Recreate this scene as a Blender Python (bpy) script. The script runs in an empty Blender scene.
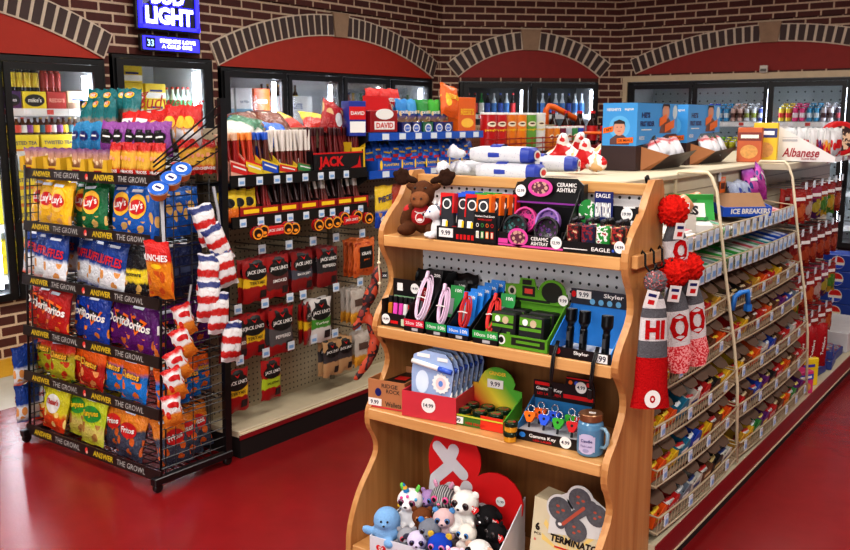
import bpy, math, random
from mathutils import Matrix, Vector
random.seed(7)
PI = math.pi
COL = bpy.context.scene.collection
ORD = ['first', 'second', 'third', 'fourth', 'fifth', 'sixth', 'seventh', 'eighth', 'ninth', 'tenth', 'eleventh', 'twelfth', 'thirteenth',
       'fourteenth', 'fifteenth', 'sixteenth', 'seventeenth', 'eighteenth', 'nineteenth', 'twentieth']

def lin(c):
    return tuple((((v / 255) / 12.92) if v / 255 <= .04045 else ((v / 255 + .055) / 1.055) ** 2.4) for v in c) + (1,)

MATS = {}
def mat(col, rough=.5, metal=0, emit=0, var=.12, scale=14, bump=0, bscale=60, trans=0, spec=.5, key=None):
    """plain procedural surface: colour with a little noise in it"""
    k = (key, col, rough, metal, emit, var, scale, bump, bscale, trans, spec)
    if k in MATS: return MATS[k]
    m = bpy.data.materials.new('m'); m.use_nodes = True
    nt = m.node_tree; b = nt.nodes['Principled BSDF']
    c = lin(col)
    b.inputs['Roughness'].default_value = rough; b.inputs['Metallic'].default_value = metal
    b.inputs['Specular IOR Level'].default_value = spec
    tc = nt.nodes.new('ShaderNodeTexCoord')
    n = nt.nodes.new('ShaderNodeTexNoise'); n.inputs['Scale'].default_value = scale; n.inputs['Detail'].default_value = 3
    nt.links.new(tc.outputs['Object'], n.inputs['Vector'])
    mx = nt.nodes.new('ShaderNodeMix'); mx.data_type = 'RGBA'
    mx.inputs[6].default_value = tuple(v * (1 - var) for v in c[:3]) + (1,)
    mx.inputs[7].default_value = tuple(min(1, v * (1 + var)) for v in c[:3]) + (1,)
    nt.links.new(n.outputs['Fac'], mx.inputs[0]); nt.links.new(mx.outputs[2], b.inputs['Base Color'])
    if emit:
        b.inputs['Emission Color'].default_value = c; b.inputs['Emission Strength'].default_value = emit
    if trans:
        b.inputs['Transmission Weight'].default_value = trans
    if bump:
        n2 = nt.nodes.new('ShaderNodeTexNoise'); n2.inputs['Scale'].default_value = bscale; n2.inputs['Detail'].default_value = 4
        nt.links.new(tc.outputs['Object'], n2.inputs['Vector'])
        bp = nt.nodes.new('ShaderNodeBump'); bp.inputs['Strength'].default_value = bump; bp.inputs['Distance'].default_value = .01
        nt.links.new(n2.outputs['Fac'], bp.inputs['Height']); nt.links.new(bp.outputs[0], b.inputs['Normal'])
    MATS[k] = m
    return m

def bagmat(zones, blob=None, rough=.24, wr=.45):
    """printed foil: colour bands up the bag, food-coloured blobs in one band, crinkles. zones [(z, colour)], blob (colour, z0, z1, scale, size)"""
    k = ('bag', tuple(zones), blob, rough)
    if k in MATS: return MATS[k]
    m = bpy.data.materials.new('m'); m.use_nodes = True
    nt = m.node_tree; N = nt.nodes; L = nt.links; b = N['Principled BSDF']
    tc = N.new('ShaderNodeTexCoord'); sp = N.new('ShaderNodeSeparateXYZ'); L.new(tc.outputs['Generated'], sp.inputs[0])
    nz = N.new('ShaderNodeTexNoise'); nz.inputs['Scale'].default_value = 5; L.new(tc.outputs['Generated'], nz.inputs['Vector'])
    ad = N.new('ShaderNodeMath'); ad.operation = 'MULTIPLY_ADD'; ad.inputs[1].default_value = .12; L.new(nz.outputs['Fac'], ad.inputs[0]); 
    sb = N.new('ShaderNodeMath'); sb.operation = 'SUBTRACT'; sb.inputs[1].default_value = .06; L.new(sp.outputs['Z'], sb.inputs[0]); L.new(sb.outputs[0], ad.inputs[2])
    r = N.new('ShaderNodeValToRGB'); L.new(ad.outputs[0], r.inputs[0])
    e = r.color_ramp.elements
    for i, (p, c) in enumerate(zones):
        x = e[i] if i < 2 else e.new(p)
        x.position = p; x.color = lin(c)
    if len(zones) == 1:
        e[1].position = 1; e[1].color = lin(zones[0][1])
    out = r.outputs[0]
    if blob:
        c, z0, z1, sc, sz = blob
        v = N.new('ShaderNodeTexVoronoi'); v.inputs['Scale'].default_value = sc; L.new(tc.outputs['Generated'], v.inputs['Vector'])
        lt = N.new('ShaderNodeMath'); lt.operation = 'LESS_THAN'; lt.inputs[1].default_value = sz; L.new(v.outputs['Distance'], lt.inputs[0])
        g = N.new('ShaderNodeMath'); g.operation = 'GREATER_THAN'; g.inputs[1].default_value = z0; L.new(sp.outputs['Z'], g.inputs[0])
        l2 = N.new('ShaderNodeMath'); l2.operation = 'LESS_THAN'; l2.inputs[1].default_value = z1; L.new(sp.outputs['Z'], l2.inputs[0])
        m1 = N.new('ShaderNodeMath'); m1.operation = 'MULTIPLY'; L.new(g.outputs[0], m1.inputs[0]); L.new(l2.outputs[0], m1.inputs[1])
        m2 = N.new('ShaderNodeMath'); m2.operation = 'MULTIPLY'; L.new(m1.outputs[0], m2.inputs[0]); L.new(lt.outputs[0], m2.inputs[1])
        mx = N.new('ShaderNodeMix'); mx.data_type = 'RGBA'; L.new(m2.outputs[0], mx.inputs[0]); L.new(out, mx.inputs[6]); mx.inputs[7].default_value = lin(c)
        out = mx.outputs[2]
    L.new(out, b.inputs['Base Color'])
    b.inputs['Roughness'].default_value = rough
    n2 = N.new('ShaderNodeTexNoise'); n2.inputs['Scale'].default_value = 7; n2.inputs['Detail'].default_value = 3; n2.inputs['Distortion'].default_value = 1.2
    L.new(tc.outputs['Generated'], n2.inputs['Vector'])
    bp = N.new('ShaderNodeBump'); bp.inputs['Strength'].default_value = wr; bp.inputs['Distance'].default_value = .03
    L.new(n2.outputs['Fac'], bp.inputs['Height']); L.new(bp.outputs[0], b.inputs['Normal'])
    MATS[k] = m
    return m

def patmat(c1, c2, scale=30, thr=.5, kind='noise', rough=.5, c3=None):
    """two or three colours in blotches (skulls, camouflage, tabby fur, printed stripes)"""
    k = ('pat', c1, c2, scale, thr, kind, rough, c3)
    if k in MATS: return MATS[k]
    m = bpy.data.materials.new('m'); m.use_nodes = True
    nt = m.node_tree; N = nt.nodes; L = nt.links; b = N['Principled BSDF']
    tc = N.new('ShaderNodeTexCoord')
    if kind == 'voronoi':
        t = N.new('ShaderNodeTexVoronoi'); o = t.outputs['Distance']
    elif kind == 'wave':
        t = N.new('ShaderNodeTexWave'); t.inputs['Distortion'].default_value = 3; o = t.outputs['Fac']
    else:
        t = N.new('ShaderNodeTexNoise'); t.inputs['Detail'].default_value = 2; o = t.outputs['Fac']
    t.inputs['Scale'].default_value = scale
    L.new(tc.outputs['Object'], t.inputs['Vector'])
    r = N.new('ShaderNodeValToRGB'); r.color_ramp.interpolation = 'CONSTANT' if kind != 'wave' else 'LINEAR'
    r.color_ramp.elements[0].color = lin(c1); r.color_ramp.elements[1].position = thr; r.color_ramp.elements[1].color = lin(c2)
    if c3:
        x = r.color_ramp.elements.new(min(.99, thr + .1)); x.color = lin(c3)
    L.new(o, r.inputs[0]); L.new(r.outputs[0], b.inputs['Base Color']); b.inputs['Roughness'].default_value = rough
    MATS[k] = m
    return m

def woodmat(axis=2, c1=(178, 120, 64), c2=(214, 160, 98), rough=.38, key=0):
    k = ('wood', axis, c1, c2, key)
    if k in MATS: return MATS[k]
    m = bpy.data.materials.new('m'); m.use_nodes = True
    nt = m.node_tree; N = nt.nodes; L = nt.links; b = N['Principled BSDF']
    tc = N.new('ShaderNodeTexCoord'); mp = N.new('ShaderNodeMapping')
    s = [22, 22, 22]; s[axis] = 1.3
    mp.inputs['Scale'].default_value = s; L.new(tc.outputs['Object'], mp.inputs[0])
    n = N.new('ShaderNodeTexNoise'); n.inputs['Scale'].default_value = 1.4; n.inputs['Detail'].default_value = 6; n.inputs['Distortion'].default_value = .5
    L.new(mp.outputs[0], n.inputs['Vector'])
    r = N.new('ShaderNodeValToRGB'); r.color_ramp.elements[0].position = .3; r.color_ramp.elements[0].color = lin(c1)
    r.color_ramp.elements[1].position = .7; r.color_ramp.elements[1].color = lin(c2)
    L.new(n.outputs['Fac'], r.inputs[0])
    v = N.new('ShaderNodeTexVoronoi'); v.inputs['Scale'].default_value = 2.3; L.new(tc.outputs['Object'], v.inputs['Vector'])
    lt = N.new('ShaderNodeValToRGB'); lt.color_ramp.elements[0].position = .015; lt.color_ramp.elements[0].color = lin((70, 38, 18)); lt.color_ramp.elements[1].position = .045; lt.color_ramp.elements[1].color = (1, 1, 1, 1)
    L.new(v.outputs['Distance'], lt.inputs[0])
    mx = N.new('ShaderNodeMix'); mx.data_type = 'RGBA'; mx.blend_type = 'MULTIPLY'; mx.inputs[0].default_value = 1
    L.new(r.outputs[0], mx.inputs[6]); L.new(lt.outputs[0], mx.inputs[7])
    L.new(mx.outputs[2], b.inputs['Base Color']); b.inputs['Roughness'].default_value = rough
    MATS[k] = m
    return m

def brickmat(c1, c2, cm, w=.232, h=.0755, mortar=.009):
    m = bpy.data.materials.new('m'); m.use_nodes = True
    nt = m.node_tree; N = nt.nodes; L = nt.links; b = N['Principled BSDF']
    tc = N.new('ShaderNodeTexCoord'); sp = N.new('ShaderNodeSeparateXYZ'); cb = N.new('ShaderNodeCombineXYZ')
    L.new(tc.outputs['Object'], sp.inputs[0]); 
    ad = N.new('ShaderNodeMath'); ad.operation = 'ADD'; L.new(sp.outputs['X'], ad.inputs[0]); L.new(sp.outputs['Y'], ad.inputs[1])
    L.new(ad.outputs[0], cb.inputs['X']); L.new(sp.outputs['Z'], cb.inputs['Y'])
    t = N.new('ShaderNodeTexBrick'); L.new(cb.outputs[0], t.inputs['Vector'])
    t.inputs['Scale'].default_value = 1; t.inputs['Brick Width'].default_value = w; t.inputs['Row Height'].default_value = h
    t.inputs['Mortar Size'].default_value = mortar; t.inputs['Mortar Smooth'].default_value = .1; t.inputs['Bias'].default_value = 0
    t.inputs['Color1'].default_value = lin(c1); t.inputs['Color2'].default_value = lin(c2); t.inputs['Mortar'].default_value = lin(cm)
    n = N.new('ShaderNodeTexNoise'); n.inputs['Scale'].default_value = 30; L.new(tc.outputs['Object'], n.inputs['Vector'])
    mx = N.new('ShaderNodeMix'); mx.data_type = 'RGBA'; mx.blend_type = 'OVERLAY'; mx.inputs[0].default_value = .25
    L.new(t.outputs['Color'], mx.inputs[6]); L.new(n.outputs['Fac'], mx.inputs[7]); L.new(mx.outputs[2], b.inputs['Base Color'])
    bp = N.new('ShaderNodeBump'); bp.inputs['Strength'].default_value = .5; bp.inputs['Distance'].default_value = .006; bp.invert = True
    L.new(t.outputs['Fac'], bp.inputs['Height']); L.new(bp.outputs[0], b.inputs['Normal'])
    b.inputs['Roughness'].default_value = .75
    return m

def pegmat(col, hole=(30, 28, 26), pitch=.0254, r=.13, plane='xz', rough=.5):
    """painted pegboard: a regular grid of round holes"""
    k = ('peg', col, pitch, r, plane)
    if k in MATS: return MATS[k]
    m = bpy.data.materials.new('m'); m.use_nodes = True
    nt = m.node_tree; N = nt.nodes; L = nt.links; b = N['Principled BSDF']
    tc = N.new('ShaderNodeTexCoord'); sp = N.new('ShaderNodeSeparateXYZ'); L.new(tc.outputs['Object'], sp.inputs[0])
    ds = []
    for ax in plane.upper():
        d = N.new('ShaderNodeMath'); d.operation = 'DIVIDE'; d.inputs[1].default_value = pitch; L.new(sp.outputs[ax], d.inputs[0])
        f = N.new('ShaderNodeMath'); f.operation = 'FRACT'; L.new(d.outputs[0], f.inputs[0])
        s = N.new('ShaderNodeMath'); s.operation = 'SUBTRACT'; s.inputs[1].default_value = .5; L.new(f.outputs[0], s.inputs[0])
        p = N.new('ShaderNodeMath'); p.operation = 'MULTIPLY'; L.new(s.outputs[0], p.inputs[0]); L.new(s.outputs[0], p.inputs[1])
        ds.append(p)
    a = N.new('ShaderNodeMath'); a.operation = 'ADD'; L.new(ds[0].outputs[0], a.inputs[0]); L.new(ds[1].outputs[0], a.inputs[1])
    lt = N.new('ShaderNodeMath'); lt.operation = 'LESS_THAN'; lt.inputs[1].default_value = r * r; L.new(a.outputs[0], lt.inputs[0])
    mx = N.new('ShaderNodeMix'); mx.data_type = 'RGBA'; mx.inputs[6].default_value = lin(col); mx.inputs[7].default_value = lin(hole)
    L.new(lt.outputs[0], mx.inputs[0]); L.new(mx.outputs[2], b.inputs['Base Color']); b.inputs['Roughness'].default_value = rough
    MATS[k] = m
    return m

def glassmat(tint=(255, 255, 255), refl=.08):
    k = ('glass', tint, refl)
    if k in MATS: return MATS[k]
    m = bpy.data.materials.new('m'); m.use_nodes = True
    nt = m.node_tree; N = nt.nodes; L = nt.links
    N.remove(N['Principled BSDF'])
    t = N.new('ShaderNodeBsdfTransparent'); t.inputs[0].default_value = lin(tint)
    g = N.new('ShaderNodeBsdfGlossy'); g.inputs['Roughness'].default_value = .05
    mx = N.new('ShaderNodeMixShader')
    fr = N.new('ShaderNodeFresnel'); fr.inputs[0].default_value = 1.35
    ml = N.new('ShaderNodeMath'); ml.operation = 'MULTIPLY_ADD'; ml.inputs[1].default_value = .8; ml.inputs[2].default_value = refl * .3
    L.new(fr.outputs[0], ml.inputs[0]); L.new(ml.outputs[0], mx.inputs[0])
    L.new(t.outputs[0], mx.inputs[1]); L.new(g.outputs[0], mx.inputs[2]); L.new(mx.outputs[0], N['Material Output'].inputs[0])
    MATS[k] = m
    return m

def TR(x=0, y=0, z=0, rz=0, rx=0, ry=0, s=1):
    return Matrix.Translation((x, y, z)) @ Matrix.Rotation(math.radians(rz), 4, 'Z') @ Matrix.Rotation(math.radians(ry), 4, 'Y') @ Matrix.Rotation(math.radians(rx), 4, 'X') @ Matrix.Scale(s, 4)

TXT = {}
def txt(s, bold=.0, spacing=1):
    k = (s, bold, spacing)
    if k not in TXT:
        cu = bpy.data.curves.new('t', 'FONT'); cu.body = s; cu.offset = bold; cu.resolution_u = 2; cu.space_character = spacing
        o = bpy.data.objects.new('t', cu)
        me = bpy.data.meshes.new_from_object(o)
        vs = [(v.co.x, v.co.y) for v in me.vertices]; fs = [tuple(p.vertices) for p in me.polygons]
        bpy.data.objects.remove(o); bpy.data.curves.remove(cu); bpy.data.meshes.remove(me)
        x0 = min(v[0] for v in vs); x1 = max(v[0] for v in vs); y0 = min(v[1] for v in vs); y1 = max(v[1] for v in vs)
        TXT[k] = ([((a - x0) / (x1 - x0), (b - y0) / (y1 - y0)) for a, b in vs], fs, (x1 - x0) / (y1 - y0))
    return TXT[k]

class MB:
    def __init__(s): s.v = []; s.f = []; s.mi = []; s.mats = []; s.sm = []
    def _m(s, m):
        if m not in s.mats: s.mats.append(m)
        return s.mats.index(m)
    def add(s, vs, fs, m, M=None, smooth=False):
        o = len(s.v); i = s._m(m)
        for p in vs:
            p = Vector(p)
            s.v.append(M @ p if M else p)
        for f in fs: s.f.append([o + k for k in f]); s.mi.append(i); s.sm.append(smooth)
        return s
    def box(s, x0, x1, y0, y1, z0, z1, m, M=None, bev=0):
        if not bev:
            vs = [(x, y, z) for z in (z0, z1) for y in (y0, y1) for x in (x0, x1)]
            return s.add(vs, [(0, 2, 3, 1), (4, 5, 7, 6), (0, 1, 5, 4), (2, 6, 7, 3), (0, 4, 6, 2), (1, 3, 7, 5)], m, M)
        # chamfered vertical profile and rims
        b = bev; pts = [(x0 + b, y0), (x1 - b, y0), (x1, y0 + b), (x1, y1 - b), (x1 - b, y1), (x0 + b, y1), (x0, y1 - b), (x0, y0 + b)]
        cx, cy = (x0 + x1) / 2, (y0 + y1) / 2
        ins = [(x + (b if x < cx else -b) * (1 if abs(x - x0) < 1e-9 or abs(x - x1) < 1e-9 else 0), y + (b if y < cy else -b) * (1 if abs(y - y0) < 1e-9 or abs(y - y1) < 1e-9 else 0)) for x, y in pts]
        vs = [(x, y, z0) for x, y in ins] + [(x, y, z0 + b) for x, y in pts] + [(x, y, z1 - b) for x, y in pts] + [(x, y, z1) for x, y in ins]
        fs = [tuple(range(7, -1, -1)), tuple(range(24, 32))]
        for r in range(3):
            for k in range(8): fs.append((r * 8 + k, r * 8 + (k + 1) % 8, r * 8 + 8 + (k + 1) % 8, r * 8 + 8 + k))
        return s.add(vs, fs, m, M)
    def prism(s, poly, a, b, m, plane='xz', M=None, side=None):
        """poly of 2D points extruded along the third axis from a to b"""
        n = len(poly)
        def P(p, t): return {'xz': (p[0], t, p[1]), 'yz': (t, p[0], p[1]), 'xy': (p[0], p[1], t)}[plane]
        vs = [P(p, a) for p in poly] + [P(p, b) for p in poly]
        s.add(vs, [tuple(range(n)), tuple(range(2 * n - 1, n - 1, -1))], m, M)
        return s.add(vs, [(k, k + n, (k + 1) % n + n, (k + 1) % n) for k in range(n)], side or m, M)
    def tube(s, pts, r, m, n=5, M=None, closed=False, r2=None):
        pts = [Vector(p) for p in pts]; N = len(pts); vs = []; fs = []
        up = None
        for i, p in enumerate(pts):
            if closed: t = pts[(i + 1) % N] - pts[i - 1]
            else: t = pts[min(i + 1, N - 1)] - pts[max(i - 1, 0)]
            t.normalize()
            if up is None:
                up = Vector((0, 0, 1)) if abs(t.z) < .9 else Vector((1, 0, 0))
            up = (up - t * up.dot(t)).normalized(); w = t.cross(up)
            rr = r if r2 is None else r + (r2 - r) * i / max(1, N - 1)
            for k in range(n):
                a = 2 * PI * k / n
                vs.append(p + (up * math.cos(a) + w * math.sin(a)) * rr)
        for i in range(N if closed else N - 1):
            j = (i + 1) % N
            for k in range(n): fs.append((i * n + k, i * n + (k + 1) % n, j * n + (k + 1) % n, j * n + k))
        if not closed: fs += [tuple(range(n - 1, -1, -1)), tuple(range((N - 1) * n, N * n))]
        return s.add(vs, fs, m, M, n > 5)
    def lathe(s, prof, m, n=16, M=None, smooth=True, mats=None, cap=True):
        """prof [(r, z)], axis z; mats: material per segment"""
        vs = [(r * math.cos(2 * PI * k / n), r * math.sin(2 * PI * k / n), z) for r, z in prof for k in range(n)]
        for i in range(len(prof) - 1):
            fs = [(i * n + k, i * n + (k + 1) % n, (i + 1) * n + (k + 1) % n, (i + 1) * n + k) for k in range(n)]
            used = vs[i * n:(i + 2) * n]
            s.add(used, [tuple(q - i * n for q in f) for f in fs], mats[i] if mats else m, M, smooth)
        if cap:
            s.add(vs[:n], [tuple(range(n - 1, -1, -1))], mats[0] if mats else m, M)
            s.add(vs[-n:], [tuple(range(n))], mats[-1] if mats else m, M)
        return s
    def ball(s, c, r, m, nu=12, nv=8, M=None, fn=None):
        if not isinstance(r, (tuple, list)): r = (r, r, r)
        vs = []; fs = []
        for j in range(nv + 1):
            th = PI * j / nv
            for k in range(nu):
                a = 2 * PI * k / nu
                d = (math.sin(th) * math.cos(a), math.sin(th) * math.sin(a), math.cos(th))
                q = fn(d) if fn else 1
                vs.append((c[0] + r[0] * d[0] * q, c[1] + r[1] * d[1] * q, c[2] + r[2] * d[2] * q))
        for j in range(nv):
            for k in range(nu): fs.append((j * nu + k, (j + 1) * nu + k, (j + 1) * nu + (k + 1) % nu, j * nu + (k + 1) % nu))
        return s.add(vs, fs, m, M, True)
    def text(s, t, x, z, w, m, y=0, h=None, conf=None, bold=.02, M=None, shear=0, rot=0, align='c', plane=None):
        """lettering in the x-z plane facing -y, centred on x, z"""
        vs, fs, asp = txt(t, bold)
        h = h or w / asp
        if w is None: w = h * asp
        ca, sa = math.cos(math.radians(rot)), math.sin(math.radians(rot))
        out = []
        for a, b in vs:
            px = (a - (.5 if align == 'c' else 0)) * w + shear * (b - .5) * h; pz = (b - .5) * h
            qx, qz = x + px * ca - pz * sa, z + px * sa + pz * ca
            out.append((qx, conf(qx, qz) if conf else y, qz))
        return s.add(out, fs, m, M)
    def disc(s, x, z, rx, rz, m, y=0, n=20, conf=None, M=None, rot=0):
        """filled ellipse in the x-z plane facing -y, in rings so that it can follow a curved front"""
        vs = [(x, conf(x, z) if conf else y, z)]; fs = []
        rings = 3 if conf else 1
        ca, sa = math.cos(math.radians(rot)), math.sin(math.radians(rot))
        for q in range(1, rings + 1):
            for k in range(n):
                a = 2 * PI * k / n
                dx, dz = rx * q / rings * math.cos(a), rz * q / rings * math.sin(a)
                px, pz = x + dx * ca - dz * sa, z + dx * sa + dz * ca
                vs.append((px, conf(px, pz) if conf else y, pz))
        for k in range(n): fs.append((0, 1 + k, 1 + (k + 1) % n))
        for q in range(rings - 1):
            for k in range(n): fs.append((1 + q * n + k, 1 + (q + 1) * n + k, 1 + (q + 1) * n + (k + 1) % n, 1 + q * n + (k + 1) % n))
        return s.add(vs, fs, m, M)
    def rect(s, x0, x1, z0, z1, m, y=0, conf=None, M=None, nx=4, nz=3):
        if not conf: nx = nz = 1
        vs = []; fs = []
        for j in range(nz + 1):
            for i in range(nx + 1):
                x = x0 + (x1 - x0) * i / nx; z = z0 + (z1 - z0) * j / nz
                vs.append((x, conf(x, z) if conf else y, z))
        for j in range(nz):
            for i in range(nx):
                a = j * (nx + 1) + i
                fs.append((a, a + 1, a + nx + 2, a + nx + 1))
        return s.add(vs, fs, m, M)
    def mesh(s, name):
        me = bpy.data.meshes.new(name)
        me.from_pydata([tuple(v) for v in s.v], [], s.f)
        for m in s.mats: me.materials.append(m)
        for p, i, q in zip(me.polygons, s.mi, s.sm):
            p.material_index = i; p.use_smooth = q
        me.update()
        return me

PART_LABEL = {'pompom': 'fluffy knitted pompom', 'antler': 'dark brown felt antler', 'shirt': 'red shirt with white emblem', 'cardboard_flap': 'brown cardboard flap', 'heart_header': 'big red heart-shaped board', 'glowing_border': 'glowing blue border',
              'sign_strip': 'black lettered strip', 'price_rail': 'dark red price strip', 'peg_panel': 'white pegboard', 'kick_plate': 'black kick plate', 'lens': 'round lens', 'heart_tag': 'red heart-shaped tag', 'paper_tag': 'white paper tag', 'round_patch': 'white round patch',
              'horn': 'gold and blue horn', 'caster': 'small black caster', 'light_strip': 'bright white light strip', 'blue_band': 'blue paper band', 'open_flap': 'opened brown flap', 'muzzle': 'lighter brown muzzle', 'patch': 'black eye patch', 'bent_tube': 'bent orange tube', 'cord': 'thin cord'}
def ob(name, me, parent=None, M=None, label=None):
    o = bpy.data.objects.new(name, me); COL.objects.link(o)
    if isinstance(me, MB): raise TypeError
    if parent: o.parent = parent
    if M is not None: o.matrix_local = M
    if label: o['label'] = label
    return o
def part(name, mb, parent, M=None, label=None):
    if name == 'print':
        ys = sorted((sum((mb.v[k].y for k in f)) / len(f), i) for i, f in enumerate(mb.f)); groups = [[ys[0]]]
        for a, b in zip(ys, ys[1:]):
            if b[0] - a[0] > .05: groups.append([])
            groups[-1].append(b)
        if len(groups) > 1:
            for n, g in zip(('front_print', 'header_print', 'rear_print'), groups):
                q = MB()
                for _, i in g: q.add([mb.v[k] for k in mb.f[i]], [tuple(range(len(mb.f[i])))], mb.mats[mb.mi[i]])
                o = ob(n, q.mesh(n), parent, M, label)
            return o
    return ob(name, mb.mesh(name), parent, M, label)
def thing(name, label, cat, M=None, group=None, mb=None):
    o = bpy.data.objects.new(name, mb.mesh(name) if mb else None); COL.objects.link(o)
    if mb is None: o.empty_display_size = .1
    if M is not None: o.matrix_world = M
    o['label'] = label; o['category'] = cat
    if group: o['group'] = group
    return o
def struct(name, mb, M=None):
    o = ob(name, mb.mesh(name), None, M); o['kind'] = 'structure'
    return o

class Kit:
    """one kind of thing: a root mesh (or none) and its parts; put() links a copy of it with copies of its parts"""
    def __init__(s, name, mb=None): s.name = name; s.me = mb.mesh(name) if mb else None; s.parts = []
    def part(s, name, mb, M=None, label=None, sub=()):
        s.parts.append((name, mb.mesh(name), M, label, [(a, b.mesh(a)) for a, b in sub])); return s
    def put(s, M, label, cat, group=None):
        o = bpy.data.objects.new(s.name, s.me); COL.objects.link(o); o.matrix_world = M
        if s.me is None: o.empty_display_size = .05
        o['label'] = label; o['category'] = cat
        if group: o['group'] = group
        for n, me, m, l, sub in s.parts:
            c = ob(n, me, o, m, l)
            for a, b in sub: ob(a, b, c)
        return o
def wave(v): return math.sin(v * 12.9898) * 43758.5453 % 1

# ------------------------------------------------------------------ camera, light
scene = bpy.context.scene
cd = bpy.data.cameras.new('camera'); cam = bpy.data.objects.new('camera', cd); COL.objects.link(cam)
cam.location = (0, 0, 1.65); cam.rotation_euler = (math.radians(90 - 9.931), 0, math.radians(36.235))
cd.sensor_width = 36; cd.lens = 37.95; cd.clip_start = .05
cd.dof.use_dof = True; cd.dof.focus_distance = 3.3; cd.dof.aperture_fstop = 8
scene.camera = cam
scene.view_settings.view_transform = 'Standard'; scene.view_settings.look = 'Medium High Contrast'
scene.view_settings.exposure = 0
w = bpy.data.worlds.new('world'); scene.world = w; w.use_nodes = True
w.node_tree.nodes['Background'].inputs[0].default_value = (1, .97, .93, 1); w.node_tree.nodes['Background'].inputs[1].default_value = .15
def lamp(x, y, sx, sy, p, z=3.2, c=(1, .97, .92)):
    l = bpy.data.lights.new('ceiling_light', 'AREA'); l.shape = 'RECTANGLE'; l.size = sx; l.size_y = sy; l.energy = p; l.color = c
    o = bpy.data.objects.new('ceiling_light', l); COL.objects.link(o); o.location = (x, y, z)
for y, p in ((-1.2, 60), (1.4, 46), (4.2, 40), (7.0, 30)):
    for x in (-4.0, -1.7, .8):
        lamp(x, y, .6, 1.3, p)

# fill lamp added behind the camera to brighten the fronts of the goods
for x, y, rz, p in ((.2, -2.6, 0, 95),):
    l = bpy.data.lights.new('front_fill', 'AREA'); l.shape = 'RECTANGLE'; l.size = 3.2; l.size_y = 1.8; l.energy = p; l.color = (.97, .98, 1)
    o = bpy.data.objects.new('front_fill', l); COL.objects.link(o); o.location = (x, y, 2.0); o.rotation_euler = (math.radians(84), 0, math.radians(rz))
# ------------------------------------------------------------------ room shell
RED_F = mat((124, 24, 27), rough=.26, var=.16, scale=9, bump=.04, bscale=90)
f = MB()
f.box(-4.87, 4, -2, 12, -.1, 0, RED_F); f.box(-5.5, -4.87, -2, 12, -.1, 0, mat((176, 168, 150), rough=.35)); f.box(-7, -5.5, -2, 12, -.1, 0, mat((196, 148, 34), rough=.4))
struct('floor', f)
c = MB(); c.box(-7, 4, -2, 12, 3.3, 3.4, mat((225, 220, 210), rough=.8)); struct('ceiling', c)
S2 = math.sqrt(.5)
WL = Matrix(((0, -1, 0, -5.93), (1, 0, 0, 0), (0, 0, 1, 0), (0, 0, 0, 1)))
WM = Matrix(((S2, -S2, 0, -5.93), (S2, S2, 0, 8.38), (0, 0, 1, 0), (0, 0, 0, 1)))
WR = Matrix(((1, 0, 0, 0), (0, 1, 0, 9.84), (0, 0, 1, 0), (0, 0, 0, 1)))
BRICK = brickmat((84, 36, 27), (66, 27, 21), (188, 166, 142))
def wall(name, M, s0, s1, holes):
    b = MB(); x = s0
    for a, c, zb, zt in holes:
        b.box(x, a, 0, .12, 0, 2.66, BRICK); b.box(a, c, 0, .12, 0, zb, BRICK); b.box(a, c, 0, .12, zt, 2.66, BRICK); x = c
    b.box(x, s1, 0, .12, 0, 2.66, BRICK)
    b.box(s0, s1, -.035, .12, 2.66, 3.3, BRICK)
    return struct(name, b, M)
wall('wall_left', WL, -2, 8.38, [(1.02, 4.07, .4, 2.08), (4.12, 5.09, .4, 2.13), (5.16, 8.2, .4, 2.08)])
wall('wall_back', WM, 0, 2.065, [(.21, 1.85, .4, 2.06)])
wall('wall_right', WR, -4.47, 3, [(-4.34, .6, .33, 2.06)])
# arches: red plaster panel, ring of dark upright bricks, tan key stone
AMORT = mat((200, 184, 164), rough=.8); ABRICK = mat((66, 50, 47), rough=.7, var=.3, scale=5); ARED = mat((158, 40, 20), rough=.7, bump=.1); ARED2 = mat((132, 34, 28), rough=.7, bump=.1); KEY = mat((148, 122, 98), rough=.8, var=.2, bump=.2)
def arch(n, M, sc, half, zb, za, th, nb, red):
    rise = za - zb; R = (half * half + rise * rise) / (2 * rise); cz = za - R; A = math.asin(half / R)
    b = MB(); pts = [(sc + R * math.sin(A * t / 24), cz + R * math.cos(A * t / 24)) for t in range(-24, 25)]
    b.prism(pts, -.006, .0, red); struct('trim_%d' % n, b, M)
    b = MB(); Ro = R + th
    po = [(sc + Ro * math.sin(A * t / 24), cz + Ro * math.cos(A * t / 24)) for t in range(-24, 25)]
    for i in range(48):
        b.prism([pts[i], pts[i + 1], po[i + 1], po[i]], -.02, .0, AMORT)
    kw = .1 / R
    step = 2 * A / nb
    for i in range(nb):
        a0 = -A + i * step + step * .16; a1 = -A + (i + 1) * step - step * .16
        if a0 < kw and a1 > -kw: continue
        q = [(sc + r * math.sin(a), cz + r * math.cos(a)) for r, a in ((R + .012, a0), (R + .012, a1), (Ro - .012, a1), (Ro - .012, a0))]
        b.prism(q, -.027, -.02, ABRICK)
    b.prism([(sc - .085, za - .005), (sc + .085, za - .005), (sc + .115, za + th + .02), (sc - .115, za + th + .02)], -.035, 0, KEY)
    struct('trim_%d' % (n + 1), b, M)
arch(1, WL, 2.545, 1.525, 2.08, 2.42, .2, 36, ARED)
arch(3, WL, 6.69, 1.53, 2.08, 2.42, .2, 36, ARED)
arch(5, WM, 1.03, .83, 2.10, 2.41, .2, 20, ARED2)
arch(7, WR, -2.775, 1.46, 2.14, 2.43, .18, 34, ARED2)
b = MB(); CR = mat((190, 172, 142), rough=.6); b.box(-4.37, .65, -.05, 0, 2.055, 2.115, CR); b.box(-4.37, -4.315, -.05, 0, 0, 2.055, CR); struct('trim_9', b, WR)
b = MB(); b.box(-4.315, .65, -.03, 0, 0, .32, CR); struct('baseboard_back', b, WR)
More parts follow.
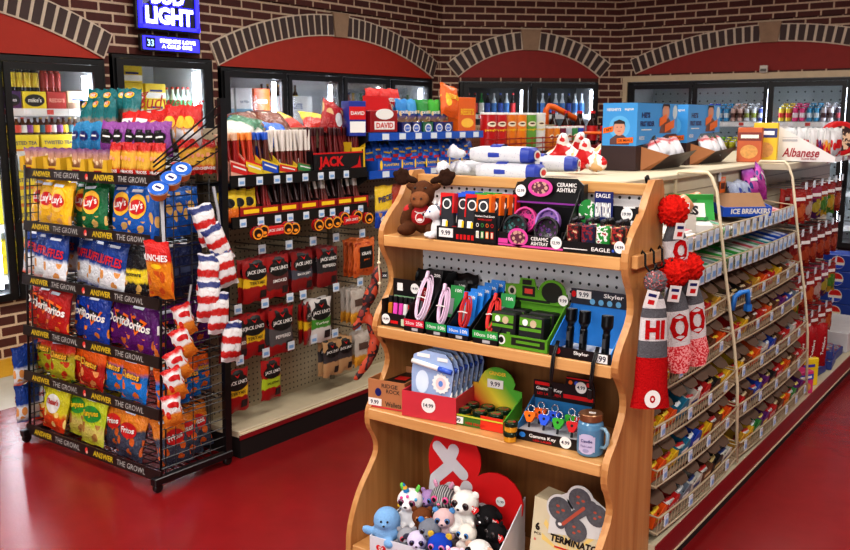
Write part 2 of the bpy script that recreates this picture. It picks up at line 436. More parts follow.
t = thing('wall_sensor', 'small pale wall sensor on the cream header below the tan keystone', 'sensor', WR @ TR(-2.8, -.05, 2.115))
b = MB(); b.box(-.04, .04, -.03, .0, .0, .075, mat((205, 200, 190), rough=.5), bev=.006); part('housing', b, t)
b = MB(); b.box(-.03, .03, -.034, -.03, .012, .04, mat((90, 84, 78))); part('lens_strip', b, t)

# ------------------------------------------------------------------ walk-in coolers
BLK = mat((16, 16, 17), rough=.35, var=.2); WHT = mat((205, 208, 210), rough=.5, var=.05); LED = mat((235, 242, 255), emit=26, var=0); LED2 = mat((225, 235, 250), emit=18, var=0); GREYW = mat((120, 122, 125), rough=.4, metal=.5)
GL = glassmat()
def cooler(M, s0, s1, zb, zt, doors, g0, g1, levels, label, back=WHT, depth=.72):
    t = thing('beverage_cooler', label, 'cooler', M @ TR((s0 + s1) / 2, 0, zb))
    I = TR(-(s0 + s1) / 2, 0, -zb)
    b = MB()
    b.box(s0, s1, -.03, .05, g1 + .055, zt, BLK); b.box(s0, s1, -.03, .05, zb, g0 - .05, BLK)
    ed = [s0] + [(doors[i][1] + doors[i + 1][0]) / 2 for i in range(len(doors) - 1)] + [s1]
    for i, e in enumerate(ed):
        b.box(max(s0, e - .012), min(s1, e + .012), -.03, .05, g0 - .05, g1 + .055, BLK)
    for e in (s0, s1):
        i0 = doors[0][0] - .05 if e == s0 else doors[-1][1] + .05
        b.box(min(e, i0), max(e, i0), -.028, .05, g0 - .05, g1 + .055, BLK)
    part('frame', b, t, I)
    b = MB()
    b.box(s0 + .02, s1 - .02, depth, depth + .02, zb + .02, zt - .02, back); b.box(s0, s0 + .02, .05, depth, zb, zt, WHT); b.box(s1 - .02, s1, .05, depth, zb, zt, WHT)
    b.box(s0 + .02, s1 - .02, .05, depth, zb, zb + .02, WHT); b.box(s0 + .02, s1 - .02, .05, depth, zt - .02, zt, WHT)
    part('cabinet', b, t, I)
    for z in levels:
        b = MB(); b.box(s0 + .025, s1 - .025, .1, depth - .02, z - .018, z, WHT); b.box(s0 + .025, s1 - .025, .09, .1, z - .04, z + .012, mat((222, 222, 220), rough=.4))
        for k in range(int((s1 - s0) / .17)):
            b.box(s0 + .07 + k * .17, s0 + .12 + k * .17, .087, .09, z - .03, z + .004, mat((190, 60, 52) if k % 2 else (235, 235, 235)))
        part('shelf', b, t, I)
    for a, c in doors:
        e0 = max([e for e in ed if e < a]) + .014; e1 = min([e for e in ed if e > c]) - .014
        e0 = max(e0, a - .06); e1 = min(e1, c + .06)
        b = MB(); y0, y1 = -.05, -.03
        b.box(e0, a, y0, y1, g0 - .05, g1 + .05, BLK); b.box(c, e1, y0, y1, g0 - .05, g1 + .05, BLK); b.box(a, c, y0, y1, g1, g1 + .05, BLK); b.box(a, c, y0, y1, g0 - .05, g0, BLK)
        d = part('door', b, t, I)
        b = MB(); b.box(a, c, -.043, -.038, g0, g1, GL); part('glass', b, d)
        b = MB(); b.tube([(e0 + .02, -.05, .95), (e0 + .02, -.085, .97), (e0 + .02, -.085, 1.4), (e0 + .02, -.05, 1.42)], .009, BLK, 8); part('handle', b, d)
        b = MB(); b.box(c - (.02 if M is WL else -.004), c + (.012 if M is WL else .03), .055, .075, g0 + .02, g1 - .02, LED if M is WL else LED2); part('light_strip', b, t, I)
    return t
cooler(WL, 1.03, 4.06, .41, 2.07, [(1.1, 1.72), (1.84, 2.46), (2.58, 3.2), (3.32, 3.955)], .46, 1.975, [.545, .905, 1.41, 1.705], 'long black-framed drinks cooler under the brick arch, stocked with yellow cases, behind the chip rack')
cooler(WL, 4.13, 5.08, .41, 2.12, [(4.21, 4.975)], .46, 2.04, [.62, .95, 1.29, 1.66], 'single-door black-framed cooler in plain brick below the lit blue signs')
cooler(WL, 5.17, 8.19, .41, 2.07, [(5.25, 5.87), (5.99, 6.63), (6.75, 7.37), (7.5, 8.1)], .46, 1.99, [.62, .95, 1.29, 1.65], 'four-door black cooler under the wide arch, cartons in its first door')
cooler(WM, .22, 1.84, .41, 2.05, [(.318, .944), (1.109, 1.774)], .46, 1.985, [.62, .95, 1.29, 1.68], 'two-door black soda cooler across the angled corner of the room', mat((70, 74, 78), rough=.4))
cooler(WR, -4.33, .58, .34, 2.05, [(-4.226, -3.59), (-3.5, -2.79), (-2.69, -2.03), (-1.92, -1.26), (-1.16, -.5), (-.4, .4)], .4, 1.97, [.55, .9, 1.24, 1.60], 'black-framed cooler of canned drinks beneath a cream header', pegmat((170, 178, 178), pitch=.09, r=.1))

# ------------------------------------------------------------------ wooden rack at the gondola end
WX0, WX1 = -2.14, -1.13
PROF = [(2.815, 1.45), (2.77, 1.40), (2.735, 1.345), (2.665, 1.29), (2.625, 1.243), (2.617, 1.19), (2.635, 1.145), (2.668, 1.10), (2.683, 1.055), (2.678, 1.01), (2.64, .965), (2.6, .925), (2.575, .875),
        (2.583, .84), (2.62, .80), (2.65, .755), (2.655, .71), (2.63, .665), (2.585, .61), (2.54, .57), (2.525, .53), (2.53, .48), (2.56, .44), (2.578, .40), (2.575, .36), (2.535, .31), (2.48, .25), (2.44, .18), (2.41, .10), (2.405, 0)]
def smooth(p, it=2):
    for _ in range(it):
        q = [p[0]]
        for a, b in zip(p, p[1:]):
            q += [(a[0] * .75 + b[0] * .25, a[1] * .75 + b[1] * .25), (a[0] * .25 + b[0] * .75, a[1] * .25 + b[1] * .75)]
        p = q + [p[-1]]
    return p
W2 = woodmat(2, (168, 114, 64), (194, 144, 90)); W0 = woodmat(0, (186, 134, 80), (208, 160, 104)); WB = woodmat(2, (124, 82, 44), (150, 104, 58), .5)
rack_wood = thing('display_rack', 'scalloped pine display rack with four shelves at the gondola end', 'display rack', TR(-1.635, 2.65, 0))
I = TR(1.635, -2.65, 0)
poly = [(2.90, 0), (2.90, 1.415), (2.88, 1.45)] + smooth(PROF, 1)
for x in (WX0, WX1 - .024):
    b = MB(); b.prism(poly, x, x + .024, W2, 'yz'); part('side_panel', b, rack_wood, I)
b = MB(); b.box(WX0 + .024, WX1 - .024, 2.835, 2.86, 1.395, 1.435, W0, bev=.004); part('top_rail', b, rack_wood, I)
b = MB(); b.box(WX0 + .024, WX1 - .024, 2.872, 2.892, 0, .86, WB); part('back_board', b, rack_wood, I)
b = MB(); b.box(WX0 + .024, WX1 - .024, 2.874, 2.89, .862, 1.43, pegmat((236, 236, 238), pitch=.035, r=.15)); part('peg_panel', b, rack_wood, I)
for z, y in ((1.215, 2.62), (.87, 2.577), (.558, 2.52), (.042, 2.415)):
    b = MB(); b.box(WX0 + .024, WX1 - .024, y, 2.872, z - .042, z, W0, bev=.003); part('shelf', b, rack_wood, I)
b = MB(); b.box(WX1, WX1 + .022, 2.645, 2.895, 1.178, 1.222, W0, bev=.003); part('peg_rail', b, rack_wood, I)
IRON = mat((14, 14, 15), rough=.35, metal=.6)
for y in (2.675, 2.745, 2.815):
    b = MB(); b.tube([(WX1 + .022, y, 1.225), (WX1 + .024, y, 1.235), (WX1 + .034, y, 1.225), (WX1 + .036, y, 1.19), (WX1 + .05, y, 1.172), (WX1 + .068, y, 1.18), (WX1 + .07, y, 1.195)], .004, IRON, 6); part('hook', b, rack_wood, I)
b = MB(); b.tube([(WX1 - .05, 2.872, 1.43), (WX1 - .05, 2.86, 1.455), (WX1 - .04, 2.845, 1.46), (WX1 - .03, 2.84, 1.44), (WX1 - .03, 2.832, 1.41)], .006, IRON, 6); part('hook', b, rack_wood, I)

# ------------------------------------------------------------------ right gondola with tiered wire baskets
CREAM = mat((196, 186, 160), rough=.45, var=.05); CREAMW = mat((214, 202, 172), rough=.4, var=.05); REDS = mat((128, 20, 30), rough=.35); KICK = mat((18, 16, 16), rough=.6)
TAG = mat((206, 214, 222), rough=.25); TAGB = mat((120, 160, 205), rough=.3); CLEAR = mat((176, 180, 184), rough=.2)
gon = thing('candy_gondola', 'cream gondola with seven tiers of wire candy baskets behind the wooden rack', 'store shelf', TR(-1.65, 4.9, 0)); I = TR(1.65, -4.9, 0)
b = MB(); b.box(-1.85, -1.47, 2.92, 6.9, 0, 1.38, CREAM)
for k in range(18): b.box(-1.47, -1.467, 2.95, 6.9, .3 + k * .06, .304 + k * .06, mat((150, 140, 118)))
part('spine', b, gon, I)
b = MB(); b.box(-2.15, -1.44, 2.92, 6.95, 1.385, 1.408, CREAM, bev=.004); part('top_shelf', b, gon, I)
b = MB(); b.box(-1.47, -1.30, 5.1, 6.95, 1.372, 1.404, CREAM)
for k in range(9): b.box(-1.3, -1.296, 6.0 + k * .1, 6.06 + k * .1, 1.374, 1.402, REDS if k % 2 == 0 else TAG)
part('extension_shelf', b, gon, I)
b = MB(); b.box(-2.15, -1.105, 2.90, 6.95, .10, .14, CREAM); part('base_deck', b, gon, I)
b = MB(); b.box(-1.105, -1.098, 2.90, 6.95, .058, .139, REDS); b.box(-1.105, -1.094, 2.90, 6.95, .052, .058, CREAMW); part('price_rail', b, gon, I)
b = MB(); b.box(-2.1, -1.112, 2.915, 6.9, 0, .10, KICK); part('kick_plate', b, gon, I)
TIER = [(-1.245, 1.19), (-1.22, 1.05), (-1.195, .885), (-1.165, .735), (-1.135, .57), (-1.12, .41), (-1.107, .235)]
SECT = [(2.93, 3.83), (3.87, 5.05)]
WIRE = mat((176, 160, 132), rough=.35, var=.04)
ntag = 0
for si, (ya, yb) in enumerate(SECT):
    for ti, (x, z) in enumerate(TIER):
        b = MB(); h = .064
        bow = .018
        def bx(y): return x + bow * (1 - ((2 * (y - ya) / (yb - ya)) - 1) ** 2)
        ys = [ya + (yb - ya) * k / 12 for k in range(13)]
        b.tube([(bx(y), y, z) for y in ys], .0045, WIRE, 6); b.tube([(bx(y) - .006, y, z - h) for y in ys], .004, WIRE, 5)
        n = int((yb - ya) / .028)
        for k in range(n + 1):
            y = ya + (yb - ya) * k / n; b.tube([(bx(y), y, z), (bx(y) - .006, y, z - h)], .0014, WIRE, 4)
        for y in (ya, yb): b.tube([(x - .26, y, z - h + .05), (x, y, z - h)], .004, WIRE, 5); b.tube([(x - .2, y, z + .02), (x, y, z)], .0035, WIRE, 5)
        part('basket_rail', b, gon, I)
        b = MB(); a = math.radians(11)
        b.prism([(x - .012, z - .072), (x - .012, z - .066), (x - .27, z - .016), (x - .27, z - .022)], ya, yb, mat((150, 138, 116), rough=.6), 'xz')
        part('basket_floor', b, gon, I)
        step = .085 if ti < 2 else .21
        y = ya + .05
        while y < yb - .03:
            if ntag < 98:
                b = MB(); q = 1 if ti < 2 else .72; b.box(-.002, .002, -.024 * q, .024 * q, -.06 * q, -.002, TAG); b.box(.002, .003, -.018 * q, .018 * q, -.05 * q, -.025 * q, TAGB)
                part('price_tag', b, gon, I @ TR(bx(y) + .006, y, z))
                ntag += 1
            y += step * (.9 + .3 * wave(y + ti))
for y0 in (3.85, 5.07):
    b = MB(); b.tube([(-1.45, y0, .15), (-1.45, y0, 1.40), (-1.44, y0, 1.418), (-1.31, y0, 1.418), (-1.292, y0, 1.40), (-1.266, y0, 1.34), (-1.205, y0, .96), (-1.154, y0, .678), (-1.13, y0, .5), (-1.112, y0, .15)], .0075, CREAMW, 8)
    part('basket_frame', b, gon, I)
for i in range(4):
    for k in range(6):
        b = MB(); y = 5.2 + k * .18; z = 1.27 - i * .26
        b.tube([(-1.47, y, z), (-1.24, y, z), (-1.225, y, z + .012)], .004, mat((170, 170, 170), rough=.3, metal=.8), 5); b.box(-1.223, -1.22, y - .022, y + .022, z - .005, z + .035, TAG)
        part('peg_hook', b, gon, I)

# ------------------------------------------------------------------ jerky aisle gondola
PEGB = pegmat((166, 154, 130), hole=(66, 58, 48), pitch=.03, r=.16, plane='yz', rough=.6); DECK = mat((186, 174, 148), rough=.5)
jer = thing('snack_gondola', 'dark-shelved pegboard gondola of dried meat beyond the chip rack', 'store shelf', TR(-3.45, 4.6, 0)); I = TR(3.45, -4.6, 0)
b = MB(); b.box(-3.53, -3.45, 2.835, 6.45, 0.14, 1.6, PEGB); part('pegboard', b, jer, I)
for y in (2.86, 3.78, 5.0, 6.2):
    b = MB(); b.box(-3.455, -3.44, y - .015, y + .015, .14, 1.6, mat((112, 102, 84), rough=.5)); part('upright', b, jer, I)
b = MB(); b.box(-3.75, -3.205, 2.835, 6.45, .105, .14, DECK, bev=.004); part('base_deck', b, jer, I)
b = MB(); b.box(-3.205, -3.198, 2.835, 6.45, .096, .12, REDS); b.box(-3.205, -3.196, 2.835, 6.45, .12, .128, CREAMW); part('price_rail', b, jer, I)
b = MB(); b.box(-3.73, -3.203, 2.84, 6.4, 0, .105, KICK); part('kick_plate', b, jer, I)
for z in (1.385, 1.19):
    b = MB(); b.box(-3.45, -3.2, 2.835, 3.80, z - .05, z - .035, BLK); b.box(-3.205, -3.196, 2.835, 3.82, z - .055, z, BLK); b.prism([(-3.45, z - .1), (-3.2, z - .05), (-3.2, z), (-3.45, z)], 3.80, 3.82, BLK); s = part('shelf', b, jer, I)
    for k in range(9 if z < 1.3 else 8):
        b = MB(); y = 2.9 + k * .105 + .01 * (k % 3); b.box(-3.196, -3.193, y - .02, y + .02, z - .05, z - .012, TAG); b.box(-3.193, -3.192, y - .014, y + .014, z - .042, z - .028, TAGB); part('price_tag', b, jer, I)
BLUE = mat((22, 78, 168), rough=.35)
for z in (1.57, 1.36):
    b = MB(); b.box(-3.45, -3.2, 3.84, 5.0, z - .03, z - .02, mat((20, 22, 30))); b.box(-3.2, -3.192, 3.84, 5.0, z - .045, z, BLUE); b.prism([(-3.45, z - .14), (-3.3, z - .1), (-3.2, z - .045), (-3.2, z), (-3.45, z)], 3.825, 3.84, BLK); part('shelf', b, jer, I)
    for k in range(7):
        b = MB(); y = 3.98 + k * .155; b.box(-3.192, -3.189, y - .03, y + .03, z - .04, z - .006, TAG); part('price_tag', b, jer, I)
b = MB(); b.box(-3.45, -3.2, 5.02, 6.45, 1.40, 1.415, mat((60, 50, 46))); b.box(-3.45, -3.2, 5.02, 6.45, 1.20, 1.215, mat((60, 50, 46)))
part('shelf', b, jer, I)
b = MB()
for z in (1.44, 1.475, 1.51): b.tube([(-3.19, 5.02, z), (-3.19, 6.45, z)], .005, mat((150, 38, 30), rough=.4), 5)
for k in range(10): b.tube([(-3.19, 5.02 + k * .155, 1.40), (-3.19, 5.02 + k * .155, 1.52)], .003, mat((150, 38, 30), rough=.4), 4)
part('wire_rail', b, jer, I)
STEEL = mat((120, 118, 112), rough=.35, metal=.8)
HOOKS = [(1.00, [3.067, 3.255, 3.434, 3.615, 3.834]), (.725, [2.897, 3.076, 3.252, 3.349, 3.608, 3.811]), (.47, [2.897, 3.072, 3.251, 3.425, 3.593, 3.788])]
for z, ys in HOOKS:
    for y in ys:
        b = MB(); b.tube([(-3.45, y, z), (-3.26, y, z), (-3.25, y, z + .01)], .0035, STEEL, 5); b.tube([(-3.45, y, z + .03), (-3.25, y, z + .03)], .003, STEEL, 5)
        b.box(-3.25, -3.247, y - .024, y + .024, z - .012, z + .034, TAG); b.box(-3.247, -3.246, y - .016, y + .016, z - .002, z + .015, TAGB)
        part('peg_hook', b, jer, I)

# ------------------------------------------------------------------ wire chip rack
RX0, RX1 = -4.27, -3.2
rack = thing('snack_rack', 'black wire rack on casters holding six levels of chip bags', 'display rack', TR(-3.7, 2.6, 0)); I = TR(3.7, -2.6, 0)
RB = mat((17, 16, 18), rough=.32, var=.2)
for x in (RX1, RX0):
    b = MB(); b.prism([(2.735, .03), (2.772, .03), (2.822, 1.74), (2.785, 1.74)], x - .012, x + .012, RB, 'yz'); part('post', b, rack, I)
    b = MB(); b.tube([(x - .005, 2.37, .06), (x - .005, 2.45, 1.42)], .006, RB, 6); b.tube([(x - .005, 2.395, .06), (x - .005, 2.475, 1.42)], .004, RB, 5); part('post', b, rack, I)
    b = MB(); b.box(x - .018, x + .018, 2.32, 2.775, .035, .07, RB, bev=.004); part('foot_bar', b, rack, I)
    for y in (2.345, 2.75):
        b = MB(); b.lathe([(.019, -.012), (.022, -.008), (.022, .008), (.019, .012)], RB, 12, TR(x, y, .022, ry=90)); part('caster', b, rack, I)
    b = MB()
    for k in range(29): b.tube([(x, 2.37 + k * .0027, .10 + k * .045), (x, 2.755 + k * .0015, .10 + k * .045)], .0026, RB, 4)
    for y in (2.47, 2.57, 2.67): b.tube([(x, y - .02, .09), (x, y + .04, 1.38)], .0026, RB, 4)
    part('side_grid', b, rack, I)
    if x == RX0: continue
    b = MB()
    for q in (0, .045, .09, .125): b.tube([(x, 2.41, 1.40 + q * .5), (x, 2.79, 1.575 + q * 1.1)], .004, RB, 5)
    part('side_rail', b, rack, I)
SH = [(1.405, 2.455), (1.145, 2.43), (.875, 2.40), (.615, 2.385), (.38, 2.37), (.095, 2.36)]   # top edge of each sign strip
YEL = mat((196, 168, 40), rough=.4); WHI = mat((176, 174, 170), rough=.5, var=.03); SGN = mat((34, 24, 24), rough=.35, var=.2)
for i, (z, y) in enumerate(SH):
    x0 = RX0 + .0; x1 = RX1 - .01
    b = MB()
    for k in range(9):
        yy = y + .02 + (2.735 + z * .04 - y - .02) * k / 8; b.tube([(x0, yy, z - .035 + (.14 * k / 8 if i == 0 else 0)), (x1, yy, z - .035 + (.14 * k / 8 if i == 0 else 0))], .003, RB, 4)
    for k in range(12):
        xx = x0 + (x1 - x0) * k / 11; b.tube([(xx, y + .015, z - .038), (xx, 2.735 + z * .04, z - .038 + (.14 if i == 0 else 0))], .003, RB, 4)
    part('wire_shelf', b, rack, I)
    b = MB(); b.box(x0 - .01, x1 + .02, -.004, .004, -.05, .0, SGN)
    s = part('sign_strip', b, rack, I @ TR(0, y, z, rx=-8))
    L = x1 - x0
    for o in (.05, .53):
        b = MB(); b.text('ANSWER', x0 + L * (o + .09), -.025, L * .15, YEL, -.006, .028, bold=.03); part('lettering', b, s)
        b = MB(); b.text('THE GROWL', x0 + L * (o + .29), -.025, L * .2, WHI, -.006, .026, bold=.0); part('lettering', b, s)
    b = MB()
    b.disc(x0 + L * .492, -.024, .012, .014, mat((196, 52, 44)), -.0055, 10); b.disc(x0 + L * .498, -.032, .008, .008, mat((220, 160, 150)), -.006, 8)
    part('emblem', b, s)

# ------------------------------------------------------------------ bags
def hsh(a, b, c=0): return math.sin(a * 127.1 + b * 311.7 + c * 74.7) * 43758.5453 % 1
def bag_fn(w, h, d, seed=0, crimp=.09):
    def th(x, z):
        u = max(-1, min(1, 2 * x / w)); v = max(-1, min(1, 2 * z / h - 1))
        vv = abs(v) / (1 - crimp)
        if vv >= 1: return .0006
        a = max(0, 1 - abs(u) ** 3) ** .5; b = max(0, 1 - vv ** 3) ** .62
        wr = 1 + .10 * math.sin(9 * u + 5 * seed + 3 * v) * math.sin(7 * v + seed * 2.1) + .10 * abs(v) * math.sin(17 * u + seed)
        return d / 2 * a * b * wr + .0006
    return th
def bag_mb(w, h, d, m, seed=0, crimp=.09, nx=12, nz=14, pinch=.06):
    th = bag_fn(w, h, d, seed, crimp); b = MB()
    def pt(i, j, sgn):
        u = -1 + 2 * i / nx; v = -1 + 2 * j / nz; v = math.sin(v * PI / 2) * .35 + v * .65
        x = u * w / 2; z = (v + 1) / 2 * h
        xs = 1 - pinch * (1 - v * v)
        return (x * xs + .003 * math.sin(8 * v + seed) * (abs(u) > .9), sgn * th(x, z) + .004 * abs(v) ** 4 * math.sin(6 * u + seed), z + .004 * math.sin(5 * u + seed * 1.7) * abs(v) ** 3)
    for sgn in (-1, 1):
        vs = [pt(i, j, sgn) for j in range(nz + 1) for i in range(nx + 1)]; fs = []
        for j in range(nz):
            for i in range(nx):
                a = j * (nx + 1) + i; f = (a, a + 1, a + nx + 2, a + nx + 1)
                fs.append(f if sgn < 0 else f[::-1])
        b.add(vs, fs, m, None, True)
    return b, (lambda x, z: -th(x / (1 - pinch * .8), z) - .0022)
def bag_kit(name, w, h, d, m, logos=(), seed=0, crimp=.09, extra=None):
    b, cf = bag_mb(w, h, d, m, seed, crimp)
    k = Kit(name, b); lg = MB()
    for L in logos:
        t = L[0]
        if t == 'disc': lg.disc(L[1] * w, L[2] * h, L[3] * w, L[4] * w, L[5], conf=lambda x, z, e=L[6] if len(L) > 6 else 0: cf(x, z) - e)
        elif t == 'text': lg.text(L[1], L[2] * w, L[3] * h, L[4] * w, L[5], conf=lambda x, z, e=L[6] if len(L) > 6 else .002: cf(x, z) - e, bold=.03, rot=L[7] if len(L) > 7 else 0, h=L[8] * w if len(L) > 8 else None)
        elif t == 'rect': lg.rect(L[1] * w, L[2] * w, L[3] * h, L[4] * h, L[5], conf=lambda x, z, e=L[6] if len(L) > 6 else 0: cf(x, z) - e)
    if lg.v: k.part('logo', lg)
    if extra: extra(k, w, h, d, cf)
    return k
W_ = mat((226, 224, 220), rough=.4, var=.03); K_ = mat((18, 18, 20), rough=.4); R_ = mat((192, 26, 30), rough=.35); Y_ = mat((238, 196, 36), rough=.35); PRI = mat((206, 212, 224), rough=.35); OR_ = mat((232, 110, 26), rough=.35)
GOLD = mat((240, 186, 60), rough=.35); NAVY = mat((24, 36, 96), rough=.35); DR_ = mat((140, 16, 22), rough=.35)
def lays(base, chip, seed, disc=R_):
    return bag_kit('chip_bag', .185, .25, .055, bagmat([(0, base), (1, base)], (chip, .08, .3, 3.5, .42)),
        [('disc', 0, .58, .33, .33, GOLD), ('disc', 0, .57, .30, .2, disc, .001), ('text', "Lay's", 0, .575, .5, W_, .003, 8), ('rect', -.3, .12, .86, .92, PRI)], seed)
K_LAYS_Y = lays((232, 178, 30), (214, 160, 84), 1); K_LAYS_G = lays((24, 104, 60), (206, 168, 96), 2); K_LAYS_B = lays((26, 92, 178), (218, 172, 98), 3)
K_LAYS_B2 = bag_kit('chip_bag', .16, .24, .05, bagmat([(0, (26, 92, 178)), (1, (30, 100, 190))], ((218, 172, 98), .2, .9, 3, .36)), [], 4)
def ruffles(base2, seed):
    return bag_kit('chip_bag', .185, .25, .055, bagmat([(0, base2), (.12, (222, 224, 226)), (.42, (214, 218, 224)), (.5, (26, 66, 142)), (1, (20, 52, 120))], ((214, 150, 84), .12, .42, 3.2, .36)),
        [('text', 'RUFFLES', 0, .62, .84, R_, .003, -4, .24), ('rect', -.2, .25, .88, .93, PRI)], seed)
K_RUF_O = ruffles((206, 74, 30), 5); K_RUF_B = ruffles((26, 66, 142), 6)
def doritos(base, chip, seed):
    def tri(k, w, h, d, cf):
        b = MB()
        for s, o in ((1, 0), (.66, .0012)):
            b.add([(x * w * s, cf(x * w * s, (z * s + .55) * h) - .001 - o, (z * s + .55) * h) for x, z in ((-.3, .2), (.33, .1), (-.02, -.2))], [(0, 2, 1)], (OR_ if s == 1 else K_))
        k.part('emblem', b)
    return bag_kit('chip_bag', .185, .25, .055, bagmat([(0, base), (1, base)], (chip, .05, .32, 3.4, .36)), [('text', 'Doritos', 0, .55, .86, W_, .006, -4, .24), ('rect', -.28, .1, .87, .93, PRI)], seed, extra=tri)
K_DOR_R = doritos((168, 24, 22), (206, 120, 40), 7); K_DOR_B = doritos((22, 62, 158), (214, 126, 44), 8); K_DOR_P = doritos((88, 22, 104), (206, 110, 50), 9)
def cheetos(lo, top, chip, seed):
    return bag_kit('chip_bag', .185, .25, .06, bagmat([(0, lo), (.55, lo), (.68, top), (1, top)], (chip, .05, .45, 3.2, .36)),
        [('text', 'Cheetos', 0.0, .6, .72, K_, .003, -6, .27), ('text', 'Cheetos', 0.01, .6, .66, GOLD, .005, -6, .22), ('rect', -.35, .12, .86, .93, PRI)], seed)
K_CHE_G = cheetos((176, 170, 40), (198, 48, 24), (190, 60, 30), 10); K_CHE_R = cheetos((176, 30, 22), (226, 98, 24), (226, 150, 90), 11); K_CHE_B = cheetos((22, 116, 196), (230, 104, 24), (232, 120, 40), 12)
K_CHES = bag_kit('chip_bag', .19, .25, .065, bagmat([(0, (190, 52, 22)), (.3, (208, 74, 24)), (.42, (212, 200, 44)), (1, (200, 196, 40))], ((232, 200, 120), .08, .42, 3.5, .34)),
    [('disc', 0, .56, .3, .26, W_), ('text', "Chester's", 0, .6, .5, R_, .003, 4, .16), ('rect', -.3, .15, .85, .92, PRI)], 13)
K_FUN = bag_kit('chip_bag', .185, .25, .06, bagmat([(0, (196, 196, 50)), (.3, (206, 186, 110)), (.42, (180, 200, 40)), (1, (200, 204, 46))], ((176, 128, 70), .08, .42, 3, .38)),
    [('disc', 0, .6, .4, .22, mat((40, 140, 52), rough=.35)), ('text', 'Funyuns', 0, .6, .66, Y_, .003, 6, .2), ('rect', -.3, .15, .85, .92, PRI)], 14)
K_FRI = bag_kit('chip_bag', .185, .24, .06, bagmat([(0, (58, 64, 80)), (.58, (66, 74, 92)), (.64, (226, 138, 44)), (1, (216, 120, 36))], ((200, 96, 40), .08, .45, 3.6, .36)),
    [('disc', 0, .56, .3, .2, R_), ('text', 'Fritos', 0, .565, .46, W_, .003, 6), ('rect', -.3, .1, .87, .93, PRI)], 15)
K_BLKY = bag_kit('chip_bag', .17, .24, .05, bagmat([(0, (28, 28, 30)), (.25, (34, 34, 34)), (.3, (226, 200, 40)), (.5, (222, 196, 40)), (.56, (26, 26, 28)), (1, (22, 22, 24))], ((214, 170, 96), .06, .3, 3, .34)), [('text', 'Popcorners', 0, .42, .7, K_, .003)], 16)
K_MUN = bag_kit('chip_bag', .17, .25, .05, bagmat([(0, (206, 120, 30)), (.62, (222, 140, 34)), (.68, (196, 28, 26)), (1, (200, 30, 26))], ((196, 84, 26), .06, .5, 3.4, .36)), [('text', 'MUNCHIES', 0, .73, .92, W_, .003, 0, .17), ('disc', .06, .58, .2, .06, Y_)], 17)
K_DARK = bag_kit('chip_bag', .17, .24, .05, bagmat([(0, (24, 32, 66)), (1, (28, 40, 84))]), [('rect', -.3, .3, .45, .6, mat((60, 70, 100)))], 18)

HZ = {'second': .92, 'third': .95, 'fourth': .92, 'fifth': .83, 'lowest': .99}
def shelf_row(z, items, yb, lean=-9, where='', top=0):
    """items: (kit, x, dy, label, rz)"""
    for n, (k, x, dy, lab, rz) in enumerate(items):
        k.put(TR(x, yb + dy, z + .004 + top, rz, lean), lab, 'chip bag')
def fan(k, xs, z, y, desc, lvl, step=-.042, y0=.118, rz=0, lean=-9):
    n = len(xs)
    for i, x in enumerate(xs):
        g = 'from the cooler end' if n > 1 else 'of its kind'
        k.put(TR(x - .012 + .026 * i + .012 * (wave(i * 3 + x) - .5), y + y0 - .02 + step * i, z - .022, rz + 8 * (wave(i + x) - .5), lean, 9 * (wave(i * 5 + x) - .5)) @ Matrix.Diagonal((1.04, 1.0, HZ[lvl], 1)), '%s, %s level, %s %s' % (desc, lvl, ORD[i], g), 'chip bag', '%s on the %s level' % (desc.split(' ')[0] + ' bags', lvl))
def sidefan(k, ys, z, desc, lvl, lean=-5):
    for i, y in enumerate(ys):
        k.put(TR(-3.245 - .042 * i, y - .01, z - .022, 90, lean) @ Matrix.Diagonal((1, 1, HZ[lvl] * .98, 1)), '%s facing the aisle, %s level, %s from the sign strip' % (desc, lvl, ORD[i]), 'chip bag', 'bags behind the side grid')
def backs(k, xs, z, y, desc, lvl, lean=-6, dz=.01):
    for i, x in enumerate(xs):
        k.put(TR(x, y, z - .022 + dz * .3, 6 * (wave(x * 3) - .5), lean) @ Matrix.Diagonal((1, 1, HZ[lvl] * .95, 1)), '%s in the back row, %s level, %s from the cooler end' % (desc, lvl, ORD[i]), 'chip bag', 'bags in the back row of the %s level' % lvl)
zz, yy = SH[1]
fan(K_LAYS_Y, [-4.28, -4.162, -4.031], zz, yy, 'yellow potato chip bag', 'second')
fan(K_LAYS_G, [-3.896, -3.774], zz, yy, 'green potato chip bag', 'second', y0=.115)
fan(K_LAYS_B, [-3.572, -3.424], zz, yy, 'blue potato chip bag', 'second', y0=.11)
sidefan(K_LAYS_B2, (2.5, 2.59, 2.69), zz, 'blue potato chip bag', 'second')
backs(K_LAYS_Y, [-4.369, -4.16], zz, 2.66, 'yellow chip bag', 'second')
backs(K_LAYS_G, [-3.928], zz, 2.66, 'green chip bag', 'second')
zz, yy = SH[2]
fan(K_RUF_O, [-4.34, -4.192, -4.059], zz, yy, 'blue ridged chip bag with orange foot', 'third')
fan(K_RUF_B, [-3.881, -3.766, -3.624], zz, yy, 'blue and white ridged chip bag', 'third', y0=.135)
fan(K_BLKY, [-3.414], zz, yy, 'black and yellow popped chip bag', 'third', y0=.07)
sidefan(K_DARK, (2.5, 2.6, 2.7), zz, 'dark navy snack bag', 'third')
backs(K_RUF_B, [-4.499, -4.264, -4.042, -3.832], zz, 2.64, 'blue ridged chip bag', 'third')
K_MUN.put(TR(*(-3.147, 2.385, 0.887), 0, 4), 'red and gold snack mix bag hanging on a clear strip before the rack', 'chip bag')
zz, yy = SH[3]
fan(K_DOR_R, [-4.302, -4.174, -4.049], zz, yy, 'red tortilla chip bag', 'fourth')
fan(K_DOR_B, [-3.878, -3.755], zz, yy, 'blue tortilla chip bag', 'fourth', y0=.115)
fan(K_DOR_P, [-3.581, -3.415], zz, yy, 'purple tortilla chip bag', 'fourth', y0=.11)
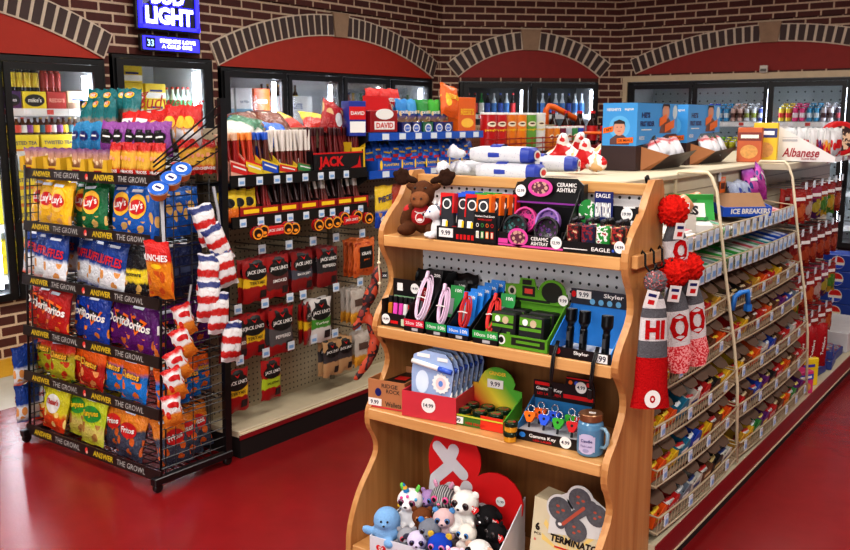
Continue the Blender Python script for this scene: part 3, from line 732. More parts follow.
sidefan(K_DOR_P, (2.5, 2.6, 2.7), zz, 'purple tortilla chip bag', 'fourth')
backs(K_DOR_B, [-4.113, -3.923, -3.734], zz, 2.65, 'blue tortilla chip bag', 'fourth')
zz, yy = SH[4]
fan(K_CHE_G, [-4.224, -4.044], zz, yy, 'red and lime cheese puff bag', 'fifth')
fan(K_CHE_R, [-3.923, -3.806], zz, yy, 'red and orange cheese puff bag', 'fifth', y0=.12)
fan(K_CHE_B, [-3.629, -3.46], zz, yy, 'bright blue cheese puff bag', 'fifth', y0=.115)
sidefan(K_CHE_B, (2.5, 2.6, 2.7), zz, 'bright blue cheese puff bag', 'fifth')
backs(K_CHE_R, [-4.364, -4.125, -3.917], zz, 2.63, 'orange cheese puff bag', 'fifth')
zz, yy = SH[5]
fan(K_CHES, [-4.297, -4.149], zz, yy, 'yellow and red hot fries bag', 'lowest', y0=.12, lean=-14)
fan(K_FUN, [-3.954, -3.81], zz, yy, 'yellow and green onion ring bag', 'lowest', y0=.115, lean=-14)
fan(K_FRI, [-3.647, -3.507], zz, yy, 'grey and orange corn chip bag', 'lowest', y0=.11, lean=-14)
sidefan(K_FRI, (2.5, 2.6, 2.7), zz, 'grey and orange corn chip bag', 'lowest', -16)
backs(K_CHES, [-4.439, -4.195, -3.998], zz, 2.62, 'yellow hot fries bag', 'lowest', -12, .035)
backs(K_FUN, [-4.431, -4.206, -3.992], zz, 2.72, 'yellow onion ring bag', 'lowest', -12, .03)

# bags clipped to the cooler end of the rack
for i, (u, v) in enumerate(((14, 385), (22, 386), (27, 412), (18, 432))):
    k = K_RUF_O if i < 2 else K_RUF_B
    k.put(TR(*(-4.33, 2.349, 0.299)) @ TR(.02 - .05 * (i % 2), .04 + .09 * (i % 2), -.0 - .2 * (i // 2), -82 + 10 * (i % 2), 0, 0, .8), '%s ridged chip bag clipped on the rack end, %s' % ('orange and blue' if i < 2 else 'blue', ['nearer the sign strip, upper', 'nearer the rear post, upper', 'nearer the sign strip, lower', 'nearer the rear post, lower'][i]), 'chip bag')

# clip strips on the grid: hanging small bags
K_RED = bag_kit('crisp_pouch', .10, .165, .045, bagmat([(0, (206, 120, 40)), (.42, (214, 130, 44)), (.5, (222, 222, 222)), (.82, (224, 222, 220)), (.9, (196, 30, 28)), (1, (196, 30, 28))], ((206, 46, 30), .3, .75, 2.6, .3)), [('disc', 0, .72, .28, .14, R_)], 21)
K_USA = bag_kit('crisp_pouch', .105, .19, .06, bagmat([(.12, (222, 222, 224)), (.15, (190, 36, 34)), (.28, (190, 36, 34)), (.31, (224, 222, 222)), (.45, (224, 224, 226)), (.48, (190, 36, 34)), (.62, (190, 36, 34)), (.65, (226, 224, 224)), (.8, (226, 224, 224)), (.83, (40, 52, 110)), (.93, (40, 52, 110)), (.95, (214, 214, 220))], None), [], 22)
strip = thing('clip_strip', 'narrow clear clip strip with five red and orange bags on the chip rack grid', 'clip strip', TR(*(-3.165, 2.524, 0.799)))
b = MB(); b.tube([(0, .03, .12), (0, 0, .0), (0.01, -.1, -.38)], .006, CLEAR, 5); part('strip', b, strip)
for i, (p, r) in enumerate(zip(((-3.13, 2.501, 0.703), (-3.12, 2.493, 0.606), (-3.11, 2.458, 0.519), (-3.1, 2.412, 0.441), (-3.09, 2.37, 0.326)), (14, 22, 26, 16, 6))):
    K_RED.put(TR(p[0], p[1], p[2], 70, 0, -r, .88), 'white, red and orange snack pouch on the clip strip, %s from the top' % ORD[i], 'snack bag', 'pouches on the first clip strip')
strip = thing('clip_strip', 'clear clip strip with flag-coloured bags by the rear post of the chip rack', 'clip strip', TR(*(-3.165, 2.704, 1.285)))
b = MB(); b.tube([(0, 0, .06), (0, .02, -.05), (0, .04, -.3)], .008, CLEAR, 5); part('strip', b, strip)
for i, (p, r, z) in enumerate((((-3.14, 2.666, 1.086), -16, 60), ((-3.11, 2.712, 1.005), -24, 80), ((-3.1, 2.716, 0.895), -12, 80), ((-3.12, 2.603, 0.864), 6, 70), ((-3.09, 2.577, 0.753), 4, 65), ((-3.07, 2.614, 0.694), 4, 80), ((-3.05, 2.66, 0.557), 8, 85))):
    K_USA.put(TR(p[0], p[1], p[2], z, 0, r, 1.0), 'red, white and blue snack pouch on the clip strip, %s from the top' % ORD[i], 'snack bag', 'pouches on the second clip strip')
# dip cups riding on the sloping side rail
kc = Kit('dip_cup', MB().lathe([(.033, 0), (.041, .036), (.043, .04), (.043, .044)], OR_, 18, mats=[mat((196, 120, 50), rough=.3), mat((206, 132, 58), rough=.3), W_]))
b = MB().lathe([(.043, .044), (.044, .048), (.04, .05)], mat((40, 92, 176), rough=.25), 18); b2 = MB(); b2.lathe([(.001, .0505), (.024, .0507)], W_, 12, cap=False)
b2.box(-.014, .014, -.006, .006, .0507, .051, NAVY)
kc.part('lid', b, sub=[('lid_print', b2)])
for i, p in enumerate(((-3.16, 2.401, 1.324), (-3.16, 2.469, 1.363), (-3.16, 2.527, 1.398))):
    kc.put(TR(p[0], p[1], p[2], 20, 32, 22), 'blue-lidded cheese dip cup on the rack side rail, %s from the low end' % ORD[i], 'dip cup', 'dip cups on the side rail')
t = thing('clear_hang_strip', 'clear plastic hang strip in front of the wire grid, carrying the snack mix bag', 'clip strip', TR(*(-3.154, 2.41, 1.2)))
b = MB(); b.rect(-.012, .012, -.12, .13, CLEAR); part('strip', b, t); b = MB(); b.tube([(0, .0, .13), (0, -.02, .14), (0, 0, .15)], .003, CLEAR, 5); part('hook', b, t)

# top level of the rack
K_TEAL = bag_kit('seed_bag', .125, .2, .05, bagmat([(0, (120, 104, 92)), (.42, (130, 114, 100)), (.5, (24, 108, 112)), (1, (18, 100, 106))], ((90, 78, 70), .02, .45, 6, .35)), [('disc', 0, .82, .26, .13, Y_), ('disc', 0, .84, .2, .08, R_, .001), ('text', 'BIGS', 0, .83, .3, W_, .003)], 23)
K_PEAN = bag_kit('peanut_bag', .15, .17, .045, bagmat([(0, (222, 176, 40)), (.5, (226, 184, 44)), (.6, (196, 30, 26)), (1, (206, 34, 28))], ((206, 130, 70), .05, .4, 3, .34)), [('rect', -.3, .3, .66, .78, W_), ('disc', 0, .4, .2, .14, W_)], 24)
K_REDB = bag_kit('snack_bag', .13, .2, .05, bagmat([(0, (120, 90, 90)), (.4, (206, 206, 206)), (.5, (180, 30, 26)), (1, (196, 34, 28))], ((210, 150, 90), .1, .7, 3, .34)), [('disc', 0, .6, .3, .22, GOLD)], 25)
K_PURP = bag_kit('trail_mix_bag', .12, .16, .04, bagmat([(0, (96, 40, 110)), (1, (140, 70, 150))], ((30, 26, 30), .35, .75, 1.6, .4)), [('disc', 0, .55, .33, .2, K_), ('rect', -.2, .2, .53, .58, W_, .002)], 26)
K_BLUP = bag_kit('trail_mix_bag', .12, .16, .04, bagmat([(0, (24, 90, 140)), (1, (40, 130, 180))]), [('disc', 0, .55, .33, .2, NAVY), ('rect', -.2, .2, .53, .58, W_, .002)], 27)
K_MPN = bag_kit('peanut_pack', .085, .155, .03, bagmat([(0, (170, 24, 22)), (.22, (190, 28, 24)), (.3, (214, 168, 60)), (.7, (220, 170, 60)), (.78, (186, 28, 22)), (1, (176, 24, 20))]), [('text', 'MUNCHIES', 0, .16, .8, W_, .003, 0, .16), ('disc', -.1, .55, .12, .12, mat((226, 150, 110)), .001), ('disc', .16, .52, .1, .1, mat((226, 150, 110)), .001)], 28)
def put_row(k, us, y, z, desc, cat, grp, v=0, lean=-8, rz=0, dz=0):
    pass
def row(k, xs, y, z, desc, cat, end='from the cooler end', lean=-8, rz=0, jit=6, group=None, dy=0):
    for i, x in enumerate(xs):
        k.put(TR(x, y + dy * i + .012 * (wave(i + x * 7) - .5), z, rz + 3.5 * jit * (wave(i * 3 + x) - .5), lean + 8 * (wave(i * 11 + x) - .5), 2.2 * jit * (wave(i * 7 + x) - .5)), '%s, %s %s' % (desc, ORD[i], end) if len(xs) > 1 else desc, cat, group or desc)
row(K_TEAL, [-4.177, -4.073, -3.972], 2.74, 1.555, 'teal seed bag at the back of the top level', 'seed bag')
row(K_TEAL, [-4.189, -4.076, -3.967, -3.892], 2.80, 1.60, 'teal seed bag in the rearmost row of the top level', 'seed bag')
row(K_PEAN, [-3.808, -3.706], 2.73, 1.515, 'red and yellow corn nut bag behind the purple packs', 'snack bag')
row(K_REDB, [-3.599, -3.501, -3.421], 2.73, 1.49, 'red hot snack bag behind the purple packs', 'snack bag')
row(K_REDB, [-3.442, -3.364, -3.293], 2.70, 1.51, 'red and silver snack bag beside the sloping side rail', 'snack bag')
row(K_BLUP, [-4.081, -3.996, -3.904], 2.62, 1.475, 'shiny blue trail mix bag on the top rack level', 'trail mix')
row(K_PURP, [-3.799, -3.712, -3.627, -3.544, -3.463, -3.384], 2.61, 1.475, 'shiny purple trail mix bag on the top rack level', 'trail mix')
# yellow trays of cakes
kt = Kit('cake_tray'); b = MB(); TY = mat((206, 164, 40), rough=.45); TI = mat((120, 90, 56), rough=.7)
b.prism([(-.075, 0), (.075, 0), (.075, .07), (.045, .07), (.035, .03), (-.035, .03), (-.045, .07), (-.075, .07)], -.05, -.046, TY); b.box(-.075, .075, .046, .05, 0, .08, TY); b.prism([(-.05, 0), (.05, 0), (.05, .08), (-.05, .07)], -.075, -.071, TY, 'yz'); b.prism([(-.05, 0), (.05, 0), (.05, .08), (-.05, .07)], .071, .075, TY, 'yz'); b.box(-.072, .072, -.047, .047, .002, .006, TI)
kt.part('tray', b); 
b = MB(); b.rect(-.03, .03, .008, .02, DR_, -.0515); kt.part('print', b)
K_CAKE = bag_kit('cake_pack', .07, .10, .03, bagmat([(0, (120, 70, 40)), (.5, (190, 140, 100)), (1, (96, 48, 110))], ((220, 190, 150), .2, .8, 3, .3)), [], 30)
for i, x in enumerate([-4.271, -4.058, -3.857, -3.682]):
    kt.put(TR(x, 2.515, 1.39), 'yellow card tray of cakes on the top rack level, %s from the cooler end' % ORD[i], 'tray', 'yellow cake trays')
    for j in range(4):
        K_CAKE.put(TR(x - .052 + j * .034, 2.52 + .012 * (j % 2), 1.405, 60 + 20 * wave(j + i), -10), 'small brown wrapped cake standing in a yellow card tray', 'cake', 'cakes in the yellow trays')
for i, x in enumerate([-3.605, -3.552, -3.493, -3.441, -3.391, -3.334, -3.286]):
    K_MPN.put(TR(x, 2.50 + .018 * (i % 2), 1.385, 4 * (i % 3 - 1), -6), 'red and gold peanut pack standing beside the yellow trays, %s from them' % ORD[i], 'peanut pack', 'red peanut packs')

for i, p in enumerate(((-3.24, 2.715, 1.39), (-3.24, 2.762, 1.387), (-3.24, 2.803, 1.385))):
    K_MPN.put(TR(p[0], 2.64 + .05 * i, 1.40, 80, -6, 4 * (i - 1)), 'red and gold peanut pack near the rear rack post, %s from it' % ORD[2 - i], 'peanut pack', 'packs by the rear post')

# ------------------------------------------------------------------ what stands in the coolers
def bottle_kit(name, h, r, glass, label, cap, liquid=None, neck=.38):
    g = mat(glass, rough=.12, var=.05); l = mat(label, rough=.4); c = mat(cap, rough=.3)
    k = Kit(name, MB().lathe([(r * .9, 0), (r, .006), (r, h * .12), (r * 1.01, h * .121), (r * 1.01, h * .5), (r, h * .501), (r, h * .56), (r * neck, h * .78), (r * neck * .9, h * .93)], g, 10, mats=[g, g, g, l, l, l, g, g]))
    k.part('cap', MB().lathe([(r * neck * 1.05, h * .925), (r * neck * 1.05, h), (r * neck * .8, h * 1.005)], c, 8))
    return k
def can_kit(col, col2, h=.155, r=.03):
    a = mat(col, rough=.25, metal=.3); b = mat(col2, rough=.25, metal=.3); s = mat((190, 192, 196), rough=.25, metal=.8)
    return Kit('drink_can', MB().lathe([(r * .8, 0), (r, .01), (r, h * .3), (r, h * .62), (r, h * .93), (r * .85, h), (r * .78, h * .99)], a, 12, mats=[s, a, b, a, s, s]))
def case_kit(w, h, d, col, logo, lc, disc=None, band=None, lw=.7):
    m = mat(col, rough=.45); b = MB().box(-w / 2, w / 2, -d / 2, d / 2, 0, h, m, bev=.004)
    k = Kit('drink_case', b); l = MB()
    if band: l.rect(-w / 2 + .004, w / 2 - .004, h * band[1], h * band[2], mat(band[0], rough=.45), -d / 2 - .001)
    if disc: l.disc(0, h * .52, w * .42, h * .33, mat(disc, rough=.4), -d / 2 - .0015)
    l.text(logo, 0, h * .54, w * lw, mat(lc, rough=.4), -d / 2 - .003) if logo else l.rect(-w * .3, w * .3, h * .5, h * .62, mat(lc, rough=.4), -d / 2 - .003)
    k.part('logo', l); return k
def lineup(kits, M, ss, y, z, desc, cat, grp, rz=0):
    for i, s in enumerate(ss):
        k = kits[i % len(kits)]
        k.put(M @ TR(s, y + .008 * (wave(s * 9) - .5), z + .001, rz), desc, cat, grp)
def rng(a, b, n): return [a + (b - a) * (i + .5) / n for i in range(n)]
BEER = [bottle_kit('beer_bottle', .23, .03, (70, 40, 20), c, d) for c, d in (((226, 196, 40), (20, 20, 22)), ((24, 90, 110), (200, 160, 40)), ((200, 60, 40), (230, 220, 200)), ((214, 214, 210), (190, 40, 40)), ((120, 50, 130), (200, 190, 210)))]
BEER_Y = bottle_kit('beer_bottle', .23, .03, (40, 34, 26), (230, 200, 50), (24, 22, 20)); BEER_R = bottle_kit('beer_bottle', .23, .03, (150, 50, 30), (170, 44, 30), (190, 60, 50))
# leftmost cooler, door by the plain brick pier
C_P = case_kit(.155, .13, .2, (70, 34, 92), 'mikes', (226, 220, 220), (24, 22, 24), lw=.5); C_Y = case_kit(.18, .13, .2, (226, 200, 34), "mike's", (240, 238, 230), (28, 26, 26), lw=.56); C_R = case_kit(.15, .13, .2, (170, 40, 32), "REDD'S", (228, 170, 150), lw=.8); C_B = case_kit(.19, .14, .2, (206, 178, 140), '', (40, 60, 170), band=((120, 84, 54), 0, .4), lw=.4)
for k, s, d in ((C_P, 3.405, 'purple drink case on the upper shelf of the cooler with the yellow cases'), (C_Y, 3.58, 'yellow drink case with a black oval on the upper cooler shelf'), (C_R, 3.752, 'red drink case beside the yellow one on the upper cooler shelf'), (C_B, 3.93, 'tan and brown drink case at the end of the upper cooler shelf')):
    k.put(WL @ TR(s, .22, 1.706), d, 'drink case')
lineup([BEER_Y], WL, rng(3.37, 3.66, 5), .2, 1.837, 'yellow-labelled bottle standing on the drink cases in the cooler', 'bottle', 'yellow bottles on the cases')
lineup([BEER_R], WL, rng(3.68, 3.83, 3), .2, 1.837, 'red bottle standing on the red drink case in the cooler', 'bottle', 'red bottles on the cases')
C_T = case_kit(.26, .12, .2, (228, 204, 44), 'TWISTED TEA', (24, 40, 110), band=((206, 120, 40), 0, .2), lw=.86)
for z, n in ((1.412, 'middle shelf'), (.907, 'lower shelf, first layer'), (1.03, 'lower shelf, second layer'), (1.153, 'lower shelf, third layer'), (.547, 'lowest shelf, first layer'), (.67, 'lowest shelf, second layer')):
    for i, s in enumerate((3.46, 3.74)):
        C_T.put(WL @ TR(s, .22, z), 'yellow iced tea case, %s of the cooler, %s' % (n, ['by the black frame', 'by the light strip'][i]), 'drink case', 'yellow tea cases')
lineup(BEER, WL @ Matrix.Diagonal((1, 1, .52, 1)), rng(3.36, 3.96, 13), .2, 1.534 / .52, 'small bright-labelled bottle above the yellow tea cases in the cooler', 'bottle', 'bottles above the tea cases')
# second cooler
C_Y2 = case_kit(.2, .13, .2, (232, 208, 50), '', (40, 60, 130), band=((226, 226, 220), .1, .45)); C_W = case_kit(.2, .15, .2, (214, 218, 220), '', (150, 160, 170))
for (s, z, d) in ((4.46, 1.663, 'lowest of the tall stack'), (4.46, 1.795, 'middle of the tall stack'), (4.46, 1.927, 'topmost of the tall stack'), (4.68, 1.663, 'lower of the short stack'), (4.68, 1.795, 'upper of the short stack'), (4.32, 1.293, 'middle shelf by the frame'), (4.54, 1.293, 'middle shelf by the post')):
    C_Y2.put(WL @ TR(s, .3, z), 'yellow and white case in the cooler below the blue sign, ' + d, 'drink case', 'yellow cases below the sign')
SPR = bottle_kit('soft_drink_bottle', .24, .032, (190, 214, 200), (60, 150, 90), (200, 60, 50))
lineup([SPR], WL, rng(4.82, 5.03, 4), .2, 1.662, 'pale green and red bottle in the cooler below the blue sign', 'bottle', 'pale bottles below the sign')
lineup([SPR], WL, rng(4.82, 5.03, 4), .34, 1.662, 'pale green and red bottle in the cooler below the blue sign', 'bottle', 'pale bottles below the sign')
lineup(BEER, WL, rng(4.24, 4.95, 10), .2, .952, 'brown beer bottle on the lower shelf below the blue sign', 'bottle', 'beer on the lower shelf')
# four-door cooler
C_C = case_kit(.2, .26, .2, (206, 212, 216), 'ULTRA', (60, 80, 110), band=((110, 160, 190), 0, .3), lw=.5); C_O = case_kit(.2, .26, .2, (222, 90, 34), '', (240, 230, 220), lw=.6); C_L = case_kit(.4, .2, .22, (210, 214, 216), 'LITE', (40, 70, 140), lw=.3)
C_C.put(WL @ TR(5.37, .25, 1.653), 'tall white beer carton in the first door of the four-door cooler', 'drink case'); C_C.put(WL @ TR(5.585, .25, 1.653), 'tall white beer carton beside the orange carton in the four-door cooler', 'drink case'); C_O.put(WL @ TR(5.8, .25, 1.653), 'tall orange carton in the first door of the four-door cooler', 'drink case')
C_L.put(WL @ TR(6.25, .25, 1.653), 'wide white beer case in the second door of the four-door cooler', 'drink case')
lineup(BEER[:2], WL, rng(6.1, 6.62, 7), .5, 1.74, 'dark bottle behind the wide white beer case in the cooler', 'bottle', 'dark bottles in the second door')
SODA = [bottle_kit('soft_drink_bottle', .25, .033, g, l, c) for g, l, c in (((30, 16, 12), (190, 30, 34), (190, 30, 34)), ((26, 16, 14), (30, 70, 160), (30, 70, 170)), ((40, 130, 60), (220, 224, 220), (40, 140, 60)), ((200, 210, 216), (60, 120, 190), (220, 222, 226)), ((214, 170, 40), (200, 60, 40), (220, 200, 60)), ((200, 80, 40), (230, 230, 220), (40, 60, 150)))]
lineup([SODA[5], SODA[4], SODA[3], SODA[2]], WL, rng(6.77, 7.34, 9), .2, 1.652, 'coloured drink bottle behind the third door of the four-door cooler', 'bottle', 'bottles in the third door')
lineup([SODA[3], SODA[2], SODA[3]], WL, rng(7.52, 8.08, 8), .2, 1.652, 'clear or green bottle behind the fourth door of the four-door cooler', 'bottle', 'bottles in the fourth door')
lineup(SODA, WL, rng(5.27, 8.08, 26), .2, 1.292, 'drink bottle on the middle shelf of the four-door cooler', 'bottle', 'bottles on the middle shelf')
# angled soda cooler
lineup([SODA[0], SODA[0], SODA[2], SODA[1], SODA[3], SODA[1], SODA[3]], WM, rng(.33, .93, 8), .2, 1.682, 'soda bottle on the upper shelf of the angled cooler, first door', 'bottle', 'soda bottles in the first door')
lineup([SODA[3], SODA[3], SODA[1]], WM, rng(1.13, 1.76, 8), .2, 1.682, 'clear or blue bottle on the upper shelf of the angled cooler, second door', 'bottle', 'bottles in the second door')
lineup(SODA, WM, rng(.33, .93, 8), .2, 1.292, 'soda bottle on the middle shelf of the angled cooler', 'bottle', 'soda on the middle shelf'); lineup(SODA, WM, rng(1.13, 1.76, 8), .2, 1.292, 'soda bottle on the middle shelf of the angled cooler', 'bottle', 'soda on the middle shelf')
# canned drinks: leaning rails with rows of cans
def gcans(s0, s1, n, z, cols, desc, grp, y=.14):
    ks = [can_kit(*c) for c in cols]
    for i, s in enumerate(rng(s0, s1, n)):
        k = ks[int(i * len(ks) / n)]
        for j in range(3):
            k.put(WR @ TR(s, y + .075 * j, z + .004 + .026 * j), desc, 'can', grp)
SIL = (190, 196, 200)
gcans(-4.2, -3.62, 7, 1.604, [((196, 160, 40), (180, 40, 30)), (SIL, (150, 150, 150))], 'drink can on the upper shelf behind the first door from the brick corner', 'cans behind the first door')
gcans(-3.48, -2.82, 9, 1.604, [((36, 66, 190), (20, 40, 140)), ((60, 150, 200), (210, 220, 226)), ((190, 160, 150), (80, 40, 30)), (SIL, (120, 130, 50)), ((60, 80, 150), SIL)], 'slim drink can on the upper shelf behind the second door', 'cans behind the second door')
gcans(-3.48, -2.82, 9, 1.244, [((120, 190, 40), (60, 120, 30)), ((206, 200, 50), (150, 140, 30)), (SIL, (150, 156, 160)), (SIL, (170, 176, 180))], 'green, yellow or silver can on the second shelf behind the second door', 'cans on the second shelf')
gcans(-2.68, -2.05, 9, 1.604, [((226, 200, 60), (200, 50, 50)), ((214, 60, 120), (230, 220, 220)), ((60, 140, 180), (200, 210, 216)), ((190, 190, 196), (60, 50, 60)), ((60, 50, 60), (140, 40, 50))], 'slim drink can on the upper shelf behind the third door', 'cans behind the third door')
gcans(-2.68, -2.05, 8, 1.244, [((60, 60, 64), (30, 30, 34)), ((40, 80, 160), SIL)], 'dark can on the second shelf behind the third door', 'dark cans behind the third door')
gcans(-1.9, -1.3, 6, 1.604, [(SIL, (60, 80, 140))], 'silver can behind the fourth door from the brick corner', 'cans behind the fourth door')
gcans(-1.9, -1.3, 6, .904, [(SIL, (60, 80, 140))], 'silver can on a low shelf behind the fourth door', 'low cans behind the fourth door')

# ------------------------------------------------------------------ lit beer signs on the wall over the second cooler
BL = mat((44, 40, 236), emit=2.6, var=0); BLD = mat((26, 20, 60), rough=.3); WE = mat((236, 238, 255), emit=3.2, var=0); CHR = mat((120, 124, 150), rough=.3, metal=.5)
t = thing('neon_sign', 'square beer sign with glowing blue border and white letters on brick', 'sign', WL @ TR(4.626, -.06, 2.31))
b = MB(); b.box(-.3, .3, -.02, .02, 0, .42, K_, bev=.006); part('backing', b, t)
b = MB()
for r in ((-.285, -.255, .015, .405), (.255, .285, .015, .405)): b.box(r[0], r[1], -.035, -.02, r[2], r[3], BL)
b.box(-.285, .285, -.035, -.02, .015, .042, BL); b.box(-.285, .285, -.035, -.02, .378, .405, BL); part('glowing_border', b, t)
b = MB()
b.text('BUD', -.01, .26, .33, BL, -.028, .14, bold=.075); b.text('LIGHT', 0, .115, .47, BL, -.028, .155, bold=.075)
b.text('BUD', -.01, .26, .31, WE, -.032, .12, bold=.04); b.text('LIGHT', 0, .115, .45, WE, -.032, .13, bold=.04); part('lettering', b, t)
b = MB(); b.add([(-.25, -.0215, .38), (.02, -.0215, .38), (-.25, -.0215, .16)], [(0, 2, 1)], CHR); part('reflector', b, t)
t2 = thing('lit_sign_panel', 'long blue lit panel with a small number display under the square beer sign', 'sign', WL @ TR(4.64, -.06, 2.155))
b = MB(); b.box(-.285, .285, -.02, .02, 0, .125, K_, bev=.004); part('backing', b, t2)
b = MB(); b.rect(-.27, .27, .012, .113, BL, -.0205); part('glowing_face', b, t2)
b = MB(); b.rect(-.245, -.155, .022, .103, BLD, -.0215); b.text('33', -.2, .062, .06, mat((150, 200, 255), emit=2, var=0), -.0225, .05); part('number_display', b, t2)
b = MB(); b.text('FRIENDS LOVE', .06, .083, .34, WE, -.022, .03, bold=.03); b.text('A COLD ONE', .05, .043, .29, WE, -.022, .03, bold=.03); part('lettering', b, t2)
for x in (-.2, 0, .2):
    b = MB(); b.tube([(x, 0, .42 - .42 + .0), (x, 0, -.03)], .004, K_, 5); part('hanger', b, t)
t3 = thing('script_sign', 'red flowing script lettering sign mounted over the glass of the second cooler', 'sign', WL @ TR(4.62, -.075, 1.775))
b = MB(); SR = mat((150, 20, 30), emit=.35, var=0); b.text('Budweiser', 0, 0, .64, SR, 0, .105, bold=.0, shear=.25); o = part('lettering', b, t3)
b = MB(); b.tube([(-.36, 0, -.02), (-.3, 0, .05), (-.22, 0, .075), (-.27, 0, .02), (-.3, 0, -.04)], .006, SR, 6); b.tube([(.27, 0, -.06), (-.1, 0, -.055), (-.3, 0, -.075)], .004, SR, 6); part('flourish', b, t3)

# ------------------------------------------------------------------ dried meat aisle
def pouch(base, band, bandz, title, sub, seed, w=.165, h=.215, top=(20, 20, 22), sc=K_):
    m = bagmat([(0, base), (bandz[0], base), (bandz[0] + .02, band), (bandz[1], band), (bandz[1] + .02, base), (1, base)], None, .4, .12)
    b, cf = bag_mb(w, h, .03, m, seed, .06); k = Kit('jerky_pouch', b); l = MB()
    T = mat(top, rough=.4)
    l.rect(-w * .26, w * .26, h * .78, h * .97, T, conf=cf); l.disc(0, h * .70, w * .43, w * .24, T, conf=lambda x, z: cf(x, z) - .0006)
    l.text(title, 0, h * .7, w * .76, W_, conf=lambda x, z: cf(x, z) - .002, h=w * .15); l.add([(a * w, cf(a * w, c * h) - .002, c * h) for a, c in ((-.12, .90), (0, .80), (.12, .90), (0, .85))], [(0, 1, 3), (1, 2, 3)], R_)
    if sub: l.text(sub, 0, h * (bandz[0] + bandz[1]) / 2, w * .6, sc, conf=lambda x, z: cf(x, z) - .002, h=w * .1)
    l.rect(w * .12, w * .38, h * .08, h * .26, mat((40, 30, 30)), conf=cf)
    k.part('logo', l); return k
DR = (150, 22, 24); GR = (60, 60, 66)
J_TER = pouch(DR, (222, 184, 40), (.36, .56), "JACK LINK'S", 'TERIYAKI', 1); J_SMO = pouch(DR, (88, 44, 44), (.2, .62), "JACK LINK'S", 'SMOKED', 2, sc=W_); J_ORI = pouch((120, 20, 22), (70, 72, 82), (.34, .56), "JACK LINK'S", 'BACON JERKY', 3, sc=W_); J_BLK = pouch((120, 22, 24), (40, 38, 42), (.36, .72), "JACK LINK'S", 'PEPPERED', 4, sc=W_); J_GRY = pouch(DR, (84, 82, 84), (.22, .58), "JACK LINK'S", 'PEPPERED', 5, .18, .24, sc=W_); J_TUR = pouch((206, 202, 198), (70, 140, 50), (.34, .56), "JACK LINK'S", 'Turkey', 6, .175, .24, sc=W_); J_JAL = pouch(DR, (160, 180, 40), (.3, .55), "JACK LINK'S", 'JALAPENO', 7, .14, .21); J_TAN = pouch((176, 140, 100), (60, 56, 58), (.4, .7), "JACK LINK'S", '', 8, .13, .2)
J_KRA = bag_kit('jerky_pouch', .19, .21, .035, bagmat([(0, (196, 90, 34)), (1, (206, 104, 44))], ((160, 60, 24), .1, .9, 4, .3), .45), [('rect', -.28, .3, .22, .8, K_), ('text', 'KRAVE', 0, .62, .42, W_, .003, 0, .1), ('text', 'JERKY', 0, .45, .3, OR_, .003, 0, .05)], 9)
J_WHT = bag_kit('jerky_pouch', .13, .2, .03, bagmat([(0, (216, 150, 40)), (.3, (220, 160, 44)), (.36, (186, 176, 164)), (1, (190, 182, 172))], None, .45), [('rect', -.3, .3, .5, .7, mat((90, 70, 60)))], 10)
def hang(k, u, v, desc, dx=0, n=1, rz=90):
    pass
def jput(k, y, ztop, h, desc, x=-3.275, rz=90, roll=0):
    k.put(TR(x, y, ztop - h, rz, 0, roll), desc, 'jerky pouch')
def jset(k, h, y, z, desc, n=2, rz=90):
    for j in range(n):
        jput(k, y + .004 * j, z, h, desc + ([' in front', ' behind the front one', ' third back on its hook'][j] if n > 1 else ''), -3.262 - .042 * j, rz + 3 * (wave(y + j) - .5))
jset(J_TER, .215, *[3.026], .965, 'red pouch with yellow band on the top hook row,', 2)
jset(J_SMO, .215, *[3.18], .965, 'red pouch with brown band on the top hook row,', 3)
jset(J_ORI, .215, *[3.358], .965, 'dark red pouch with grey band on the top hook row,', 3)
jset(J_BLK, .215, *[3.551], .965, 'red pouch with black band on the top hook row,', 3)
jset(J_KRA, .21, *[3.862], .975, 'orange pouch with black label on the top hook row,', 3)
jset(J_SMO, .215, *[2.889], .69, 'dark red pouch half behind the rack post, second hook row,', 2)
jset(J_TER, .215, *[3.001], .69, 'red pouch with yellow band on the second hook row,', 2)
jset(J_GRY, .24, *[3.194], .69, 'large red pouch with grey band on the second hook row,', 3)
jset(J_TER, .215, *[3.393], .685, 'yellow-banded pouch tucked beside the white turkey pouch,', 2, 120)
jset(J_TUR, .24, *[3.488], .69, 'white pouch with green band on the second hook row,', 2)
jset(J_WHT, .2, *[3.804, 3.919][:1], .70, 'white and yellow pouch on the second hook row,', 3)
jset(J_TER, .215, *[2.876], .435, 'red pouch by the rack post on the lowest hook row,', 1)
jset(J_JAL, .21, *[3.113], .435, 'red pouch with lime band alone on the lowest hook row,', 1)
jset(J_TAN, .2, *[3.569], .44, 'tan pouch on the lowest hook row, nearer the rack,', 2)
jset(J_TAN, .2, *[3.683], .44, 'tan pouch on the lowest hook row, nearer the wooden rack,', 3)
jset(J_WHT, .2, *[3.834], .44, 'white and yellow pouch on the lowest hook row,', 2)

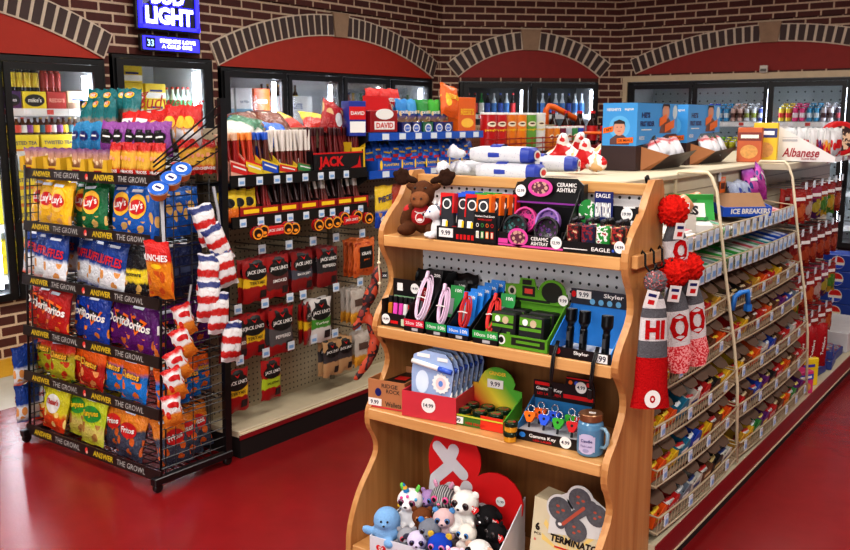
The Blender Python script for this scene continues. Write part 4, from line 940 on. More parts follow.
# stick boxes on the upper shelf
def stickbox(w, h, d, cols, title, seed):
    k = Kit('stick_box'); c = [mat(q, rough=.45) for q in cols]; b = MB()
    b.prism([(-w / 2, 0), (w / 2, 0), (w / 2, h * .42), (-w / 2, h * .62)], -d / 2, -d / 2 + .003, c[0]); b.prism([(-w / 2, 0), (w / 2, 0), (w / 2, h * .9), (-w / 2, h)], d / 2 - .003, d / 2, c[1])
    for x in (-w / 2, w / 2 - .003): b.prism([(-d / 2, 0), (d / 2, 0), (d / 2, h * .95), (-d / 2, h * .5)], x, x + .003, c[0], 'yz')
    b.box(-w / 2, w / 2, -d / 2, d / 2, 0, .003, c[1]); k.part('carton', b)
    b = MB(); b.add([(-w / 2 + .004, -d / 2 - .001, h * .3), (w / 2 - .004, -d / 2 - .001, h * .14), (w / 2 - .004, -d / 2 - .001, h * .38), (-w / 2 + .004, -d / 2 - .001, h * .56)], [(0, 1, 2, 3)], c[2]); b.add([(-w * .35, -d / 2 - .002, h * .42), (w * .35, -d / 2 - .002, h * .28), (w * .35, -d / 2 - .002, h * .33), (-w * .35, -d / 2 - .002, h * .47)], [(0, 1, 2, 3)], W_)
    b.rect(-w * .4, w * .4, h * .03, h * .1, W_, -d / 2 - .001); k.part('header_print', b); return k
def stick_kit(body, tip, l=.2, wr=.8):
    m = mat(body, rough=.3); t = mat(tip, rough=.3); b = MB(); b.lathe([(.003, 0), (.008, .012), (.008, l * wr), (.009, l * (wr + .02)), (.011, l * .97), (.010, l)], m, 7, mats=[m, m, m, t, t]); return Kit('meat_stick', b)
S_RED = stick_kit((150, 30, 30), (226, 190, 160)); S_ORG = stick_kit((190, 60, 30), (236, 150, 70)); S_BLU = stick_kit((90, 40, 30), (40, 90, 190)); S_WHT = stick_kit((110, 46, 38), (216, 208, 200), .22, .5); S_BRN = stick_kit((60, 24, 20), (206, 198, 190), .25); S_DRED = stick_kit((104, 18, 20), (60, 14, 18), .24)
def sticks(k, M, w, d, z, n, m, desc, grp, lean=-6):
    for i in range(n):
        for j in range(m):
            k.put(M @ TR(-w / 2 + w * (i + .5) / n, -d / 2 + d * (j + .5) / m, z, 0, lean + 14 * (wave(i * 7 + j) - .5), 18 * (wave(i * 3 + j * 5) - .5)), desc, 'meat stick', grp)
bxs = [(236, (226, 170, 150), (222, 190, 50), (200, 40, 36), 'BEEF', S_RED, 'pink and yellow'), (252, (206, 40, 36), (120, 84, 54), (222, 190, 50), 'TENDER', S_ORG, 'red and black'), (267, (222, 190, 50), (40, 90, 190), (40, 80, 180), 'WILD', S_BLU, 'yellow and blue')]
for u, a, c, e, tx, sk, d in bxs: pass
for (y, (u, a, c, e, tx, sk, d)) in zip([2.926, 3.021, 3.127], bxs):
    M_ = TR(-3.285, y, 1.352, 90, 0); stickbox(.115, .17, .1, (a, c, e), tx, 1).put(M_, '%s box of meat sticks on the upper black shelf' % d, 'stick box')
    sticks(sk, M_, .1, .07, .03, 5, 2, 'meat stick standing in the %s box' % d, 'sticks in the %s box' % d)
for (y, sk, d, cc, hh) in zip([3.251, 3.381], (S_WHT, S_WHT), ('brown box nearer the rack', 'brown box further along'), (((226, 190, 60), (150, 110, 70), (200, 50, 40)), ((120, 84, 54), (150, 110, 70), (60, 130, 70))), (.12, .12)):
    M_ = TR(-3.285, y, 1.352, 90, 0); stickbox(.13, .13, .1, cc, 'SNACK', 2).put(M_, 'low %s of white-wrapped sticks on the upper black shelf' % d, 'stick box')
    sticks(sk, M_, .12, .08, .02, 7, 2, 'white-wrapped meat stick in the %s' % d, 'sticks in the %s' % d, -3)
M_ = TR(-3.285, *[3.611], 1.352, 90, 0)
k = Kit('stick_box'); b = MB(); JB = mat((22, 18, 20), rough=.4); b.box(-.2, .2, -.07, -.066, 0, .12, JB); b.box(-.2, .2, .06, .064, 0, .14, JB); b.box(-.2, -.196, -.07, .064, 0, .13, JB); b.box(.196, .2, -.07, .064, 0, .13, JB); b.box(-.2, .2, -.07, .064, 0, .003, JB); k.part('tray', b)
b = MB(); b.text('JACK', -.06, .065, .2, R_, -.072, .07, bold=.05); b.rect(-.2, .2, .112, .12, R_, -.0715); b.add([(.08, -.072, .03), (.18, -.072, .03), (.17, -.072, .1), (.15, -.072, .05)], [(0, 1, 2, 3)], R_); k.part('lettering', b)
k.put(M_, 'wide black tray of dark red sticks on the upper black shelf', 'stick box')
sticks(S_DRED, M_, .38, .1, .01, 12, 3, 'dark red meat stick in the wide black tray', 'sticks in the wide black tray', -4)
bk = bag_kit('jerky_pouch', .16, .2, .05, bagmat([(0, (140, 18, 22)), (.6, (160, 24, 28)), (1, (176, 30, 30))], ((206, 170, 120), .55, .85, 2, .35)), [('disc', .18, .5, .18, .26, mat((190, 190, 190)))], 12)
bk.put(TR(-3.3, *[3.64], 1.56, 80, -20, 25), 'shiny red pouch lying across the dark red sticks', 'jerky pouch')
YB = mat((214, 176, 40), rough=.4)
k = Kit('stick_box'); b = MB(); b.box(-.06, .06, -.06, -.056, 0, .14, YB); b.box(-.06, .06, .056, .06, 0, .2, YB); b.box(-.06, -.056, -.06, .06, 0, .17, YB); b.box(.056, .06, -.06, .06, 0, .17, YB); b.box(-.06, .06, -.06, .06, 0, .003, YB); k.part('carton', b)
M_ = TR(-3.28, *[3.776], 1.352, 90); k.put(M_, 'yellow box of dark sticks at the end of the upper black shelf', 'stick box'); sticks(S_DRED, M_, .1, .09, .01, 4, 2, 'dark stick in the yellow box at the shelf end', 'sticks in the yellow box', -2)
# lower shelf
S_TAL = stick_kit((66, 28, 24), (206, 198, 192), .28, .62)
k2 = Kit('stick_box'); b = MB(); b.box(-.075, .075, -.06, -.056, 0, .07, mat((150, 26, 28), rough=.4)); b.box(-.075, .075, .056, .06, 0, .09, JB); b.box(-.075, -.071, -.06, .06, 0, .08, JB); b.box(.071, .075, -.06, .06, 0, .08, JB); b.box(-.075, .075, -.06, .06, 0, .003, JB); k2.part('tray', b)
b = MB(); b.rect(-.05, .05, .04, .06, Y_, -.061); b.rect(-.04, .04, .016, .026, W_, -.0615); k2.part('lettering', b)
for i, (y, sk, n) in enumerate(zip([2.974, 3.099, 3.229, 3.374, 3.519, 3.654, 3.779], (S_DRED, S_RED, S_TAL, S_TAL, S_WHT, S_TAL, S_WHT), (5, 5, 6, 6, 5, 5, 5))):
    M_ = TR(-3.275, y, 1.158, 90); k2.put(M_, 'red-fronted stick tray on the lower black shelf, %s from the chip rack' % ORD[i], 'stick box', 'trays on the lower black shelf')
    sticks(sk, M_, .13, .09, .01, n, 2, 'meat stick in the %s red-fronted tray' % ORD[i], 'sticks in the %s tray' % ORD[i], -10)
K_YP = bag_kit('snack_pouch', .12, .15, .03, bagmat([(0, (206, 80, 34)), (.4, (222, 120, 40)), (.5, (226, 196, 50)), (1, (222, 190, 44))]), [('disc', 0, .6, .25, .18, K_)], 13)
for i, y in enumerate([2.841, 2.909, 2.979]): K_YP.put(TR(-3.22 - .01 * i, y, 1.165, 90, -6), 'yellow and orange pouch on the lower black shelf, %s from the rack post' % ORD[i], 'snack pouch', 'yellow pouches by the post')
# round tins clipped under the lower shelf
kt = Kit('jerky_tin'); DK = mat((34, 22, 20), rough=.3); OT = mat((222, 140, 40), rough=.35)
b = MB(); b.lathe([(.03, -.013), (.033, -.011), (.033, .011), (.03, .013)], R_, 16, TR(0, 0, 0, 0, 90), mats=[R_, R_, DK]); kt.part('can', b)
b = MB(); b.disc(0, 0, .03, .03, OT, -.0135, 16); b.disc(0, 0, .022, .022, DK, -.0142, 14); b.disc(.004, -.008, .012, .008, OT, -.0148, 10); kt.part('lid', b)
for i, (y, dz) in enumerate(zip([2.976, 3.015, 3.178, 3.227, 3.404, 3.48, 3.543, 3.607, 3.714, 3.808], (0, .008, .006, 0, .0, .003, .004, .02, .02, .0))):
    kt.put(TR(-3.185, y, 1.103 + dz, 78), 'round red and orange chew tin under the lower black shelf, %s from the rack' % ORD[i], 'tin', 'tins under the lower shelf')
for i, y in enumerate([3.086, 3.653]):
    t = thing('tin_dispenser', 'red dispenser strip between the round tins, %s' % ['nearer the chip rack', 'nearer the wooden rack'][i], 'dispenser', TR(-3.175, y, 1.085, 90))
    b = MB(); b.box(-.06, .06, -.008, .02, 0, .045, R_, bev=.004); part('holder', b, t); b = MB(); b.text("JACK LINK'S", 0, .024, .1, W_, -.009, .018); part('lettering', b, t)
# bags lying on the top of the gondola
K_BRN = bag_kit('chip_bag', .25, .3, .09, bagmat([(0, (96, 40, 24)), (.5, (120, 56, 30)), (1, (80, 30, 20))], ((206, 190, 170), .6, .9, 2, .3)), [], 31); K_GRN = bag_kit('chip_bag', .24, .28, .08, bagmat([(0, (222, 220, 210)), (.4, (220, 216, 206)), (.5, (24, 110, 70)), (1, (20, 100, 60))]), [], 32)
K_BLU = bag_kit('chip_bag', .22, .28, .08, bagmat([(0, (30, 90, 190)), (1, (36, 104, 206))], ((226, 220, 210), .4, .7, 2, .3)), [], 33); K_YEL = bag_kit('chip_bag', .22, .28, .08, bagmat([(0, (190, 40, 30)), (.4, (200, 44, 30)), (.5, (226, 196, 60)), (1, (222, 190, 50))]), [], 34)
for k, p, rz, ry, d in ((K_GRN, (-3.4, 3.036, 1.607), 30, 12, 'green and white chip bag lying on the gondola top by the rack post'), (K_BRN, (-3.47, 3.248, 1.62), 75, -8, 'brown chip bag lying on the gondola top beside the green one'), (K_GRN, (-3.37, 3.126, 1.597), 60, 20, 'green and white chip bag half under the brown one'), (K_BRN, (-3.46, 3.409, 1.63), 70, 6, 'brown and white chip bag further along the gondola top'), (K_YEL, (-3.46, 3.551, 1.624), 95, -14, 'red and yellow chip bag lying on the gondola top'), (K_YEL, (-3.46, 3.717, 1.629), 60, 10, 'yellow chip bag lying next to the shiny red pouch'), (K_BLU, (-3.36, 3.352, 1.584), 80, 4, 'bright blue chip bag leaning in front of the yellow ones')):
    k.put(TR(p[0], p[1], p[2] - (.04 if k is not K_BLU else .09), rz, -64 if k is not K_BLU else -48, ry, .72), d, 'chip bag')

# ------------------------------------------------------------------ seeds and nuts bay
def seedbox(c1, title, seed, w=.1):
    k = Kit('seed_box'); m = mat(c1, rough=.4); b = MB(); b.box(-w / 2, w / 2, -.06, .06, 0, .075, m); k.part('carton', b)
    l = MB(); l.disc(0, .04, w * .34, .026, W_, -.0605); l.disc(0, .04, w * .26, .018, mat((60, 100, 190)), -.061); l.text(title, 0, .04, w * .4, W_, -.062); k.part('logo', l); return k
SB = [seedbox((28, 40, 104), 'DAVID', 1), seedbox((34, 44, 116), 'DAVID', 2), seedbox((40, 100, 70), 'DAVID', 3), seedbox((36, 40, 110), 'DAVID', 4), seedbox((30, 36, 96), 'DAVID', 5)]
ys = [4.207, 4.294, 4.414, 4.528, 4.624]
SEEDB = [bag_kit('seed_bag', .11, .13, .04, bagmat([(0, (196, 150, 90)), (.3, (40, 60, 140)), (.5, c), (1, c)], ((226, 200, 150), .1, .5, 3, .3)), [('text', 'DAVID', 0, .4, .6, W_, .003)], 40 + i) for i, c in enumerate(((40, 130, 200), (60, 150, 210), (40, 140, 60), (60, 170, 50), (34, 110, 50)))]
for i, y in enumerate(ys):
    SB[i].put(TR(-3.27, y, 1.552, 90), 'dark seed carton with white badge on the blue-edged shelf, %s from the red boxes' % ORD[i], 'seed box', 'seed cartons')
    for j in range(2): SEEDB[i].put(TR(-3.25 - .035 * j, y, 1.63, 90, -4 - 6 * j), 'bright seed bag standing in the %s seed carton, %s' % (ORD[i], ['front', 'rear'][j]), 'seed bag', 'bags in the seed cartons')
k = Kit('seed_box'); b = MB(); BB = mat((34, 52, 140), rough=.4); b.box(-.05, .05, -.06, .06, 0, .19, BB, bev=.003); k.part('carton', b); l = MB(); l.rect(-.048, .048, .09, .16, R_, -.061); l.text('DAVID', 0, .125, .08, W_, -.063); l.rect(-.045, .045, .02, .08, W_, -.0612); k.part('logo', l)
k.put(TR(-3.28, *[3.81], 1.552, 62), 'blue and red seed box at the black end bracket of the nut shelf', 'seed box')
k = Kit('seed_box'); b = MB(); b.box(-.12, .12, -.06, .06, 0, .12, DR_, bev=.003); b.rect(-.115, .115, .11, .2, R_, -.0); k.part('carton', b); l = MB(); l.rect(-.09, .09, .015, .06, W_, -.062); l.text('DAVID', 0, .038, .15, R_, -.064, .03); l.disc(0, .1, .08, .03, W_, -.063); k.part('logo', l)
k.put(TR(-3.255, *[3.975], 1.572, 90), 'red seed carton with a white name panel on the nut shelf', 'seed box')
SR2 = bag_kit('seed_bag', .12, .17, .05, bagmat([(0, (190, 30, 30)), (1, (206, 40, 34))], ((226, 200, 170), .1, .5, 3, .3)), [('text', 'DAVID', 0, .6, .7, W_, .003)], 46)
for i, y in enumerate([4.014, 4.114, 4.198]): SR2.put(TR(-3.30, y, 1.65, 90, -6), 'red seed bag behind the red carton, %s from the blue box' % ORD[i], 'seed bag', 'red seed bags')
k = Kit('candy_display'); b = MB(); OB = mat((214, 96, 24), rough=.4); b.box(-.1, .1, -.06, .06, 0, .22, OB, bev=.003); k.part('carton', b); l = MB(); l.text("REESE'S", 0, .13, .15, Y_, -.062, .04); l.disc(0, .06, .07, .03, GOLD, -.0615); k.part('logo', l)
k.put(TR(-3.27, *[4.836], 1.56, 90), 'tall orange candy carton at the far end of the nut shelf', 'candy box')
KO = bag_kit('candy_bag', .17, .2, .06, bagmat([(0, (214, 90, 24)), (1, (226, 104, 30))], ((240, 200, 60), .2, .6, 2, .3)), [('text', "REESE'S", 0, .6, .7, Y_, .003)], 47)
KO.put(TR(-3.22, *[4.65], 1.66, 84, -12, 12), 'crumpled orange candy bag beside the tall orange carton', 'candy bag')
PB = mat((30, 84, 176), rough=.4)
def nutbox(w, c, seed):
    k = Kit('nut_carton'); b = MB(); m = mat(c, rough=.4); b.prism([(-w / 2, 0), (w / 2, 0), (w / 2, .05), (-w / 2, .075)], -.06, -.057, PB); b.prism([(-w / 2, 0), (w / 2, 0), (w / 2, .02), (-w / 2, .02)], -.0605, -.06, m); b.box(-w / 2, w / 2, .05, .053, 0, .12, PB); b.box(-w / 2, -w / 2 + .003, -.057, .05, 0, .07, PB); b.box(w / 2 - .003, w / 2, -.057, .05, 0, .05, PB); k.part('carton', b)
    l = MB(); l.text('PLANTERS', w * .1, .045, w * .7, Y_, -.0615, .014); l.text('PEANUTS', w * .1, .011, w * .55, W_, -.0625, .01); l.disc(-w * .36, .045, w * .06, .028, Y_, -.0612); k.part('logo', l); return k
K_NUT = bag_kit('nut_bag', .085, .12, .03, bagmat([(0, (40, 100, 200)), (1, (36, 90, 190))], ((60, 140, 220), .2, .9, 3, .3), .2), [('rect', -.3, .3, .52, .6, Y_), ('rect', -.4, .4, .15, .3, R_)], 48)
for i, (y, w, c) in enumerate(zip([4.028, 4.196, 4.323, 4.435, 4.55, 4.68, 4.815, 4.944], (.2, .13, .13, .13, .12, .13, .13, .12), ((180, 36, 32),) * 3 + ((206, 110, 40), (60, 130, 60), (180, 36, 32), (206, 110, 40), (60, 130, 60)))):
    nutbox(w, c, i).put(TR(-3.265, y, 1.342, 90), 'blue nut carton on the lower blue-edged shelf, %s from the black bracket' % ORD[i], 'nut carton', 'blue nut cartons')
    for j in range(3):
        K_NUT.put(TR(-3.285 + .03 * (j - 1) * .3, y + (j - 1) * w * .3, 1.385 + .018 * (j % 2), 90 + 20 * (wave(i * 3 + j) - .5), -14, 14 * (wave(i + j * 5) - .5)), 'small blue nut bag standing in the %s nut carton' % ORD[i], 'nut bag', 'bags in the %s nut carton' % ORD[i])
# hanging candy below
K_CAN = bag_kit('candy_bag', .16, .24, .04, bagmat([(0, (30, 70, 170)), (.36, (36, 80, 180)), (.44, (226, 190, 50)), (1, (222, 184, 44))], ((190, 140, 90), .02, .36, 3, .3)), [('text', 'PIECES', 0, .7, .8, NAVY, .003, 8), ('disc', 0, .2, .3, .12, W_)], 49)
K_CAN2 = bag_kit('candy_bag', .16, .24, .04, bagmat([(0, (150, 50, 30)), (.5, (190, 60, 34)), (1, (120, 50, 30))], ((226, 180, 120), .1, .5, 3, .3)), [('rect', -.3, .3, .55, .64, W_)], 50)
for i, (k, y) in enumerate(zip((K_CAN, K_CAN2, K_CAN, K_CAN2), [4.015, 4.155, 4.293, 4.446])):
    k.put(TR(-3.24, y, 1.03, 90), '%s candy bag hanging below the nut shelves, %s from the tins' % (['yellow and blue', 'brown', 'second yellow and blue', 'second brown'][i], ORD[i]), 'candy bag')
# crisp cans
def crisp_can(c, seed):
    k = Kit('crisp_can'); m = mat(c, rough=.3); b = MB(); b.lathe([(.037, 0), (.038, .004), (.038, .255), (.036, .258)], m, 14); k.part('tube', b)
    l = MB(); cf = lambda x, z: -math.sqrt(max(1e-6, .0385 ** 2 - x * x)); l.disc(0, .19, .022, .018, mat((236, 226, 200)), conf=cf, n=12); l.disc(0, .193, .014, .006, mat((90, 50, 30)), conf=lambda x, z: cf(x, z) - .001, n=10); l.text('Pringles', 0, .15, .06, Y_, conf=lambda x, z: cf(x, z) - .001, rot=8); k.part('logo', l)
    b = MB(); b.lathe([(.0395, .252), (.0395, .264), (.037, .266)], W_, 14); k.part('lid', b); return k
CC = [crisp_can(c, 0) for c in ((176, 24, 28), (186, 30, 30), (216, 120, 30), (226, 130, 30), (100, 156, 60), (216, 216, 212))]
for i, y in enumerate([5.185, 5.314, 5.446, 5.584, 5.726, 5.858]):
    CC[i].put(TR(-3.27, y, 1.416, 60) @ Matrix.Diagonal((1.5, 1.5, 1.02, 1)), 'tall crisp can behind the red wire rail, %s from the orange carton' % ORD[i], 'crisp can', 'tall crisp cans')
CS = [crisp_can(c, 0) for c in ((206, 120, 40), (226, 140, 40), (110, 30, 60), (190, 200, 210), (60, 140, 80), (40, 80, 180))]
for i, y in enumerate([6.015, 6.11, 6.207, 6.305, 6.407, 6.51]):
    CS[i].put(TR(-3.26, y, 1.323, 70), 'crisp can on the lower step beyond the tall crisp cans, %s from them' % ORD[i], 'crisp can', 'lower crisp cans')
# soda display with an orange tube
COKE = bottle_kit('soda_bottle', .3, .045, (34, 14, 10), (190, 24, 28), (196, 24, 28))
t = thing('soda_stand', 'red stand of dark soda bottles with a bent orange tube beyond the crisp cans', 'bottle stand', TR(-3.3, 6.9, 0))
b = MB(); b.box(-.32, .58, -.38, .38, 0, 1.44, mat((120, 20, 22), rough=.4)); part('plinth', b, t)
I2 = TR(3.3, -6.9, 0); OT2 = mat((226, 104, 30), rough=.35)
b = MB(); b.tube([(-3.578, 6.55, 1.571), (-3.581, 6.55, 1.715), (-3.555, 6.55, 1.747), (-3.536, 6.6, 1.739), (-3.399, 6.8, 1.627)], .024, OT2, 10); part('bent_tube', b, t, I2)
b = MB(); b.tube([(-3.423, 6.5, 1.533), (-2.974, 6.5, 1.537)], .012, OT2, 8); part('front_rail', b, t, I2)
for i in range(7):
    for j in range(2): COKE.put(TR(-3.55 + .115 * i + .05 * j, 6.62 + .16 * j, 1.443, 0, 0, 0, .88), 'dark soda bottle with red label and cap on the red stand', 'soda bottle', 'soda bottles on the stand')

# ------------------------------------------------------------------ goods on the wooden rack
def blob(name, balls, voxel, m, it=1):
    """ellipsoids melted into one continuous skin"""
    b = MB()
    for c, r, *e in balls:
        rot = e[0] if e else (0, 0, 0)
        M_ = Matrix.Translation(c) @ Matrix.Rotation(math.radians(rot[2]), 4, 'Z') @ Matrix.Rotation(math.radians(rot[1]), 4, 'Y') @ Matrix.Rotation(math.radians(rot[0]), 4, 'X')
        b.ball((0, 0, 0), r, m, 16, 10, M_)
    me = b.mesh('tmp'); o = bpy.data.objects.new('tmp', me); COL.objects.link(o)
    md = o.modifiers.new('r', 'REMESH'); md.mode = 'VOXEL'; md.voxel_size = voxel
    ms = o.modifiers.new('s', 'SMOOTH'); ms.factor = .6; ms.iterations = it * 3
    dg = bpy.context.evaluated_depsgraph_get(); dg.update()
    nm = bpy.data.meshes.new_from_object(o.evaluated_get(dg)); nm.name = name
    bpy.data.objects.remove(o); bpy.data.meshes.remove(me)
    nm.materials.clear(); nm.materials.append(m)
    for p in nm.polygons: p.use_smooth = True; p.material_index = 0
    return nm
def fur(c, v=.3): return mat(c, rough=.95, var=v, scale=120, bump=.5, bscale=260, spec=.15)
def sticker(b, x, z, r, txt_, y, w=None):
    b.disc(x, z, r, r, W_, y, 18); b.text(txt_, x, z, w or r * 1.4, mat((40, 40, 60)), y - .0008)

# moose plush
Mm = TR(*[-1.997], 2.715, 1.217, 22)
BR = fur((84, 50, 30)); BRL = fur((128, 80, 50)); BRD = fur((52, 32, 22))
t = thing('moose_plush', 'brown plush moose in a red shirt sitting at the end of the top wooden shelf', 'plush toy', Mm)
ob('body', blob('body', [((0, 0, .06), (.045, .04, .058)), ((0, -.005, .155), (.045, .045, .05)), ((0, -.03, .15), (.034, .04, .034)), ((-.055, -.02, .075), (.024, .026, .05), (0, 28, 0)), ((.055, -.02, .075), (.024, .026, .05), (0, -28, 0)), ((-.05, -.055, .024), (.03, .05, .024), (0, 0, -18)), ((.05, -.055, .024), (.03, .05, .024), (0, 0, 18)), ((-.05, 0, .18), (.02, .01, .014), (0, 20, 0)), ((.05, 0, .18), (.02, .01, .014), (0, -20, 0))], .006, BR), t)
ob('muzzle', blob('muzzle', [((0, -.058, .138), (.038, .03, .03)), ((0, -.066, .125), (.03, .026, .02))], .005, BRL), t)
for s in (-1, 1):
    ob('antler', blob('antler', [((s * .05, .01, .205), (.03, .012, .014), (0, s * -18, 0)), ((s * .085, .01, .205), (.028, .012, .024)), ((s * .07, .01, .228), (.012, .011, .018)), ((s * .09, .01, .232), (.012, .011, .02)), ((s * .108, .01, .222), (.013, .011, .018), (0, s * 30, 0))], .005, BRD), t)
    b = MB(); b.ball((s * .02, -.047, .178), .0045, K_, 8, 6); part('eye', b, t)
    b = MB(); b.ball((s * .014, -.089, .142), (.004, .003, .005), mat((50, 30, 20)), 8, 6); part('nostril', b, t)
SHM = mat((178, 24, 30), rough=.8, bump=.2, bscale=300)
sh = ob('shirt', blob('shirt', [((0, -.002, .072), (.053, .05, .048)), ((-.05, -.016, .09), (.024, .028, .026), (0, 28, 0)), ((.05, -.016, .09), (.024, .028, .026), (0, -28, 0))], .005, SHM), t)
b = MB(); b.disc(0, .068, .018, .02, W_, -.0535, 16); b.disc(0, .067, .0145, .0165, SHM, -.0540, 16); b.disc(0, .06, .011, .006, W_, -.0545, 12); b.tube([(-.02, -.054, .092), (-.012, -.054, .088), (0, -.054, .086), (.012, -.054, .088), (.02, -.054, .092)], .002, W_, 5); part('emblem', b, sh)
# little husky plush
t = thing('husky_plush', 'small white and grey plush husky between the moose and the pocket lights', 'plush toy', TR(*[-1.89], 2.655, 1.217, -30))
ob('body', blob('body', [((0, 0, .035), (.024, .024, .038)), ((0, -.012, .095), (.03, .028, .028)), ((0, -.04, .086), (.013, .016, .011)), ((-.02, .0, .128), (.008, .005, .014)), ((.02, .0, .128), (.008, .005, .014)), ((-.015, -.03, .012), (.011, .018, .012)), ((.015, -.03, .012), (.011, .018, .012))], .0045, fur((220, 220, 220), .1)), t)
ob('grey_cap', blob('grey_cap', [((0, .006, .108), (.031, .026, .02)), ((0, .018, .05), (.022, .014, .036))], .005, fur((96, 100, 108))), t)
b = MB(); b.ball((0, -.056, .088), .005, K_, 8, 6); part('nose', b, t)
for s in (-1, 1): b = MB(); b.ball((s * .013, -.036, .1), .004, mat((60, 110, 170), rough=.1), 8, 6); part('eye', b, t)

# pocket lights
CARD = mat((20, 20, 22), rough=.35)
Mx = TR(*[-1.741], 2.70, 1.217, 0)
t = thing('pocket_light_display', 'low black counter tray of pocket work lights beside the plush husky', 'counter display', Mx)
b = MB(); b.box(-.13, .13, -.075, -.071, 0, .05, CARD); b.box(-.13, .13, .1, .104, 0, .14, mat((30, 90, 150))); b.box(-.13, -.126, -.071, .1, 0, .05, CARD); b.box(.126, .13, -.071, .1, 0, .05, CARD); b.box(-.13, .13, -.071, .1, 0, .004, CARD); part('tray', b, t)
b = MB(); b.box(.035, .125, -.082, -.078, .005, .112, CARD, bev=.0); part('front_card', b, t)
b = MB(); b.text('Nextant Dual Zoom', .08, .098, .08, W_, -.083); b.text('WORK LIGHT', .08, .086, .06, R_, -.083)
for i in range(4): b.disc(.05 + i * .02, .066, .006, .007, (W_, mat((60, 150, 70)), OR_, R_)[i], -.083, 10); b.disc(.05 + i * .02, .066, .004, .005, CARD, -.0835, 10); b.rect(.044 + i * .02, .056 + i * .02, .02, .045, (W_, mat((60, 150, 70)), OR_, R_)[i], -.083); b.rect(.046 + i * .02, .054 + i * .02, .023, .042, mat((200, 196, 170)), -.0835)
part('card_print', b, t)
b = MB(); b.box(-.118, -.058, -.078, -.0755, .012, .044, W_, bev=.0); b.text('9.99', -.088, .028, .04, mat((40, 40, 60)), -.0785)
for i in range(5): b.rect(-.045 + i * .016, -.034 + i * .016, .008, .026, R_, -.0755)
part('price_label', b, t)
def light_kit(col):
    k = Kit('pocket_light'); c = mat(col, rough=.35); b = MB(); b.box(-.024, .024, -.011, .011, 0, .135, mat((40, 42, 48), rough=.4), bev=.003); k.part('body', b)
    b = MB()
    b.prism([(-.026, .07), (-.022, .07), (-.021, .128), (.019, .134), (.021, .08), (.026, .08), (.026, .142), (-.026, .142)], -.013, .013, c); b.prism([(.012, 0), (.026, 0), (.026, .04), (.018, .03)], -.013, .013, c); k.part('coloured_shell', b)
    b = MB(); b.disc(0, .108, .0165, .0165, W_, -.0135, 16); b.disc(0, .108, .012, .012, mat((90, 92, 96), rough=.2, metal=.6), -.0142, 14); k.part('lens', b)
    b = MB(); b.rect(-.014, .004, .01, .058, W_, -.0135); b.rect(0, .008, .01, .055, Y_, -.014); k.part('side_lamp', b); return k
LR, LB, LO, LG = light_kit((196, 30, 34)), light_kit((40, 90, 200)), light_kit((236, 110, 24)), light_kit((60, 150, 60))
for k, dx, dy, d in ((LR, -.098, -.055, 'red pocket light at the husky end'), (LB, -.045, -.03, 'blue pocket light in the front pair'), (LR, .008, -.052, 'red pocket light behind the front card'), (LO, .062, -.062, 'orange pocket light in front, over the card'), (LO, .082, -.03, 'second orange pocket light in file'), (LO, .098, -.002, 'third orange pocket light in file'), (LR, .112, .026, 'red pocket light last in the orange file'), (LB, -.06, .02, 'blue pocket light behind the front blue one'), (LG, .0, .02, 'green pocket light in the middle file'), (LG, .02, .05, 'green pocket light further back'), (LB, -.07, .06, 'blue pocket light at the back of the tray')):
    k.put(Mx @ TR(dx, dy, .006, 0, -6, 0, 1.14), d + ' of the tray', 'pocket light')

# ashtrays
Mx = TR(*[-1.485], 2.70, 1.217, 0) @ Matrix.Diagonal((.88, 1, .88, 1))
PK = mat((206, 70, 150), rough=.4); PU = mat((120, 40, 130), rough=.4)
t = thing('ashtray_display', 'black and pink counter display of round patterned ashtrays on the top wooden shelf', 'counter display', Mx)
b = MB(); b.prism([(-.15, 0), (.14, 0), (.14, .045), (-.15, .055)], -.072, -.068, CARD); b.prism([(-.068, 0), (.1, 0), (.1, .24), (.06, .24), (-.068, .045)], -.15, -.146, CARD, 'yz'); b.prism([(-.068, 0), (.1, 0), (.1, .24), (.06, .24), (-.068, .045)], .136, .14, CARD, 'yz'); b.box(-.146, .136, .06, .1, 0, .2, CARD); b.box(-.146, .136, -.068, .1, 0, .005, CARD); part('box', b, t)
b = MB(); b.prism([(-.15, .16), (.15, .15), (.15, .24), (.12, .265), (-.1, .265), (-.13, .235)], .035, .04, CARD, M=Matrix.Rotation(math.radians(-4), 4, 'X')); part('header', b, t)
b = MB(); b.disc(-.03, .225, .055, .035, PK, .02, 20); b.disc(-.03, .225, .04, .024, patmat((190, 150, 130), (90, 40, 60), 60, .45, 'voronoi'), .0195, 16); b.text('CERAMIC', .085, .24, .085, W_, .02, .016); b.text('ASHTRAY', .085, .22, .085, W_, .02, .016); b.rect(-.145, .145, .163, .17, PU, .018); sticker(b, -.115, .21, .024, '12.99', .017); part('header_print', b, t, Matrix.Rotation(math.radians(-4), 4, 'X') @ TR(0, .0, 0))
b = MB(); b.disc(-.055, .038, .045, .036, PK, -.0735, 20); b.disc(-.055, .038, .034, .026, patmat((190, 150, 130), (90, 40, 60), 60, .45, 'voronoi'), -.0742, 16); b.text('CERAMIC', .04, .038, .075, W_, -.0735, .014); b.text('ASHTRAY', .04, .02, .075, W_, -.0735, .014); b.rect(-.146, -.1, .012, .03, PK, -.0735); b.rect(-.15, .14, .002, .01, PK, -.0735); sticker(b, .112, .03, .024, '12.99', -.075); part('front_print', b, t)
def ash_kit(c1, c2, rim):
    k = Kit('ashtray'); b = MB(); m = patmat(c1, c2, 70, .4, 'voronoi', .25, rim); r = mat(rim, rough=.25); b.lathe([(.02, -.008), (.046, -.012), (.052, 0), (.052, .016), (.045, .016), (.042, .0), (.01, -.002)], m, 22, mats=[r, r, r, r, m, m], cap=False); k.part('dish', b)
    b = MB(); b.box(-.007, .007, .046, .053, .008, .018, r); k.part('rest', b); return k
